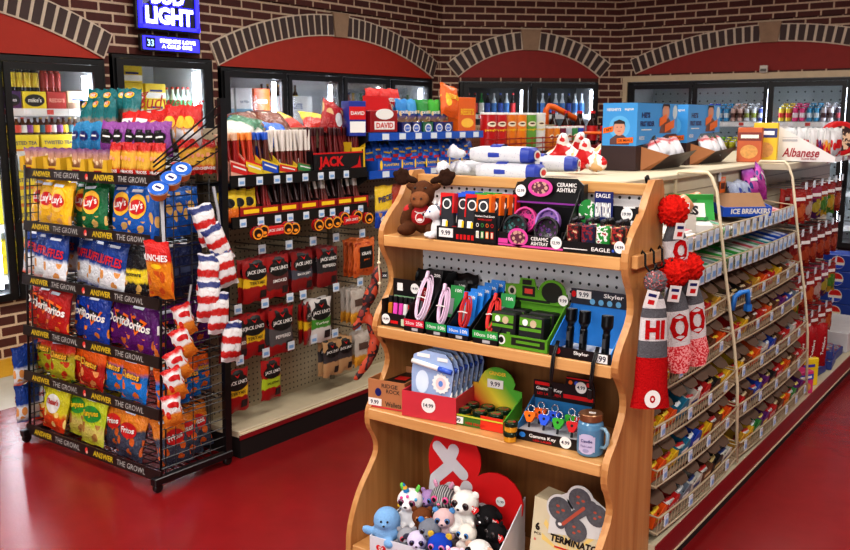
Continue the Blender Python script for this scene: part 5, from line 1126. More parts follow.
A1, A2, A3, A4 = ash_kit((150, 60, 120), (40, 40, 46), (196, 60, 130)), ash_kit((90, 60, 150), (150, 120, 160), (150, 110, 180)), ash_kit((60, 110, 110), (40, 60, 50), (40, 40, 44)), ash_kit((90, 40, 100), (30, 26, 30), (40, 36, 40))
for k, dx, dy, dz, d in ((A1, -.068, -.0, .095, 'pink-rimmed patterned ashtray standing at the back of the display'), (A2, .035, -.0, .095, 'lilac-rimmed patterned ashtray standing at the back of the display'), (A3, -.085, -.04, .068, 'teal patterned ashtray standing in front of the pink-rimmed one'), (A4, .055, -.04, .068, 'dark purple ashtray standing in front of the lilac-rimmed one')):
    k.put(Mx @ TR(dx, dy, dz, 0, 78), d, 'ashtray')

# torch lighters
Mx = TR(*[-1.256], 2.70, 1.217, 0) @ Matrix.Diagonal((.93, 1, 1, 1))
t = thing('torch_lighter_display', 'black counter display of patterned torch lighters beside the wooden side panel', 'counter display', Mx)
b = MB(); b.box(-.125, .115, -.07, -.066, 0, .036, CARD); b.box(-.125, .115, .03, .034, 0, .15, CARD); b.box(-.125, -.121, -.066, .03, 0, .06, CARD); b.box(.111, .115, -.066, .03, 0, .06, CARD); b.box(-.125, .115, -.066, .03, 0, .004, CARD); b.box(-.045, .025, .02, .024, .1, .195, NAVY); part('tray', b, t)
b = MB(); b.text('EAGLE', .03, .016, .07, W_, -.071, .013); b.rect(-.12, -.02, .01, .013, W_, -.071)
for i, c in enumerate(((40, 80, 180), (60, 150, 200), (200, 60, 120))): b.disc(.076 + i * .014 - .0, .016, .005, .005, mat(c), -.071, 8)
sticker(b, .1, .03, .02, '14.99', -.0725); b.text('EAGLE', -.012, .182, .055, W_, .019, .014); b.text('GUN TORCH', -.012, .135, .06, W_, .019, .05, bold=.06); sticker(b, .075, .125, .022, '19.99', .028); b.rect(.06, .105, .145, .15, W_, .029); b.rect(.09, .108, .09, .105, W_, .029)
b.disc(-.075, .125, .035, .042, patmat((40, 130, 60), (226, 222, 216), 40, .55, 'noise', .4), .026, 20); part('print', b, t)
def torch(c1, c2, c3):
    k = Kit('torch_lighter'); m = patmat(c1, c2, 55, .5, 'noise', .35, c3); b = MB(); b.box(-.026, .026, -.016, .016, 0, .085, m, bev=.006); k.part('body', b)
    b = MB(); b.tube([(-.01, 0, .083), (-.01, 0, .098), (.012, 0, .104)], .007, mat((60, 60, 64), rough=.3, metal=.6), 8); k.part('nozzle', b); return k
TT = [torch((40, 30, 30), (120, 30, 34), (200, 180, 140)), torch((30, 34, 60), (130, 30, 40), (50, 60, 90)), torch((40, 130, 54), (226, 222, 216), (150, 40, 44)), torch((44, 30, 28), (150, 40, 40), (200, 170, 120))]
for i in range(4):
    TT[i].put(Mx @ TR(-.085 + i * .056, -.042, .006), '%s patterned torch lighter in the front row' % ['brown', 'navy', 'green skull', 'red floral'][i], 'torch lighter')
    TT[(i + 1) % 4].put(Mx @ TR(-.082 + i * .056, -.004, .006), '%s patterned torch lighter in the rear row' % ['navy', 'green skull', 'red floral', 'brown'][i], 'torch lighter')

# ---- second shelf
Z2 = .872
Mx = TR(*[-2.047], 2.655, Z2, 0)
t = thing('pocket_knife_display', 'small black counter display of pocket tools at the cooler end of the second wooden shelf', 'counter display', Mx)
b = MB(); b.box(-.065, .07, -.055, -.052, 0, .05, CARD); b.box(-.065, .07, .02, .024, 0, .17, CARD); b.box(-.065, -.061, -.052, .02, 0, .1, CARD); b.box(.066, .07, -.052, .02, 0, .1, CARD); b.box(-.065, .07, -.052, .02, 0, .004, CARD); part('box', b, t)
b = MB(); sticker(b, -.042, .026, .02, '14.99', -.0565); b.rect(-.02, .015, .012, .024, R_, -.056); b.rect(.03, .055, .008, .034, mat((180, 200, 170)), -.056); b.rect(-.045, -.018, .125, .155, W_, .019); sticker(b, .04, .14, .02, '14.99', .018); b.rect(-.06, .06, .1, .106, mat((120, 160, 120)), .019); part('print', b, t)
for dx, c, d in ((-.045, (190, 120, 40), 'brass'), (-.02, (226, 80, 180), 'pink'), (.006, (206, 70, 160), 'magenta'), (.028, (210, 210, 206), 'white'), (.05, (196, 40, 40), 'red')):
    o = thing('pocket_knife', '%s pocket tool standing in the small black display' % d, 'pocket tool', Mx @ TR(dx, -.03, .006, 0, -6)); b = MB(); b.box(-.009, .009, -.006, .006, 0, .08, mat(c, rough=.3), bev=.003); part('grip', b, o); b = MB(); b.box(-.007, .007, -.007, .007, .08, .105, K_, bev=.002); part('cap', b, o)
def cable_box(u, col, ft, cc, loops, d, hw=.06):
    Mx = TR(*[-1.838], 2.66, Z2)
for (x, col, ft, cc, d, tall) in zip([-1.939, -1.863, -1.767, -1.648], ((196, 36, 60), (40, 150, 80), (40, 120, 210), (40, 150, 70)), ('25ft', '10ft', '10ft', '10ft'), ((226, 190, 214), (226, 196, 214), (196, 30, 30), (206, 34, 30)), ('red-based', 'first green-based', 'blue-based', 'second green-based'), (.2, .15, .13, .13)):
    pass
def cable_disp(x, col, ft, d, dh, w=.092):
    Mx = TR(x, 2.675, Z2, 0)
    c = mat(col, rough=.4); t = thing('cable_display', 'narrow black %s display box of phone charging cables' % d, 'counter display', Mx)
    b = MB(); b.prism([(-.095, 0), (.12, 0), (.12, dh), (.06, dh), (-.095, .045)], -w / 2, -w / 2 + .003, CARD, 'yz'); b.prism([(-.095, 0), (.12, 0), (.12, dh), (.06, dh), (-.095, .045)], w / 2 - .003, w / 2, CARD, 'yz'); b.box(-w / 2, w / 2, -.095, -.092, 0, .045, CARD); b.box(-w / 2, w / 2, .117, .12, 0, dh, CARD); b.box(-w / 2, w / 2, -.092, .117, 0, .004, CARD); part('box', b, t)
    b = MB(); b.rect(-w / 2, w / 2, .018, .045, c, -.096); b.text('10cm' if ft == '10ft' else '25cm', -w * .2, .031, w * .42, W_, -.0965, .012); b.text(ft, w * .28, .031, w * .34, W_, -.0965, .014); b.rect(-w * .1, w * .2, .003, .014, mat((170, 170, 170)), -.096); part('base_print', b, t)
    return Mx
def cable(Mx, cc, tilt, d, h=.13, w=.026, seed=0, dx=0):
    t = thing('charging_cable', d, 'cable', Mx @ TR(dx, -.068, .036, 0, tilt))
    m = mat(cc, rough=.4); b = MB()
    for k in range(5):
        a = .7 + .09 * k
        b.tube([(math.sin(2 * PI * q / 24) * w * a + .006 * math.sin(k * 2.2), .004 * k - .012, h / 2 - math.cos(2 * PI * q / 24) * h / 2 * (.86 + .05 * k) + .004 * math.cos(k * 3)) for q in range(24)], .003, m, 6, closed=True)
    part('coil', b, t); b = MB(); b.tube([(-.02, -.016, h * .5), (0, -.022, h * .52), (.02, -.016, h * .5)], .0025, W_, 5); part('tie', b, t)
    b = MB(); b.box(-.006, .006, -.02, -.008, h - .008, h + .02, m, bev=.002); part('plug', b, t)
    return t
def cable_card(Mx, c, ft, dx, dy, dz, d, h=.12):
    t = thing('cable_card', d, 'cable pack', Mx @ TR(dx, dy, dz, 0, -14)); b = MB(); b.box(-.03, .03, -.001, .001, 0, h, mat(c, rough=.35)); part('card', b, t); b = MB(); b.text(ft, .008, h * .85, .03, W_, -.002, .012); b.rect(-.022, -.006, h * .1, h * .6, mat((150, 150, 156), rough=.2), -.002); part('print', b, t)
xs = [-1.942, -1.842, -1.745, -1.631]
M1 = cable_disp(xs[0], (196, 36, 60), '25ft', 'red-based', .2); cable_card(M1, (24, 20, 22), '25ft', .01, 0, .07, 'black 25 foot cable card standing behind the pale pink coil', .15); cable_card(M1, (170, 30, 40), '25ft', -.02, -.02, .02, 'red cable card behind the pale pink coil', .13)
cable(M1, (222, 196, 216), -24, 'long pale pink cable coil in the red-based display', .17, .024)
M2 = cable_disp(xs[1], (40, 150, 80), '10ft', 'first green-based', .16); cable_card(M2, (40, 140, 70), '10ft', .012, 0, .05, 'green 10 foot card behind the second pale pink coil'); cable_card(M2, (30, 30, 32), '10ft', .0, .04, .06, 'black cable card at the back of the first green-based display')
cable(M2, (222, 190, 214), -18, 'pale pink cable coil in the first green-based display', .13, .016)
M3 = cable_disp(xs[2], (40, 120, 210), '10ft', 'blue-based', .14)
for i in range(5): cable_card(M3, (36, 124, 206), '10ft', -.008 + .012 * i, -.03 + .028 * i, .035 + .008 * i, 'bright blue 10 foot cable card, %s in the file of five' % ORD[i], .125)
cable(M3, (190, 26, 28), -18, 'red cable coil in the blue-based display', .11, .017, dx=.0)
M4 = cable_disp(xs[3], (40, 150, 70), '10ft', 'second green-based', .15, .105); cable_card(M4, (40, 140, 70), '10ft', .02, -.0, .045, 'green card behind the tied red cable coil'); cable(M4, (200, 36, 32), -24, 'tied red cable coil in the second green-based display', .12, .018)
BP = bag_kit('black_pouch', .1, .12, .05, mat((24, 24, 26), rough=.4, bump=.3), [('rect', -.3, .2, .5, .6, W_)], 60)
for i, x in enumerate([-2.157, -2.052, -1.946, -1.876]):
    BP.put(TR(x, 2.82, Z2 + .07, 10 * (i % 2), -10), 'black packaged accessory behind the cable displays, %s from the cooler end' % ORD[i], 'packet', 'black packets behind the cables')
    b = MB(); 
t = thing('packet_riser', 'black box the accessory packets stand on behind the cable displays', 'box', TR(*[-2.032], 2.835, Z2)); b = MB(); b.box(-.19, .19, -.028, .028, 0, .068, CARD); part('box', b, t); b = MB(); b.rect(-.18, .18, .03, .045, mat((60, 130, 60)), -.0285); part('print', b, t)
b = MB(); LIME = mat((140, 196, 40), rough=.4); t = thing('lime_cable', 'lime green cable bundle lying over the black packets', 'cable', TR(*[-1.847], 2.78, .975, 0, -20))
for k in range(4): b.tube([(.04 * math.cos(q * PI / 8), .004 * k, .02 * math.sin(q * PI / 8) + .004 * k) for q in range(16)], .0035, LIME, 6, closed=True)
part('coil', b, t)
# green display
Mx = TR(-1.512, 2.675, Z2) @ Matrix.Diagonal((.93, 1, .9, 1))
GRN = mat((84, 142, 34), rough=.4); DKG = mat((28, 34, 26), rough=.4)
t = thing('glove_light_display', 'lime green counter display of black packs on the second wooden shelf', 'counter display', Mx)
b = MB(); b.box(-.135, .13, -.085, -.081, 0, .05, GRN); b.box(-.135, .13, .06, .064, 0, .18, GRN); b.prism([(-.081, 0), (.06, 0), (.06, .17), (-.081, .05)], -.135, -.131, GRN, 'yz'); b.prism([(-.081, 0), (.06, 0), (.06, .17), (-.081, .05)], .126, .13, GRN, 'yz'); b.box(-.131, .126, -.081, .06, 0, .004, GRN); part('tray', b, t)
hp = [(-.135, .15), (.13, .15)] + [(.13, .2)] + [(.125 - .058 + .058 * math.cos(q * PI / 10), .2 + .05 * math.sin(q * PI / 10)) for q in range(11)] + [(0, .215), (-.01, .245), (-.07, .245), (-.075, .22), (-.135, .215)]
b = MB(); b.prism(hp, .05, .054, GRN); part('header', b, t)
b = MB(); b.disc(.067, .2, .044, .04, DKG, .049, 20); b.rect(-.06, -.005, .175, .215, DKG, .049); b.rect(-.05, -.015, .185, .205, mat((190, 60, 50)), .0485); b.disc(-.105, .19, .018, .02, mat((190, 180, 160)), .049, 14); b.disc(-.105, .19, .01, .012, DKG, .0485, 12); b.rect(-.13, .06, .155, .165, DKG, .049); sticker(b, .115, .175, .021, '9.99', .048); b.rect(-.06, -.02, .22, .24, DKG, .049); part('header_print', b, t)
b = MB(); sticker(b, -.112, .025, .024, '12.99', -.0865); b.rect(-.02, .12, .012, .042, DKG, -.0855); b.rect(0, .1, .022, .033, GRN, -.0862); b.disc(-.062, .026, .017, .019, W_, -.086, 14); b.disc(-.062, .026, .01, .012, DKG, -.0866, 12); b.rect(-.04, -.025, .02, .06, GRN, -.0858); part('front_print', b, t)
kp = Kit('light_pack'); b = MB(); b.box(-.052, .052, -.03, .03, 0, .12, mat((24, 24, 26), rough=.5), bev=.006); kp.part('pack', b); b = MB(); b.rect(-.046, .046, .082, .112, GRN, -.031); b.rect(-.046, .046, .062, .074, GRN, -.031); b.disc(-.022, .094, .012, .013, W_, -.0317, 12); b.disc(.012, .092, .014, .015, mat((190, 170, 140)), -.0317, 12); kp.part('label_print', b)
for dx, dy, d in ((-.068, -.045, 'front black pack nearer the cables'), (.05, -.045, 'front black pack nearer the torches'), (-.066, .02, 'rear black pack nearer the cables'), (.052, .02, 'rear black pack nearer the torches')): kp.put(Mx @ TR(dx, dy, .006, 0, -4), d + ' in the lime green display', 'light pack')
# flashlights
Mx = TR(-1.264, 2.67, Z2) @ Matrix.Diagonal((.9, 1, .95, 1))
BLC = mat((44, 124, 200), rough=.4)
t = thing('flashlight_display', 'bright blue counter display of three upright black flashlights', 'counter display', Mx)
b = MB(); b.box(-.13, .115, -.085, -.081, 0, .035, CARD); b.box(-.13, .115, .07, .074, 0, .17, BLC); b.prism([(-.081, 0), (.07, 0), (.07, .16), (-.081, .035)], -.13, -.126, BLC, 'yz'); b.prism([(-.081, 0), (.07, 0), (.07, .16), (-.081, .035)], .111, .115, BLC, 'yz'); b.box(-.126, .111, -.081, .07, 0, .012, W_); part('tray', b, t)
b = MB(); b.box(-.13, .115, .064, .068, .16, .215, mat((40, 44, 54), rough=.4)); part('header', b, t)
b = MB(); b.box(-.105, -.045, .061, .064, .182, .21, W_); b.text('9.99', -.075, .196, .04, mat((40, 40, 60)), .0605); b.text('Skyler', .045, .198, .08, W_, .0635, .02)
for i in range(4): b.disc(-.04 + i * .035, .174, .011, .011, mat((100, 160, 200)), .063, 12)
b.disc(-.118, .195, .01, .012, R_, .063, 10); part('header_print', b, t)
b = MB(); b.text('Skyler', .0, .02, .06, W_, -.0855, .016); b.disc(-.095, .02, .012, .012, R_, -.0855, 12); b.box(.06, .105, -.089, -.0855, .002, .032, W_); b.text('.99', .083, .017, .034, mat((40, 40, 60)), -.0895); part('front_print', b, t)
FK = mat((18, 18, 20), rough=.3, metal=.4)
kf = Kit('flashlight'); b = MB(); b.lathe([(.012, 0), (.014, .004), (.014, .075), (.012, .08), (.013, .09), (.02, .1), (.0215, .105), (.0215, .14), (.02, .143)], FK, 14); kf.part('body', b); b = MB(); b.disc(0, 0, .017, .017, mat((150, 160, 170), rough=.1), 0, 14, M=TR(0, 0, .1435, 0, -90)); kf.part('lens', b)
b = MB(); b.box(-.006, .006, -.0165, -.013, .03, .062, mat((60, 62, 66), rough=.3)); kf.part('clip', b)
for dx, dy, d in ((-.085, -.02, 'black flashlight by the lime green display'), (-.025, -.03, 'black flashlight in the middle of the blue display'), (.075, -.05, 'black flashlight by the wooden side panel')): kf.put(Mx @ TR(dx, dy, .015, 0, -6), d, 'flashlight')
for i, (x, z0) in enumerate(((-.105, .17), (.055, .15))):
    t = thing('wrist_strap', 'black wrist strap dangling from the blue display, %s' % ['by the lime green display', 'by the wooden side panel'][i], 'strap', Mx @ TR(x, -.09, 0)); b = MB(); b.tube([(.0, .02, .05), (.004, -.003, .03), (0, -.012, 0), (-.006, -.012, -.06), (-.004, -.012, -.12 + .02 * i)], .0045, K_, 6); b.tube([(.006, .02, .05), (.012, -.003, .03), (.008, -.014, 0), (.004, -.014, -.05), (-.004, -.014, -.115 + .02 * i)], .004, K_, 6); part('cord', b, t)
    b = MB(); b.box(-.012, .005, -.02, -.006, -.145 + .02 * i, -.11 + .02 * i, K_, bev=.002); part('slider', b, t)

# ---- third shelf
Z3 = .56
KRAFT = mat((166, 110, 70), rough=.6); KRD = mat((70, 50, 38), rough=.7)
Mx = TR(*[-2.067], 2.66, Z3, 8)
t = thing('wallet_box', 'brown cardboard carton of wallets at the cooler end of the third wooden shelf', 'carton', Mx)
b = MB(); b.box(-.08, .08, -.11, -.106, 0, .11, KRAFT); b.box(-.08, .08, .106, .11, 0, .11, KRAFT); b.box(-.08, -.076, -.106, .106, 0, .11, KRAFT); b.box(.076, .08, -.106, .106, 0, .11, KRAFT); b.box(-.076, .076, -.106, .106, 0, .085, K_); part('carton', b, t)
b = MB(); b.text('RIDGE', .015, .09, .07, KRD, -.111, .016); b.text('ROCK', .03, .07, .06, KRD, -.111, .016); b.disc(-.035, .062, .014, .016, NAVY, -.111, 14); b.box(-.078, -.02, -.113, -.1108, .008, .036, W_); b.text('9.99', -.05, .022, .036, mat((40, 40, 60)), -.1135); b.text('Wallets', .03, .02, .07, KRD, -.111, .02); b.rect(-.08, .08, 0, .006, mat((200, 50, 60)), -.111); part('print', b, t)
b = MB(); b.rect(-.03, .02, .0, .05, R_, 0); part('tape', b, t, TR(0, 0, .0855, 0, -90))
Mx = TR(*[-1.868], 2.675, Z3, 8) @ Matrix.Diagonal((1.12, 1, 1.08, 1))
PKR = mat((190, 50, 62), rough=.5)
t = thing('pen_card_box', 'pinkish red open carton holding a file of blister cards', 'carton', Mx)
b = MB(); b.box(-.1, .1, -.13, -.126, 0, .09, PKR, bev=.0); b.box(-.1, .1, .126, .13, 0, .09, PKR); b.prism([(-.126, 0), (.126, 0), (.126, .1), (-.126, .09)], -.1, -.096, PKR, 'yz'); b.prism([(-.126, 0), (.126, 0), (.126, .1), (-.126, .09)], .096, .1, PKR, 'yz'); b.box(-.096, .096, -.126, .126, 0, .05, K_); part('carton', b, t)
b = MB(); sticker(b, 0, .05, .026, '14.99', -.1312); part('price_sticker', b, t)
kc = Kit('blister_card'); pts = [(-.075, 0), (.075, 0), (.085, .12), (.075, .15), (.05, .175), (-.03, .18), (-.075, .16), (-.08, .1)]
b = MB(); b.prism(pts, -.0015, .0015, mat((150, 170, 205), rough=.35, var=.25, scale=20)); b.prism([(x * .97 + .004, z * .98 + .004) for x, z in pts], .0016, .0028, mat((40, 44, 70), rough=.4)); kc.part('card', b)
b = MB(); b.tube([(-.075, -.008, .138), (.03, -.008, .125)], .009, W_, 8); b.tube([(.03, -.008, .125), (.08, -.008, .119)], .0095, mat((50, 90, 190), rough=.3), 8); kc.part('pen', b)
b = MB(); sp_ = [(.04 + (.036 if q % 2 else .03) * math.cos(q * PI / 14), .075 + (.036 if q % 2 else .03) * math.sin(q * PI / 14)) for q in range(28)]; b.prism(sp_, -.006, -.003, W_); b.disc(.04, .075, .02, .022, mat((220, 190, 190)), -.0065, 14); b.disc(.04, .075, .009, .011, mat((90, 130, 200)), -.007, 10); b.disc(-.035, .07, .026, .04, mat((206, 220, 236)), -.003, 16); b.rect(-.06, -.01, .155, .168, W_, -.003); b.rect(.02, .06, .15, .162, W_, -.003); b.add([(.06, -.003, .005), (.085, -.003, .005), (.084, -.003, .055)], [(0, 1, 2)], W_); kc.part('print', b)
for i in range(7): kc.put(Mx @ TR(-.005 + .005 * i, -.105 + .031 * i, .051, -6, -5), 'white and blue blister card with a pen, %s in the red carton file' % ORD[i], 'blister card', 'blister cards in the red carton')
Mx = TR(*[-1.669], 2.66, Z3, 4)
t = thing('grinder_display', 'red, yellow and green counter display of small tins with a rounded header', 'counter display', Mx)
TRI = bagmat([(0, (190, 40, 30)), (.36, (206, 60, 34)), (.52, (216, 196, 60)), (.72, (120, 180, 50)), (1, (60, 140, 50))], None, .4, 0)
def triprism(b, p, a, c, pl='xz'): b.prism(p, a, c, trim_m, pl)
def horizmat():
    m = bpy.data.materials.new('m'); m.use_nodes = True; nt = m.node_tree; tc = nt.nodes.new('ShaderNodeTexCoord'); sp = nt.nodes.new('ShaderNodeSeparateXYZ'); r = nt.nodes.new('ShaderNodeValToRGB'); ad = nt.nodes.new('ShaderNodeMath'); ad.operation = 'MULTIPLY_ADD'; ad.inputs[1].default_value = .5
    nt.links.new(tc.outputs['Generated'], sp.inputs[0]); nt.links.new(sp.outputs['Z'], ad.inputs[0]); ad2 = nt.nodes.new('ShaderNodeMath'); ad2.operation = 'MULTIPLY'; ad2.inputs[1].default_value = .6; nt.links.new(sp.outputs['X'], ad2.inputs[0]); nt.links.new(ad2.outputs[0], ad.inputs[2]); nt.links.new(ad.outputs[0], r.inputs[0])
    e = r.color_ramp.elements; e[0].position = .22; e[0].color = lin((190, 36, 30)); e[1].position = .5; e[1].color = lin((222, 200, 60)); x = e.new(.75); x.color = lin((80, 160, 50)); nt.links.new(r.outputs[0], nt.nodes['Principled BSDF'].inputs['Base Color']); return m
RYG = horizmat()
hp = [(-.11, .0), (.11, .0), (.11, .11), (.075, .115)] + [(.01 + .075 * math.cos(q * PI / 12), .115 + .075 * math.sin(q * PI / 12)) for q in range(1, 12)] + [(-.07, .12), (-.11, .12)]
b = MB(); b.prism(hp, .06, .064, RYG); part('header', b, t)
b = MB(); b.box(-.11, .11, -.085, -.081, 0, .04, mat((60, 110, 40), rough=.4)); b.prism([(-.081, 0), (.06, 0), (.06, .09), (-.081, .04)], .106, .11, RYG, 'yz'); b.prism([(-.081, 0), (.06, 0), (.06, .09), (-.081, .04)], -.11, -.106, mat((60, 110, 40)), 'yz'); b.box(-.106, .106, -.081, .06, 0, .012, K_); b.box(.02, .11, -.0865, -.0845, 0, .05, mat((206, 54, 30), rough=.4)); part('tray', b, t)
b = MB(); b.box(-.03, .035, .056, .0598, .11, .142, W_); b.text('9.99', .003, .126, .04, mat((40, 40, 60)), .0555); b.text('GRINDER', .01, .165, .07, GOLD, .0595, .014); b.box(-.107, -.05, -.089, -.0855, .006, .03, W_); b.text('9.99', -.078, .018, .036, mat((40, 40, 60)), -.0895); b.text('HERB GRINDER', -.0, .012, .08, R_, -.0875, .01); b.rect(-.11, .11, .034, .04, mat((190, 190, 60)), -.0875); part('print', b, t)
kg = Kit('grinder_tin'); TG = mat((30, 50, 36), rough=.25, metal=.4); GD = mat((224, 166, 50), rough=.25, metal=.3); b = MB(); b.lathe([(.024, 0), (.025, .002), (.025, .02), (.0245, .022)], GD, 18); kg.part('base', b); b = MB(); b.lathe([(.027, .022), (.028, .024), (.028, .036), (.026, .039)], TG, 18); kg.part('lid', b); b = MB(); b.disc(0, 0, .019, .019, patmat((60, 110, 50), (150, 40, 40), 60, .5, 'noise'), 0, 14, M=TR(0, 0, .0395, 0, -90)); kg.part('lid_print', b)
for i in range(6): kg.put(Mx @ TR(-.07 + .065 * (i % 3), -.045 + .06 * (i // 3), .014), 'green-lidded gold tin in the tri-colour display, %s row, %s from the red carton' % (['front', 'back'][i // 3], ORD[i % 3]), 'tin', 'tins in the tri-colour display')
p = (-1.495, 2.533, 0.56)
kg.put(TR(p[0], p[1], Z3 + .001, 0, 0, 0, .86), 'lower of two stacked green-lidded tins on the shelf', 'tin'); kg.put(TR(p[0] + .002, p[1] + .002, Z3 + .036, 30, 0, 0, .86), 'upper of two stacked green-lidded tins on the shelf', 'tin')
Mx = TR(*[-1.388], 2.655, Z3, 4)
t = thing('key_display', 'black and blue counter display of coloured key lights on the third wooden shelf', 'counter display', Mx)
b = MB(); b.box(-.115, .115, -.08, -.076, 0, .036, CARD); b.box(-.11, .11, .07, .074, .0, .12, mat((40, 110, 160), rough=.4)); b.prism([(-.076, 0), (.07, 0), (.07, .12), (-.076, .036)], -.115, -.111, mat((40, 110, 160), rough=.4), 'yz'); b.prism([(-.076, 0), (.07, 0), (.07, .12), (-.076, .036)], .111, .115, CARD, 'yz'); b.box(-.111, .111, -.076, .07, 0, .03, mat((170, 170, 172), rough=.4)); part('tray', b, t)
b = MB(); b.prism([(-.115, .11), (.115, .11), (.115, .17), (.105, .205), (.01, .205), (.005, .175), (-.115, .175)], .066, .07, CARD); part('header', b, t)
b = MB(); b.text('Gamma Key', -.055, .145, .1, W_, .065, .016); b.text('LED LASER PEN', -.055, .128, .09, R_, .065, .01); b.rect(0, .11, .125, .14, R_, .065); b.rect(-.11, -.05, .158, .17, R_, .065); sticker(b, .065, .172, .021, '4.99', .064); b.rect(.01, .105, .198, .203, R_, .065)
for i, c in enumerate(((230, 110, 30), (60, 90, 200), (90, 180, 60), (200, 40, 40))): b.disc(.025 + .022 * i, .185, .008, .008, mat(c), .0648, 10)
b.text('Gamma Key', -.01, .02, .1, W_, -.0815, .016); b.text('LED LASER', -.01, .008, .07, R_, -.0815, .008); sticker(b, .075, .022, .021, '4.99', -.083); b.disc(-.085, .02, .012, .01, BLC, -.0815, 10); part('print', b, t)
def keyk(c):
    k = Kit('key_light'); m = mat(c, rough=.3); b = MB(); b.prism([(-.021, .05), (-.016, .054), (.016, .054), (.021, .05), (.021, .042), (.008, .018), (-.008, .018), (-.021, .042)], -.008, .008, m); k.part('head', b); b = MB(); b.disc(0, .04, .005, .005, K_, -.0085, 8); b.box(-.003, .003, -.003, .003, 0, .019, mat((60, 60, 64), metal=.7, rough=.3)); k.part('button', b); b = MB(); b.tube([(.012 * math.cos(q * PI / 6), .0, .064 + .012 * math.sin(q * PI / 6)) for q in range(12)], .0022, mat((200, 200, 204), metal=.9, rough=.2), 6, closed=True); k.part('ring', b); return k
for c, dx, dy, d in (((236, 110, 24), -.085, -.03, 'orange key light in the front row'), ((50, 90, 210), -.028, -.035, 'blue key light in the front row'), ((60, 160, 50), .028, -.045, 'green key light in the front row'), ((196, 36, 40), .082, -.05, 'red key light in the front row'), ((232, 100, 24), -.07, .02, 'orange key light in the back row'), ((50, 90, 210), -.015, .015, 'blue key light in the back row'), ((60, 160, 50), .05, .01, 'green key light in the back row'), ((190, 40, 44), .09, .0, 'red key light in the back row')):
    keyk(c).put(Mx @ TR(dx, dy, .031, 0, -14), d + ' of the black and blue display', 'key light')
t = thing('key_ring_tag', 'white skull-like key tag resting by the orange key light', 'key tag', Mx @ TR(-.118, -.088, .012, 20)); b = MB(); b.ball((0, 0, .026), (.016, .006, .018), W_, 12, 8); b.box(-.01, .01, -.005, .005, 0, .014, W_, bev=.002); part('tag', b, t); b = MB(); b.disc(-.006, .028, .004, .005, K_, -.0065, 8); b.disc(.006, .028, .004, .005, K_, -.0065, 8); part('print', b, t)
# mason jar candle
Mx = TR(*[-1.223], 2.59, Z3, 0, 0, 0, 1.08)
t = thing('candle_jar', 'blue glass candle jar with handle and copper lid on the third wooden shelf', 'candle', Mx)
b = MB(); BLU2 = mat((84, 128, 160), rough=.15, var=.08); b.lathe([(.034, 0), (.04, .005), (.041, .015), (.041, .085), (.038, .1), (.032, .107), (.032, .112)], BLU2, 24); part('jar', b, t)
b = MB(); b.lathe([(.035, .108), (.036, .11), (.036, .128), (.034, .131)], mat((150, 110, 80), rough=.3, metal=.7), 24); part('lid', b, t)
b = MB(); b.tube([(.038, 0, .09), (.055, 0, .092), (.066, 0, .08), (.066, 0, .05), (.058, 0, .035), (.04, 0, .03)], .006, mat((120, 150, 166), rough=.1), 8); part('handle', b, t, Matrix.Rotation(math.radians(-15), 4, 'Z'))
cf = lambda x, z: -math.sqrt(max(1e-6, .0418 ** 2 - min(x * x, .0016))); b = MB(); LAV = mat((186, 178, 206), rough=.5); b.rect(-.026, .024, .018, .066, LAV, conf=cf, nx=8); b.disc(-.001, .066, .02, .008, LAV, conf=cf); b.disc(-.001, .018, .02, .007, LAV, conf=cf); b.text('Candle', -.001, .052, .036, NAVY, conf=lambda x, z: cf(x, z) - .0008); b.text('Fresh Linen', -.001, .036, .036, mat((110, 100, 140)), conf=lambda x, z: cf(x, z) - .0008, h=.007); b.disc(-.002, .022, .01, .006, mat((150, 146, 180)), conf=lambda x, z: cf(x, z) - .0008); part('paper_label', b, t, Matrix.Rotation(math.radians(10), 4, 'Z'))
t = thing('lid_sticker_slip', 'small white sticker slip lying on the copper candle lid', 'sticker', Mx @ TR(.006, -.004, .1315, 20)); b = MB(); b.box(-.01, .01, -.006, .006, 0, .0012, W_); part('slip', b, t); b = MB(); b.box(-.007, .007, -.003, -.001, .0012, .0016, K_); part('print', b, t)

# ---- bottom shelf: plush box and drone box
Z4 = .044
p0 = (-1.71, 2.62)
Mx = TR(p0[0] - .055, 2.555, Z4, 6)
HR = mat((206, 24, 28), rough=.45); BOXW = mat((206, 206, 214), rough=.5)
t = thing('plush_display_box', 'white open carton with a big red heart-shaped header, full of plush animals', 'display box', Mx)
b = MB(); b.box(-.25, .25, -.15, -.146, 0, .085, BOXW); b.box(-.25, .25, .13, .134, 0, .1, BOXW); b.prism([(-.146, 0), (.13, 0), (.13, .12), (-.146, .085)], -.25, -.246, BOXW, 'yz'); b.prism([(-.146, 0), (.13, 0), (.13, .24), (-.146, .085)], .246, .25, BOXW, 'yz'); b.box(-.246, .246, -.146, .13, 0, .004, BOXW); part('carton', b, t)
def heart(cx, cz, s, rot=0, n=40):
    pts = []
    for k in range(n):
        a = 2 * PI * k / n; x = 16 * math.sin(a) ** 3; z = 13 * math.cos(a) - 5 * math.cos(2 * a) - 2 * math.cos(3 * a) - math.cos(4 * a)
        x, z = x * s / 16, z * s / 16; c, q = math.cos(math.radians(rot)), math.sin(math.radians(rot)); pts.append((cx + x * c - z * q, cz + x * q + z * c))
    return pts
b = MB(); b.prism(heart(.025, .236, .222, -38), .098, .104, HR); part('heart_header', b, t)
b = MB(); 
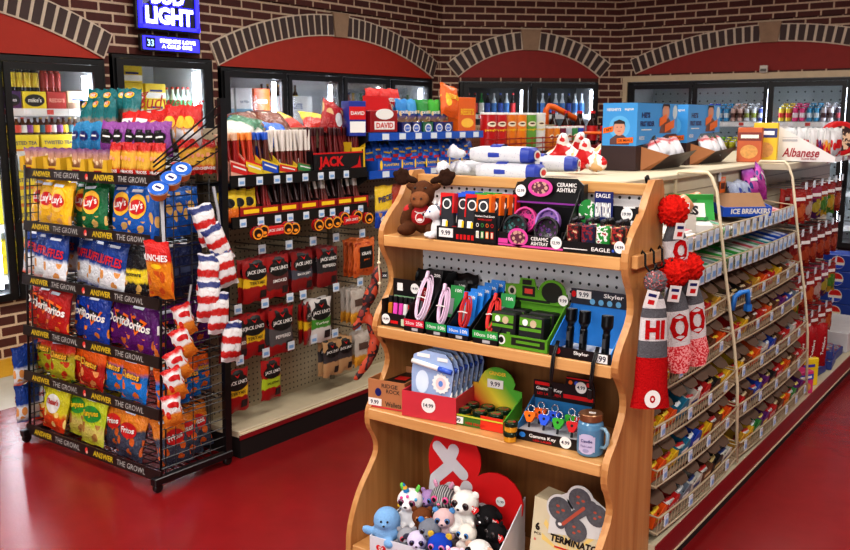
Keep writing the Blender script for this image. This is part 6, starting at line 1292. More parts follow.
def stroke(b, pts, r, y, m):
    for a, c in zip(pts, pts[1:]):
        L = math.hypot(c[0] - a[0], c[1] - a[1]) or 1e-6; nx, nz = -(c[1] - a[1]) / L * r, (c[0] - a[0]) / L * r
        b.add([(a[0] + nx, y, a[1] + nz), (a[0] - nx, y, a[1] - nz), (c[0] - nx, y, c[1] - nz), (c[0] + nx, y, c[1] + nz)], [(0, 1, 2, 3)], m)
    for k, a in enumerate(pts): b.disc(a[0], a[1], r, r, m, y - .0001 * (k % 2 + 1), 14)
LW = mat((206, 206, 210), rough=.5)
S_ = lambda pts: [(.025 + (a - .02) * 1.14, .238 + (q - .21) * 1.12) for a, q in pts]
stroke(b, S_([(-.09, .335), (-.04, .28), (-.045, .30), (-.03, .335)]), .023, .097, LW); stroke(b, S_([(-.09, .335), (.005, .255)]), .023, .0965, LW); stroke(b, S_([(-.045, .275), (-.1, .22), (-.105, .18), (-.08, .165), (-.04, .2)]), .022, .096, LW); stroke(b, S_([(.02, .215), (-.005, .16)]), .024, .097, LW); stroke(b, S_([(.08, .15), (.06, .11)]), .024, .097, LW); sticker(b, .165, .215, .019, '11.99', .096)
part('heart_lettering', b, t)
b = MB()
for x in (-.2, -.12, .04, .13):
    b.prism(heart(x, .042, .021), -.1515, -.151, HR); b.text('ty', x, .044, .022, W_, -.1525)
part('front_print', b, t)
b = MB(); 
for y in (-.03, -.1): b.prism([(a, c) for a, c in heart(y, .06, .022, -10)], .25, .2506, HR, 'yz')
part('side_print', b, t)
def plush(name, desc, x, y, z, col, r=.045, rz=20, ears='round', ecol=None, eye=(60, 110, 170), patch=None, tall=False, muzzle=None, tag=False, pat=None, tilt=0):
    M_ = Mx @ TR(x * 1.22, y * .85 - .01, z, rz, 0, tilt, 1.1)
    t = thing('plush_animal', desc, 'plush toy', M_)
    m = pat or fur(col, .12); bl = [((0, 0, 0), (r, r * .94, r * .9)), ((0, .004, -r * 1.25), (r * .82, r * .75, r * .95))]
    if tall: bl += [((0, .002, -r * 1.9), (r * .9, r * .8, r * .9))]
    for s in (-1, 1): bl += [((s * r * .75, -r * .35, -r * 1.3), (r * .28, r * .3, r * .5), (0, -s * 25, 0)), ((s * r * .45, -r * .7, -r * 1.9), (r * .34, r * .5, r * .3))]
    bl.append(((0, -r * .8, -r * .18), (r * .42, r * .36, r * .3)))
    ob('body', blob('body', bl, r * .13, m), t)
    if ears:
        for s in (-1, 1):
            ec = fur(ecol) if ecol else m
            e = {'round': [((s * r * .72, .0, r * .75), (r * .32, r * .14, r * .34))], 'point': [((s * r * .6, 0, r * .95), (r * .2, r * .12, r * .42), (0, s * 18, 0))], 'flop': [((s * r * 1.0, -.0, r * .35), (r * .42, r * .16, r * .3), (0, s * 30, 0))]}[ears]
            ob('ear', blob('ear', e, r * .1, ec), t)
    for s in (-1, 1):
        b = MB(); b.ball((s * r * .42, -r * .86, r * .12), (r * .26, r * .12, r * .28), mat(eye, rough=.08), 12, 8); b.ball((s * r * .42, -r * .93, r * .12), (r * .17, r * .08, r * .19), mat((8, 8, 10), rough=.05), 10, 6); part('eye', b, t)
    b = MB(); b.ball((0, -r * 1.16, -r * .1), (r * .12, r * .07, r * .09), mat(muzzle or (40, 30, 34), rough=.3), 8, 6); part('nose', b, t)
    if patch: ob('patch', blob('patch', [((-r * .42, -r * .72, r * .12), (r * .4, r * .26, r * .42))], r * .1, fur(patch)), t)
    if tag:
        b = MB(); b.prism(heart(0, 0, .017), -.001, .001, HR); b.text('ty', 0, .002, .018, W_, -.0015); part('heart_tag', b, t, TR(r * .95, -r * .5, -r * .1))
    return t
s = thing('plush_seal', 'round pale blue plush seal in the corner of the white carton', 'plush toy', Mx @ TR(-.205, -.1, .115, 20))
ob('body', blob('body', [((0, 0, .02), (.052, .05, .052)), ((0, .0, -.02), (.055, .05, .04)), ((-.07, -.01, -.02), (.026, .014, .018), (0, 20, 0)), ((.02, -.055, -.045), (.022, .018, .018)), ((0, -.045, .018), (.016, .012, .012))], .006, fur((126, 170, 214), .1)), s)
for q in (-1, 1): b = MB(); b.ball((q * .012, -.048, .035), .0045, K_, 8, 6); part('eye', b, s)
b = MB(); b.ball((0, -.058, .022), (.005, .003, .004), K_, 8, 6); part('nose', b, s)
u = plush('u', 'white spotted plush unicorn with a gold and blue horn behind the blue seal', -.13, .0, .19, (226, 222, 222), .046, 12, 'point', (110, 200, 90), (120, 60, 90), pat=patmat((226, 222, 222), (226, 222, 222), 60, .5, 'noise', .9))
b = MB(); b.lathe([(.011, 0), (.008, .012), (.005, .024), (.001, .036)], GOLD, 10, mats=[mat((40, 130, 190), rough=.3), GOLD, mat((40, 130, 190), rough=.3)]); part('horn', b, u, TR(-.008, -.018, .04, 0, 20, -10))
b = MB()
for k, (a, c) in enumerate(((-.02, .02), (.024, -.012), (.004, .03), (-.03, -.01), (.03, .018))): b.ball((a, -.042 + abs(a) * .4, c), (.006, .004, .006), mat(((220, 60, 140), (40, 150, 200), (220, 80, 150), (230, 190, 40), (60, 160, 210))[k]), 8, 6)
part('spot_print', b, u)
plush('c', 'brown plush bear cub with a paper tag between the unicorn and the grey kitten', -.075, -.03, .15, (110, 64, 36), .036, 30, 'round', None, (150, 90, 40), tag=True)
plush('l', 'lilac plush peeping out behind the unicorn', -.085, .06, .19, (160, 130, 176), .034, 0, 'round')
plush('g', 'grey and white striped plush kitten with pink glitter eyes in the back row', -.03, .045, .215, (150, 150, 152), .046, 10, 'point', (206, 150, 176), (210, 70, 130), muzzle=(230, 100, 140), tag=True, pat=patmat((176, 174, 172), (70, 70, 74), 40, .5, 'wave', .9))
plush('w', 'tall fluffy white plush dog in the middle of the back row', .055, .02, .225, (226, 224, 218), .047, 0, 'round', None, (60, 40, 40), tall=True, tag=True, tilt=4)
plush('k', 'black and white plush dog with a red tag beside the tall white one', .125, .04, .185, (26, 24, 26), .042, -10, 'flop', None, (40, 36, 40), muzzle=(226, 226, 226), tag=True)
plush('k2', 'black plush with white chest at the end of the back row', .165, .0, .15, (30, 28, 30), .036, -20, 'point', None, (60, 50, 50), tag=True)
plush('p', 'pastel peach and blue plush in the middle row', .0, -.03, .165, (206, 176, 176), .038, 20, 'round', (90, 150, 206), (70, 110, 160))
plush('h', 'grey plush husky with blue ears in the middle row', -.03, -.075, .13, (120, 124, 134), .04, 15, 'round', (60, 130, 206), (90, 90, 110))
plush('v', 'white and lilac plush puppy in the front row by the seal', -.055, -.12, .095, (206, 196, 220), .036, 25, 'flop', (60, 60, 76), (60, 50, 90))
plush('b', 'bright blue plush with one big pink-ringed eye in the front row', .02, -.115, .1, (30, 70, 176), .042, 10, 'round', (206, 170, 60), (190, 110, 160))
plush('s', 'pale pink plush with darker pink spots at the front edge', .075, -.13, .075, (232, 190, 204), .034, 10, 'round', None, (120, 60, 90), pat=patmat((236, 200, 212), (222, 80, 140), 55, .62, 'noise', .9))
plush('a', 'small white plush llama with bright blue eyes below the tall white dog', .09, -.06, .145, (220, 214, 204), .034, -5, 'point', None, (40, 110, 170))
plush('d', 'white plush bulldog with a black eye patch at the front corner', .145, -.1, .105, (222, 220, 216), .044, -10, 'flop', (206, 170, 150), (60, 110, 160), patch=(24, 22, 24), tag=True)
plush('e', 'grey and white plush raccoon low in the front row by the seal', -.1, -.1, .09, (150, 150, 156), .034, 30, 'round', None, (190, 60, 80))
# drone box
t = thing('drone_box', 'cream toy drone box with a propeller-shaped cut-out header on the bottom wooden shelf', 'toy box', TR(-1.28, 2.6, Z4)); I3 = TR(1.28, -2.6, -Z4)
CRM = mat((206, 198, 168), rough=.4, var=.15, scale=6)
b = MB(); b.prism([(-.175, 0), (.115, 0), (.115, .28), (-.15, .31)], 0, .1, CRM); part('box', b, t)
c1, c2, c3, c4 = (-1.331, 2.598, 0.332), (-1.257, 2.598, 0.384), (-1.194, 2.598, 0.345), (-1.269, 2.598, 0.273)
b = MB(); HW = mat((206, 208, 206), rough=.4); b.disc(c1[0], c1[2], .052, .052, HW, 2.598, 24); b.disc(c2[0], c2[2], .05, .05, HW, 2.598, 24); b.add([(c1[0] - .045, 2.5981, c1[2] - .1), (c3[0] + .03, 2.5981, c3[2] - .08), (c3[0] + .03, 2.5981, c3[2] + .03), (c2[0], 2.5981, c2[2] + .045), (c1[0] - .03, 2.5981, c1[2] + .03)], [(0, 1, 2, 3, 4)], HW); b2 = MB()
for v in b.v: b2.v.append(v)
b2.v += [v + Vector((0, .004, 0)) for v in b.v]; n0 = len(b.v); b2.f = [list(f) for f in b.f] + [[q + n0 for q in reversed(f)] for f in b.f]; b2.mi = b.mi * 2; b2.sm = b.sm * 2; b2.mats = b.mats
part('header', b2, t, I3)
b = MB(); DG = mat((84, 88, 94), rough=.35, var=.45, scale=70); ORD_ = mat((170, 84, 66), rough=.4); yv = 2.597
for k_, (c, r) in enumerate(((c1, .044), (c2, .042), (c3, .04), (c4, .042))):
    b.disc(c[0], c[2], r, r, DG, yv - .0002 * k_, 20); b.disc(c[0], c[2], r * .75, r * .75, mat((86, 90, 94), rough=.4, var=.5, scale=120), yv - .001, 18)
    for q in range(3): b.disc(c[0] + r * .3 * math.cos(q * 2.1), c[2] + r * .3 * math.sin(q * 2.1), r * .16, r * .11, ORD_, yv - .0016, 9)
a0, a1 = (-1.328, 2.595, 0.28), (-1.211, 2.595, 0.376); stroke(b, [(a0[0], a0[2]), (a1[0], a1[2])], .018, yv - .002, DG); stroke(b, [(a0[0] + .012, a0[2] + .004), (a1[0] - .03, a1[2] - .016)], .006, yv - .003, ORD_); b.disc(a0[0], a0[2], .008, .006, W_, yv - .0035, 8)
part('drone_print', b, t, I3)
b = MB(); GLD = mat((222, 196, 120), rough=.4)
for q in range(8):
    a = PI * (.2 + .1 * q); b.add([(-.02, -.0006, .12), (max(-.12, .13 * math.cos(a)), -.0006, min(.27, .12 + .2 * math.sin(a))), (max(-.12, .13 * math.cos(a + .12)), -.0006, min(.27, .12 + .2 * math.sin(a + .12)))], [(0, 2, 1)], GLD)
g6, gt = (-1.416, 2.6, 0.246), (-1.246, 2.6, 0.221)
b.text('6', g6[0] + 1.28, g6[2] - Z4, .018, K_, -.002, .03, bold=.05); b.text('PCS', g6[0] + 1.28, g6[2] - Z4 - .026, .026, K_, -.002, .009); b.text('TERMINATOR', gt[0] + 1.28 - .02, gt[2] - Z4 + .0, .2, K_, -.002, .028, shear=.15, rot=0, bold=.04); b.disc(g6[0] + 1.27, g6[2] - Z4 - .05, .005, .005, mat((206, 120, 110)), -.002, 8); b.rect(-.07, .03, gt[2] - Z4 - .034, gt[2] - Z4 - .028, R_, -.002)
part('print', b, t)

# ---- things hung on the sides
PT = patmat((166, 62, 34), (40, 22, 26), 20, .47, 'noise', .6, (120, 40, 30))
p = (-2.17, 2.66, 1.101)
t = thing('hanging_cloth_toy', 'orange and black patterned cloth toy hanging by a cord beside the wooden rack', 'cloth toy', TR(p[0], p[1] - .0, p[2], 36))
ob('body', blob('body', [((-.01, 0, -.06), (.022, .02, .05), (0, 10, 0)), ((-.035, 0, -.13), (.026, .02, .06), (0, 24, 0)), ((-.062, 0, -.2), (.02, .014, .05), (0, 30, 0)), ((-.03, 0, -.26), (.02, .016, .06), (0, -8, 0)), ((-.025, 0, -.34), (.024, .018, .06), (0, 12, 0)), ((-.055, 0, -.41), (.02, .014, .05), (0, 34, 0)), ((-.085, 0, -.455), (.015, .012, .03), (0, 40, 0)), ((-.085, 0, -.245), (.016, .012, .035), (0, 40, 0))], .008, PT), t)
b = MB(); b.tube([(.004, -.02, .06), (.0, -.024, 0), (.004, -.026, -.06), (.002, -.026, -.12)], .004, mat((196, 180, 150), rough=.8), 6); b.ball((.002, -.024, .0), .008, mat((206, 190, 160)), 8, 6); b.ball((.003, -.026, -.08), .008, mat((206, 190, 160)), 8, 6); part('cord', b, t)
b = MB(); b.box(.012, .034, -.03, -.028, -.06, -.035, K_); b.text('XX', .023, -.048, .016, W_, -.031); part('tag', b, t)
# knit caps
REDP = mat((206, 34, 26), rough=.95, var=.35, scale=90, bump=.6, bscale=200, spec=.1); GRYK = mat((92, 92, 96), rough=.95, var=.35, scale=160, bump=.6, bscale=220, spec=.1); WHK = mat((206, 202, 202), rough=.95, var=.12, scale=160, bump=.6, bscale=220, spec=.1); REDK = mat((176, 20, 24), rough=.95, var=.2, scale=140, bump=.7, bscale=180, spec=.1); PNK = patmat((196, 40, 50), (226, 150, 150), 160, .5, 'noise', .95)
def pom(r, m, seed=0):
    b = MB(); b.ball((0, 0, 0), r, m, 56, 40, fn=lambda d: .86 + .3 * (hsh(round(d[0] * 40), round(d[1] * 40), round(d[2] * 40) + seed)) ** 1.5); return b
def cap(label, M_, bands, w, depth, pomm, letters, patch=None, ribs=True, curve=.0, pr=.048):
    """long knit cap hanging from its pompom: bands [(z_end, half width, material)]"""
    t = thing('knit_cap', label, 'knit cap', M_); b = MB(); z = 0; n = 28; prev = (0, bands[0][1] * .35)
    for z1, hw, m in bands:
        k0, k1 = prev; st = max(1, int((z1 - k0) / .02)); rows = []
        for q in range(st + 1):
            zz_ = k0 + (z1 - k0) * q / st; ww = k1 + (hw - k1) * q / st; r = []
            for i in range(n):
                a = 2 * PI * i / n; rib = 1 + (.05 * math.cos(a * 14) if ribs and m is REDK else .0)
                r.append((ww * math.cos(a) * rib + curve * (zz_ ** 2), depth * math.sin(a) * rib * (.6 + .4 * min(1, zz_ * 12)), -zz_))
            rows += r
        fs = [(q * n + i, q * n + (i + 1) % n, (q + 1) * n + (i + 1) % n, (q + 1) * n + i) for q in range(st) for i in range(n)]
        b.add(rows, fs, m, None, True); prev = (z1, hw); last = rows[-n:]
    b.add(last, [tuple(range(n))], bands[-1][2]); part('knitted_body', b, t)
    part('pompom', pom(pr, pomm), t, TR(0, 0, pr * .7))
    if letters:
        b = MB(); tx, lz, lw, lh = letters; b.text(tx, curve * lz * lz, -lz, lw, REDK, 0, lh, bold=.05, conf=lambda x, z: -depth * math.sqrt(max(.05, 1 - ((x - curve * z * z) / w) ** 2)) - .002); part('letter_band', b, t)
    if patch:
        b = MB(); pz = patch; cfn = lambda x, z: -depth * 1.02 - .003; b.disc(0, -pz, .026, .03, W_, -depth - .004, 20); b.text('O', 0, -pz, .018, REDK, -depth - .005, .026, bold=.06); b.disc(0, -pz, .004, .005, W_, -depth - .006, 8); part('round_patch', b, t)
    b = MB(); b.box(-.02, .02, -.0008, .0008, -.055, 0, W_); b.rect(-.013, .013, -.02, -.01, NAVY, -.0012); b.rect(-.008, .012, -.045, -.03, R_, -.0012); part('paper_tag', b, t, TR(-.02, -depth - .035, .005, 0, 8, 12))
    return t
GP = patmat((96, 94, 98), (170, 60, 60), 120, .55, 'noise', .95, (190, 186, 186))
p = (-1.06, 2.679, 1.117)
cap('grey, white and red knit cap with HI lettering hanging first on the peg rail', TR(p[0], p[1], p[2], 38, 0, 0), [(.03, .030, GRYK), (.06, .038, WHK), (.09, .042, GRYK), (.165, .046, WHK), (.22, .049, GRYK), (.32, .052, REDK), (.39, .062, REDK)], .05, .022, GP, ('HI', .128, .062, .062), .355, pr=.034)
p = (-1.06, 2.842, 1.112)
cap('grey and white long knit cap with red pompom hanging second on the wooden peg rail', TR(p[0], p[1], p[2], 44, 0, -6), [(.05, .036, GRYK), (.09, .045, GRYK), (.19, .046, WHK), (.21, .044, WHK), (.265, .05, PNK), (.305, .03, PNK)], .048, .03, REDP, ('O', .145, .066, .095))
p = (-1.05, 2.953, 1.117)
cap('grey and white knit cap with red pompom hanging third, toward the candy baskets', TR(p[0], p[1], p[2], 50, 0, -8), [(.05, .036, GRYK), (.09, .045, GRYK), (.19, .046, WHK), (.21, .044, WHK), (.27, .052, PNK), (.31, .034, PNK)], .048, .034, REDP, ('O', .145, .066, .095))
p = (-1.09, 2.868, 1.311)
cap('knit cap with the highest red pompom, hung on the edge of the wooden side panel', TR(p[0], p[1] + .02, p[2], 60, 0, -8), [(.04, .036, GRYK), (.06, .045, GRYK), (.13, .05, WHK), (.17, .045, PNK)], .048, .03, REDP, ('O', .095, .06, .075), pr=.05)

# ------------------------------------------------------------------ goods in the wire baskets
BRN_ = mat((88, 62, 44), rough=.65, var=.15); KR2 = mat((150, 112, 74), rough=.65)
def carton_kit(col, txt_=None, tc=(240, 220, 60), lip=None, w=.115):
    k = Kit('candy_carton'); m = mat(col, rough=.4); b = MB(); l = mat(lip or col, rough=.4)
    b.prism([(-w / 2, 0), (w / 2, 0), (w / 2, .05), (w * .3, .058), (-w * .3, .035), (-w / 2, .05)], -.11, -.107, m); b.box(-w / 2, w / 2, .107, .11, 0, .06, m)
    b.prism([(-.107, 0), (.107, 0), (.107, .06), (-.02, .06), (-.107, .045)], -w / 2, -w / 2 + .002, m, 'yz'); b.prism([(-.107, 0), (.107, 0), (.107, .06), (-.02, .06), (-.107, .045)], w / 2 - .002, w / 2, m, 'yz'); b.box(-w / 2, w / 2, -.107, .107, 0, .003, KR2)
    k.part('tray', b)
    b = MB(); r = .02; q = [(-w / 2 + .003 + r, 0), (w / 2 - .003 - r, 0), (w / 2 - .003, r), (w / 2 - .003, .145), (w / 2 - .003 - r, .145 + r), (-w / 2 + .003 + r, .145 + r), (-w / 2 + .003, .145), (-w / 2 + .003, r)]
    b.prism(q, -.001, .001, BRN_, 'xz', TR(0, -.098, .074, 0, -70)); k.part('cardboard_flap', b)
    b = MB(); b.rect(-w * .46, w * .46, .004, .012, l, -.111)
    if txt_ in ("REESE'S", "HERSHEY'S", 'KITKAT'): b.text(txt_, 0, .026, w * .8, mat(tc, rough=.4), -.1115, .018)
    else: b.rect(-w * .3, w * .3, .018, .032, mat(tc, rough=.4), -.1115)
    k.part('front_print', b); return k
def bar_kit(c1, c2):
    k = Kit('candy_bar'); b, cf = bag_mb(.095, .034, .016, bagmat([(0, c1), (.45, c1), (.55, c2), (1, c2)], None, .3), 1, .12, 8, 4, .02); k.me = b.mesh('candy_bar'); return k
PAL = {'orange': ((224, 92, 26), "REESE'S", (246, 210, 60)), 'yellow': ((226, 186, 40), 'BUTTER', (180, 40, 30)), 'red': ((190, 30, 32), 'KITKAT', (240, 236, 230)), 'brown': ((104, 64, 40), 'MUSK', (226, 200, 160)), 'blue': ((36, 76, 176), 'CRUNCH', (240, 240, 240)), 'teal': ((30, 120, 150), 'MINT', (240, 240, 240)),
       'white': ((206, 200, 190), 'COOKIES', (40, 60, 120)), 'purple': ((104, 40, 120), 'PLUM', (240, 220, 120)), 'green': ((60, 140, 70), 'APPLE', (240, 240, 240)), 'tan': ((176, 148, 110), "HERSHEY'S", (60, 34, 26)), 'grey': ((120, 128, 140), 'ROCK', (240, 240, 240)), 'black': ((40, 34, 36), 'DARK', (206, 180, 120)), 'gold': ((206, 160, 60), 'TOFFEE', (110, 30, 30))}
CK = {k: carton_kit(v[0], v[1], v[2]) for k, v in PAL.items()}
BK = {k: bar_kit(v[0], v[2]) for k, v in PAL.items()}
BK['white2'] = bar_kit((226, 222, 216), (190, 40, 40))
TNAME = ['top', 'second', 'third', 'fourth', 'fifth', 'sixth', 'lowest']
LAY = {(0, 2): 'tan brown white yellow orange red gold'.split(), (1, 2): 'tan black brown gold orange red yellow brown white'.split(),
       (0, 3): 'orange yellow brown white red brown orange'.split(), (1, 3): 'red yellow brown red orange brown purple blue grey'.split(),
       (0, 4): 'yellow orange teal white red black yellow'.split(), (1, 4): 'yellow brown orange white blue brown red white red'.split(),
       (0, 5): 'orange yellow teal blue yellow brown orange'.split(), (1, 5): 'red brown blue purple black red orange brown red'.split(),
       (0, 6): 'orange red grey white brown black white'.split(), (1, 6): 'gold yellow green purple red brown orange green purple'.split()}
SN = ['near basket', 'far basket']
for (si, ti), cols in LAY.items():
    ya, yb = SECT[si]; x, z = TIER[ti]; n = len(cols)
    for i, c in enumerate(cols):
        y = ya + .01 + (yb - ya - .02) * (i + .5) / n
        s = (yb - ya) / n / .125
        M_ = TR(x - .135, y, z - .066 + .03, 90, 11.5)
        d = '%s candy carton, %s from the wooden rack, %s tier, %s' % (c, ORD[i], TNAME[ti], SN[si])
        CK[c].put(M_ @ Matrix.Diagonal((s, 1, 1 + .25 * wave(i * 3 + ti), 1)), d, 'candy carton')
        for j in range(2):
            bc = c if wave(i + j * 3 + ti) < .86 else 'white2'
            BK[bc].put(M_ @ TR((j - .5) * .03 * s, -.098 + .006 * wave(j + i), .018 + .008 * j, 16 * (wave(j * 5 + i + ti) - .5), -56 + 12 * wave(i + j), 12 * (wave(j + ti * 3 + i) - .5), s * .8), 'wrapped candy bar in the %s %s carton of the %s tier, %s' % (ORD[i], c, TNAME[ti], SN[si]), 'candy bar', 'bars in the %s carton, %s tier, %s' % (ORD[i], TNAME[ti], SN[si]))
# gum and mints on the two upper tiers
def gum_kit(col, stripe, w=.075, l=.2, h=.03, title=None):
    k = Kit('gum_box'); m = mat(col, rough=.35); b = MB(); b.box(-w / 2, w / 2, -l / 2, l / 2, 0, h, m, bev=.002); k.part('box', b)
    b = MB(); s = mat(stripe, rough=.35); b.rect(-w * .45, w * .45, h * .15, h * .8, s, -l / 2 - .001); b.box(-w * .3, w * .3, -l * .4, l * .1, h, h + .0006, s)
    b.rect(-w * .3, w * .3, h * .3, h * .65, m, -l / 2 - .002); k.part('print', b); return k
GW, GG, GT, GR2, GB, GP2 = gum_kit((206, 212, 210), (60, 150, 110)), gum_kit((60, 160, 70), (220, 226, 220)), gum_kit((40, 140, 150), (220, 226, 226)), gum_kit((190, 40, 70), (226, 200, 206)), gum_kit((40, 90, 190), (206, 216, 230)), gum_kit((206, 200, 190), (190, 70, 90))
x, z = TIER[1]
for si, seq in ((0, [GT, GT, GR2, GG, GW, GW, GG, GW, GP2, GW]), (1, [GW, GG, GW, GG, GG, GP2, GW, GP2, GT, GB, GB, GB])):
    ya, yb = SECT[si]
    for i, k in enumerate(seq):
        nm = {id(GW): 'white', id(GG): 'green', id(GT): 'teal', id(GR2): 'red', id(GB): 'blue', id(GP2): 'pinkish white'}[id(k)]
        k.put(TR(x - .13, ya + .02 + (yb - ya - .04) * (i + .5) / len(seq), z - .045, 90, 11.5) @ Matrix.Diagonal((1, 1, 1.2 + .5 * wave(i), 1)), '%s gum box, %s from the wooden rack in the second tier, %s' % (nm, ORD[i], SN[si]), 'gum box')
x, z = TIER[0]
# big green gum display
t = thing('gum_display', 'large green and white gum display box first in the top basket', 'gum box', TR(x - .16, *[3.766], z - .02, 30, 6, 0, .95))
GRV = mat((50, 150, 66), rough=.4)
b = MB(); b.box(-.15, .15, -.06, .1, 0, .04, W_, bev=.003); b.box(-.17, .17, .085, .1, .04, .15, GRV); part('carton', b, t)
b = MB(); b.prism([(-.16, .035), (.17, .035), (.17, .145), (-.16, .145)], -.001, .001, GRV, M=TR(0, -.01, .02, 0, -42)); part('tilted_lid', b, t)
b = MB(); b.rect(-.06, .13, .05, .125, W_, 0); b.text('VIBES', .03, .085, .14, K_, -.001, .05, bold=.05)
for q in range(7): b.disc(-.14 + .045 * q, .04 + .1 * (q % 2), .014, .009, mat((30, 110, 50)), -.0014, 10, rot=40 * q)
part('lid_print', b, t, TR(0, -.012, .021, 0, -42))
GS = Kit('gum_pack', MB().box(-.035, .035, -.05, .05, 0, .014, W_, bev=.002)); b = MB(); b.box(-.03, .03, -.045, -.02, .014, .0146, mat((190, 120, 130))); GS.part('print', b)
for i in range(6): GS.put(TR(x - .07 - .02 * (i % 2), *[3.528], z - .03, 90, 11.5) @ TR(-.02 + .075 * (i // 2), .03 * (i % 2), .001 + .015 * (i % 2)), 'pale gum pack lying before the large green gum display', 'gum pack', 'pale gum packs')
PCH = mat((206, 140, 104), rough=.35, var=.3, scale=40)
for i, (u, v) in enumerate(((680, 190), (693, 193), (703, 190), (713, 201), (687, 198))):
    p = (-1.4, 3.897, 1.31)
    t = thing('peach_candy_bag', 'round bag of peach-coloured candy above the green gum display, %s from the wooden rack' % ORD[i], 'candy bag', TR(-1.41 + .03 * (i % 2), 3.86 + .085 * i - .2, 1.262 + .02 * (i % 2), 40)); b = MB(); b.ball((0, 0, 0), (.05, .04, .045), PCH, 14, 10, fn=lambda d: 1 + .08 * math.sin(9 * d[0] + 7 * d[2])); part('bag', b, t); b = MB(); b.rect(-.02, .02, -.015, .015, W_, -.042); part('sticker', b, t)
    b = MB(); b.box(-.05, .05, -.045, .045, -.12, -.04, mat((206, 200, 190))); part('cup', b, t)
# second basket of the top tier: mint carton etc
t = thing('mint_carton', 'bright blue mint carton with a tall brown inner flap in the top far basket', 'mint box', TR(x - .12, *[4.497], z + .0, 44, 8, 0, .78))
b = MB(); b.box(-.16, .16, -.11, -.105, 0, .06, mat((30, 84, 190), rough=.35)); b.box(-.16, -.155, -.105, .1, 0, .06, mat((30, 84, 190))); b.box(.155, .16, -.105, .1, 0, .06, mat((30, 84, 190))); b.box(-.155, .155, -.105, .1, 0, .004, KR2); part('tray', b, t)
b = MB(); b.box(-.15, .15, -.001, .001, 0, .13, mat((140, 104, 72), rough=.6), TR(0, -.06, .04, 0, -55)); part('cardboard_flap', b, t); b = MB(); b.text('ICE BREAKERS', .02, .034, .26, W_, -.112, .034, bold=.04); part('lettering', b, t)
for i, (k, y) in enumerate(((GW, 3.92), (GG, 4.0), (GW, 4.08), (GB, 4.66), (GW, 4.74), (GP2, 4.82), (GP2, 4.9), (GR2, 4.98))):
    k.put(TR(x - .12, y, z - .04, 90, 11.5), 'flat gum box in the top far basket, %s from the wooden rack' % ORD[i], 'gum box', 'flat gum boxes of the top far basket')
PPB = bag_kit('candy_bag', .13, .16, .05, bagmat([(0, (150, 40, 140)), (.5, (206, 80, 170)), (1, (110, 50, 160))], ((40, 40, 120), .2, .7, 3, .35)), [('rect', -.3, .3, .5, .6, W_)], 61); BWB = bag_kit('candy_bag', .13, .14, .05, bagmat([(0, (60, 80, 130)), (1, (180, 190, 210))], ((40, 60, 140), .2, .8, 3, .35)), [], 62)
for i, (k, y, zz_, ry) in enumerate(((BWB, 4.62, 1.2, 60), (BWB, 4.74, 1.2, 70), (PPB, 4.86, 1.24, 60), (PPB, 4.94, 1.27, 100), (PPB, 5.0, 1.22, 70))):
    k.put(TR(-1.4, y, zz_, 80, -20, ry - 60), '%s candy bag propped behind the top far basket, %s in line' % (['silver-blue', 'silver-blue', 'purple', 'purple', 'pink and purple'][i], ORD[i]), 'candy bag')
t = thing('shelf_talker', 'small orange and brown promotional card hanging on the cream back panel', 'sign card', TR(-1.462, *[4.509], 1.30, 90)); b = MB(); b.box(-.03, .05, -.003, 0, -.02, .06, OR_); part('card', b, t); b = MB(); b.rect(-.02, .04, 0, .03, mat((90, 40, 20)), -.0035); b.text('2 FOR', .01, .045, .05, W_, -.004); part('print', b, t); b = MB(); b.box(-.06, -.03, -.006, 0, .04, .09, CLEAR); part('clip', b, t)
t = thing('blue_clip', 'blue plastic clip gripping the third basket rail at the frame post', 'clip', TR(-1.165, 3.93, .88, 60)); b = MB(); b.tube([(-.04, 0, -.06), (-.03, 0, .0), (.0, 0, .015), (.04, 0, .02), (.05, 0, -.04)], .012, mat((40, 120, 200), rough=.35), 8); part('strap', b, t); b = MB(); b.box(.035, .06, -.012, .012, -.07, -.04, mat((40, 120, 200), rough=.35)); part('tab', b, t)

# ---- on top of the gondola
ZT = 1.409
BREADW = patmat((150, 154, 176), (196, 196, 202), 110, .2, 'voronoi', .35); BB2 = mat((40, 60, 150), rough=.35)
def loaf(name, desc, M_, L=.33, r=.05, cap=True):
    t = thing('bread_loaf', desc, 'bread', M_); b = MB()
    prof = [(.0, .012), (.03, .02), (.05, .8), (.08, 1.0), (L * .5, 1.03), (L - .05, 1.0), (L - .015, .92), (L, .6)]; n = 20; rows = []
    for d, s in prof:
        for k in range(n):
            a = 2 * PI * k / n; c, q = math.cos(a), math.sin(a); e = .62
            rows.append((d - L / 2, r * s * abs(c) ** e * (1 if c > 0 else -1), r * .66 + r * .66 * s * abs(q) ** e * (1 if q > 0 else -1) * (1 + .04 * math.sin(5 * a + d * 30))))
    for i in range(len(prof) - 1):
        b.add(rows[i * n:(i + 2) * n], [(k, (k + 1) % n, n + (k + 1) % n, n + k) for k in range(n)], BREADW if i < 5 else BB2, None, True)
    b.add(rows[-n:], [tuple(range(n))], BB2); part('wrapped_loaf', b, t)
    b = MB(); b.lathe([(r * 1.04, -.025), (r * 1.05, 0), (r * 1.04, .025)], BB2, 20, TR(.0, 0, r * .66, 0, 0, 90) @ Matrix.Diagonal((.8, 1, 1, 1)), cap=False); part('blue_band', b, t)
    b = MB(); b.disc(0, 0, .03, .02, W_, -.002, 16); b.disc(0, 0, .02, .012, R_, -.003, 14); b.rect(-.022, .022, -.034, -.022, W_, -.002); part('end_label', b, t, TR(L / 2 + .001, 0, r * .66, 90))
    b = MB(); b.tube([(-L / 2, 0, r * .66), (-L / 2 - .03, .01, r * .6), (-L / 2 - .05, -.02, r * .9)], .014, BREADW, 7, r2=.03); part('twisted_neck', b, t); return t
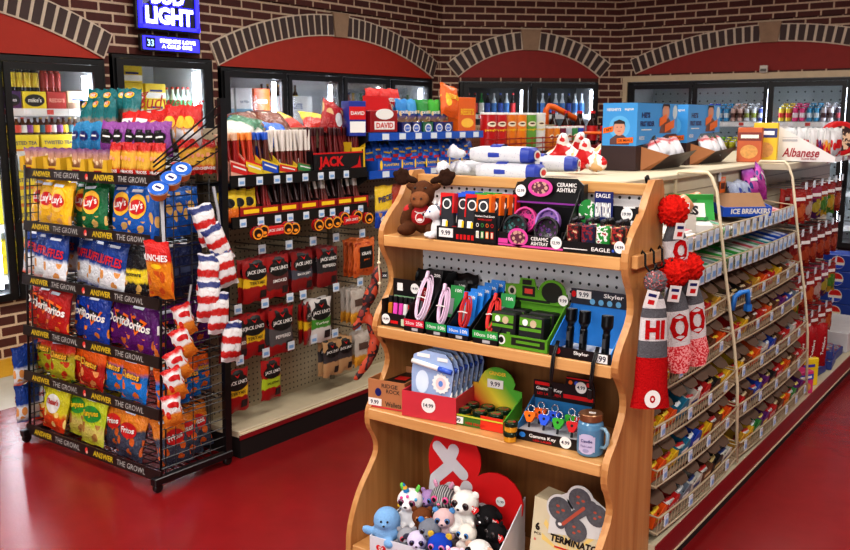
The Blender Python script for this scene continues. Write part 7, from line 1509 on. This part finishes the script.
loaf('l', 'white bread loaf with a blue band lying over another loaf on the gondola top', TR(*[-1.902], 3.10, ZT + .064, 4))
loaf('l', 'lower white bread loaf beneath the blue-banded one', TR(*[-1.86], 3.08, ZT, 2))
loaf('l', 'white bread loaf with blue end label beside the red and white bun bag', TR(*[-1.861], 3.36, ZT + .02, 14))
loaf('l', 'white bread loaf lying flat toward the nut shelves', TR(-2.085, 3.2, ZT, 82))
BUN = mat((222, 190, 150), rough=.5)
RWB = patmat((196, 36, 40), (226, 222, 216), 14, .46, 'noise', .3, (214, 170, 120))
def bunbag(desc, M_, r=.07):
    t = thing('bun_bag', desc, 'bread', M_); ob('bag', blob('bag', [((-.05, 0, .05), (r * .8, r * .7, r * .62)), ((.05, .01, .05), (r * .8, r * .7, r * .62)), ((0, 0, .09), (r * .8, r * .6, r * .5)), ((.0, -.02, .13), (.03, .03, .05), (20, 20, 0))], .012, RWB), t)
    b = MB(); b.box(-.02, .02, -.07, -.045, .03, .055, R_, bev=.003); part('label', b, t); return t
bunbag('red and white bun bag beside the first blue candy box', TR(*[-1.774], 3.62, ZT, 0, 0, 0, .9)); bunbag('red and white bun bag behind the bread loaves', TR(*[-2.039], 3.92, ZT)); bunbag('red and white bun bag set behind the first bun bag', TR(*[-1.898], 4.1, ZT, 40)); bunbag('bun bag lying well behind the bread loaves', TR(*[-2.122], 4.25, ZT, 20))
# blue candy boxes
SKY = mat((66, 150, 214), rough=.4, var=.08, scale=3); DB = mat((46, 26, 28), rough=.5); SKIN = mat((206, 150, 124), rough=.5); HAIR = mat((40, 28, 26), rough=.6)
def candybox(desc, y0, d=.5):
    t = thing('candy_display', desc, 'candy box', TR(-1.755, y0, ZT)); w = .085
    b = MB(); b.box(-w, w, 0, d, 0, .115, DB); b.box(-w - .004, -w, 0, d, .0, .2, DB); part('tray', b, t)
    b = MB(); b.prism([(0, .115), (.14, .125), (.2, .16), (d, .165), (d, .31), (0, .31)], -w, w, SKY, 'yz'); b.box(-w + .003, w - .003, .01, d - .01, .31, .312, DB); part('upper_box', b, t)
    b = MB(); b.text("HERSHEY'S", -.03, .28, .07, W_, -.001, .014); b.text('zagnut', .045, .28, .045, W_, -.001, .014)
    for rr, cc in ((.052, (96, 176, 226)),): b.disc(.0, .2, rr, rr, mat(cc, rough=.4), -.0008, 20)
    b.prism([(-.045, .12), (.05, .12), (.05, .14), (.02, .165), (-.015, .165), (-.045, .145)], -.0014, -.001, mat((90, 60, 60))); b.disc(0, .195, .028, .034, SKIN, -.0022, 18); b.prism([(-.03, .2), (-.026, .225), (0, .235), (.026, .225), (.03, .2), (.024, .215), (-.024, .215)], -.0032, -.0024, HAIR)
    for s in (-1, 1): b.disc(s * .01, .2, .003, .002, K_, -.0028, 8)
    b.rect(-.008, .008, .18, .183, R_, -.0028); b.add([(-.08, -.003, .17), (-.03, -.003, .18), (-.03, -.003, .205), (-.08, -.003, .195)], [(0, 1, 2, 3)], OR_); b.add([(-.01, -.003, .125), (.07, -.003, .13), (.07, -.003, .155), (-.01, -.003, .148)], [(0, 1, 2, 3)], OR_); b.text('I BET', -.055, .187, .038, K_, -.0034, .012, rot=8); b.text('OR MEALS', .03, .14, .07, K_, -.0034, .012, rot=3); part('front_print', b, t)
    R90 = Matrix.Rotation(PI / 2, 4, 'Z'); b = MB()
    b.text("HE'S", .1, .255, .1, NAVY, -w - .001, .026, M=R90, bold=.05); b.text('FIRST RIDER', .12, .215, .17, NAVY, -w - .001, .024, M=R90, bold=.05); b.rect(.05, .17, .185, .19, W_, -w - .001, M=R90); b.text('REESE', .06, .15, .06, W_, -w - .001, .016, M=R90)
    b.prism([(.27, .17), (.42, .17), (.4, .23), (.36, .25), (.32, .25), (.29, .23)], -w - .0012, -w - .0008, mat((120, 80, 70)), M=R90); b.disc(.34, .27, .045, .036, SKIN, -w - .002, 18, M=R90); b.prism([(.29, .285), (.3, .308), (.38, .308), (.39, .285), (.37, .298), (.31, .298)], -w - .003, -w - .0022, HAIR, M=R90); b.add([(.26, -w - .003, .2), (.35, -w - .003, .225), (.35, -w - .003, .262), (.26, -w - .003, .24)], [(0, 1, 2, 3)], OR_, R90); b.add([(.33, -w - .0035, .172), (.45, -w - .0035, .195), (.45, -w - .0035, .235), (.33, -w - .0035, .21)], [(0, 1, 2, 3)], OR_, R90); b.disc(.46, .27, .03, .034, mat((200, 214, 220)), -w - .001, 16, M=R90); part('side_print', b, t)
    b = MB(); b.add([(w, .06, .0), (w, .06, .11), (w + .1, .16, .07), (w + .02, .12, .0)], [(0, 3, 2, 1)], KRAFT); b.add([(w + .02, .12, .0), (w + .1, .16, .07), (w + .1, d + .02, .085), (w + .02, d, .0)], [(0, 3, 2, 1)], DB); b.add([(w, .12, .005), (w + .02, .12, .0), (w + .02, d, .0), (w, d, .005)], [(0, 1, 2, 3)], DB); part('open_flap', b, t)
    return t
WRP = bag_kit('candy_packet', .09, .12, .03, bagmat([(0, (222, 222, 226)), (.7, (226, 226, 228)), (.8, (200, 40, 44)), (1, (206, 206, 210))], None, .3), [], 63)
for i, y0 in enumerate((3.915, 4.56)):
    candybox('bright blue candy box on the gondola top, %s' % ['first behind the wooden rack', 'second, further along beside the first'][i], y0)
    for j in range(7): WRP.put(TR(-1.625 + .012 * (j % 2), y0 + .17 + .05 * j, ZT + .05 + .008 * (j % 3), 70 + 30 * wave(j + i), -30, 40 * (wave(j * 3 + i) - .5), .8), 'white candy packet spilling from the %s blue candy box' % ['first', 'second'][i], 'candy packet', 'packets in the %s blue candy box' % ['first', 'second'][i])
# boxes, wedge tray
def simplebox(desc, name, M_, w, d, h, col, title, tc, bandc):
    t = thing(name, desc, 'food box', M_); b = MB(); b.box(-w / 2, w / 2, -d / 2, d / 2, 0, h, mat(col, rough=.4), bev=.003); part('carton', b, t)
    b = MB(); b.rect(-w * .48, w * .48, h * .62, h * .86, mat(bandc, rough=.4), -d / 2 - .001); b.rect(-w * .36, w * .36, h * .69, h * .79, mat(tc, rough=.4), -d / 2 - .002); b.disc(0, h * .3, w * .36, h * .2, mat((206, 150, 80), var=.4, scale=60), -d / 2 - .001, 16); part('print', b, t); return t
simplebox('orange snack box on the gondola top before the yellow box', 'snack_box', TR(*[-1.523], 5.15, ZT, 10), .13, .07, .19, (190, 90, 40), 'GRANOLA', (250, 240, 220), (120, 40, 24))
simplebox('yellow snack box leaning behind the orange box', 'snack_box', TR(*[-1.473], 5.27, ZT, 8), .13, .05, .215, (222, 186, 36), 'NUTS', (240, 240, 240), (40, 50, 110))
t = thing('wedge_tray', 'white wedge-shaped candy tray with red script on the gondola top', 'display tray', TR(*[-1.283], 5.45, ZT, 0, 0, 0, .82)); WT = mat((220, 216, 214), rough=.4)
b = MB(); b.prism([(-.18, 0), (.2, 0), (.2, .035), (-.18, .24)], -.11, -.106, WT); b.prism([(-.18, 0), (.2, 0), (.2, .035), (-.18, .24)], .1, .104, WT); b.box(.196, .2, -.106, .1, 0, .035, WT); b.box(-.18, -.176, -.106, .1, 0, .24, WT); b.box(-.176, .196, -.106, .1, 0, .004, WT); part('tray', b, t)
b = MB(); MAR = mat((150, 24, 44), rough=.4); b.text('Albanese', -.02, .06, .24, MAR, -.112, .062, shear=.22); b.text('Gummi Bears', .03, .02, .1, MAR, -.112, .014); b.rect(-.15, -.05, .135, .15, mat((170, 170, 176)), -.1115); b.rect(-.15, -.05, .16, .163, mat((170, 170, 176)), -.1115); part('lettering', b, t)
GUM = [bag_kit('gummy_bag', .12, .2, .05, bagmat([(0, c), (.4, c), (.5, (222, 222, 222)), (1, (226, 226, 226))], (q, .05, .6, 3, .4)), [('rect', -.2, .2, .3, .6, R_)], 64 + i) for i, (c, q) in enumerate((((200, 30, 34), (226, 220, 210)), ((190, 30, 50), (90, 40, 120)), ((206, 40, 40), (230, 160, 60)), ((180, 180, 186), (206, 40, 44))))]
for i in range(8): GUM[i % 4].put(TR(*[-1.283], 5.45, ZT, 0, 0, 0, .82) @ TR(-.13 + .042 * i, .0 + .03 * (i % 2), .03, 60 + 40 * wave(i), 0, 8 * (wave(i * 3) - .5), 1.0), 'red and clear gummy bag standing in the white wedge tray, %s from its tall end' % ORD[i], 'gummy bag', 'gummy bags in the wedge tray')
t = thing('round_candy_tub', 'red round candy tub at the far end of the gondola top', 'candy tub', TR(*[-1.307], 6.3, ZT, 30)); b = MB(); b.lathe([(.1, -.05), (.11, -.045), (.11, .045), (.1, .05)], R_, 24, TR(0, 0, .112, 0, 90)); part('tub', b, t); b = MB(); b.disc(0, .112, .08, .08, patmat((220, 190, 160), (60, 40, 40), 30, .5, 'noise', .4), -.051, 20); part('face_print', b, t)
t = thing('blue_yellow_toy', 'small blue and yellow candy dispenser beside the wedge tray', 'candy dispenser', TR(*[-1.286], 5.9, ZT)); b = MB(); b.box(-.03, .03, -.03, .03, 0, .08, mat((40, 80, 180), rough=.4), bev=.006); part('base', b, t); b = MB(); b.ball((0, 0, .1), (.028, .028, .035), OR_, 12, 8); part('dome', b, t)

# ---- pegged candy beyond the baskets
def pegbag(c1, c2, q, seed, t_=None):
    c1, c2, q = (tuple(int(v * .74) for v in c) for c in (c1, c2, q))  # print colours darkened to carry the shade under the extension shelf
    return bag_kit('candy_bag', .13, .19, .035, bagmat([(0, c1), (.55, c1), (.65, c2), (1, c2)], (q, .1, .6, 3, .38)), [('rect', -.3, .3, .68, .78, W_), ('disc', 0, .35, .28, .24, mat(q, rough=.35), .0)], seed)
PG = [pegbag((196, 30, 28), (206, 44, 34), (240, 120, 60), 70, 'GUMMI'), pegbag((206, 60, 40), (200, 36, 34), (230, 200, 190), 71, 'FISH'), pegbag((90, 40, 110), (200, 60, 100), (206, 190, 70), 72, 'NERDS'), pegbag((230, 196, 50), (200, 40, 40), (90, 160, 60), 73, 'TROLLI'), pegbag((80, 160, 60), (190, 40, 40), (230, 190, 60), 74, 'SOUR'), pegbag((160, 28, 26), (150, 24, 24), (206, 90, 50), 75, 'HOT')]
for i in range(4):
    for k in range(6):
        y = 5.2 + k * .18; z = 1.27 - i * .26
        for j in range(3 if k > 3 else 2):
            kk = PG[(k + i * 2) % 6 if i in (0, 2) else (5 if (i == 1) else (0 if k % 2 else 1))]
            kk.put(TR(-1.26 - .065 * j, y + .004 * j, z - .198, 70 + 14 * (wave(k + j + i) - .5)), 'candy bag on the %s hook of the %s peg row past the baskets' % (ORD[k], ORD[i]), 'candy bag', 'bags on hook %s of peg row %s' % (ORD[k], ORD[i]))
TW = bag_kit('candy_bag', .12, .26, .035, bagmat([(0, (150, 20, 28)), (1, (170, 26, 34))]), [('text', 'Twizzlers', 0, .5, .9, W_, .003, 80, .2)], 78)
for i, y in enumerate((5.2, 5.32, 5.44)): TW.put(TR(-1.2 + .03 * i, y, .22, 66, 0), 'dark red licorice bag leaning at the end of the lowest baskets, %s from them' % ORD[i], 'candy bag', 'licorice bags')
# ---- base deck goods
simplebox('yellow carton of lollipops on the gondola base past the baskets', 'candy_carton', TR(-1.22, 5.28, .142, 55), .2, .12, .16, (232, 206, 40), 'POPS', (60, 60, 180), (230, 200, 30))
simplebox('pink and blue candy box beside the yellow lollipop carton', 'candy_carton', TR(-1.17, 5.12, .142, 62), .12, .1, .13, (206, 60, 120), 'FRUIT', (240, 240, 240), (50, 80, 180))
CB = Kit('candy_tray'); b = MB(); b.box(-.11, .11, -.09, .09, 0, .05, mat((40, 60, 130), rough=.4), bev=.003); CB.part('tray', b); b = MB(); b.box(-.1, .1, -.08, .08, .05, .056, patmat((150, 40, 50), (50, 110, 160), 30, .5, 'noise', .4, (210, 190, 150))); CB.part('wrapped_top', b)
for i, (x, y, z, r) in enumerate(((-1.24, 5.55, .142, 84), (-1.22, 5.8, .142, 96), (-1.25, 5.57, .2, 78), (-1.23, 5.82, .2, 100), (-1.24, 6.05, .142, 90))): CB.put(TR(x, y, z, r), 'colourful candy tray on the gondola base, %s' % ['lower of the first pair', 'lower of the second pair', 'upper of the first pair', 'upper of the second pair', 'alone past the pairs'][i], 'candy tray')
t = thing('white_candy_case', 'large pale case with rounded blue print on the gondola base near its far end', 'candy case', TR(-1.28, 6.5, .142, 86)); b = MB(); b.box(-.3, .3, -.17, .17, 0, .13, mat((206, 206, 206), rough=.4), bev=.004); part('case', b, t); b = MB(); b.disc(0, .07, .12, .045, mat((70, 110, 190)), -.171, 20); b.disc(0, .07, .1, .034, W_, -.1715, 18); b.rect(-.06, .06, .06, .08, R_, -.1722); b.disc(-.2, .07, .04, .035, Y_, -.171, 14); part('print', b, t)
# ---- soda cases past the gondola end
PEP = mat((22, 58, 150), rough=.4); PLT = mat((206, 168, 40), rough=.5)
t = thing('yellow_pallet', 'low yellow pallet under the blue soda cases', 'pallet', TR(-1.5, 7.38, 0)); b = MB()
for k in range(5): b.box(-.75, .75, -.4 + k * .18, -.28 + k * .18, .1, .125, PLT)
part('deck', b, t)
for x in (-.7, 0, .64): b = MB(); b.box(x, x + .06, -.4, .44, 0, .1, PLT); part('runner', b, t)
kp = Kit('soda_case'); b = MB(); b.box(-.2, .2, -.13, .13, 0, .125, PEP, bev=.004); kp.part('case', b); b = MB(); b.disc(.06, .065, .05, .05, W_, -.1315, 20); b.prism([(.06 + .045 * math.cos(a), .065 + .045 * math.sin(a)) for a in [PI * (.02 + .096 * q) for q in range(11)]], -.1325, -.132, R_); b.prism([(.06 + .045 * math.cos(a), .065 - .012 + .034 * math.sin(a)) for a in [-PI * (.06 + .088 * q) for q in range(11)]], -.1325, -.132, mat((30, 70, 190))); b.text('PEPSI', -.09, .065, .12, W_, -.1322, .03, rot=0); kp.part('logo', b)
for j in range(4):
    for i in range(3): kp.put(TR(-1.92 + i * .42, 7.38, .127 + j * .127), 'blue soda case on the yellow pallet, %s layer up, %s along' % (ORD[j], ORD[i]), 'soda case')
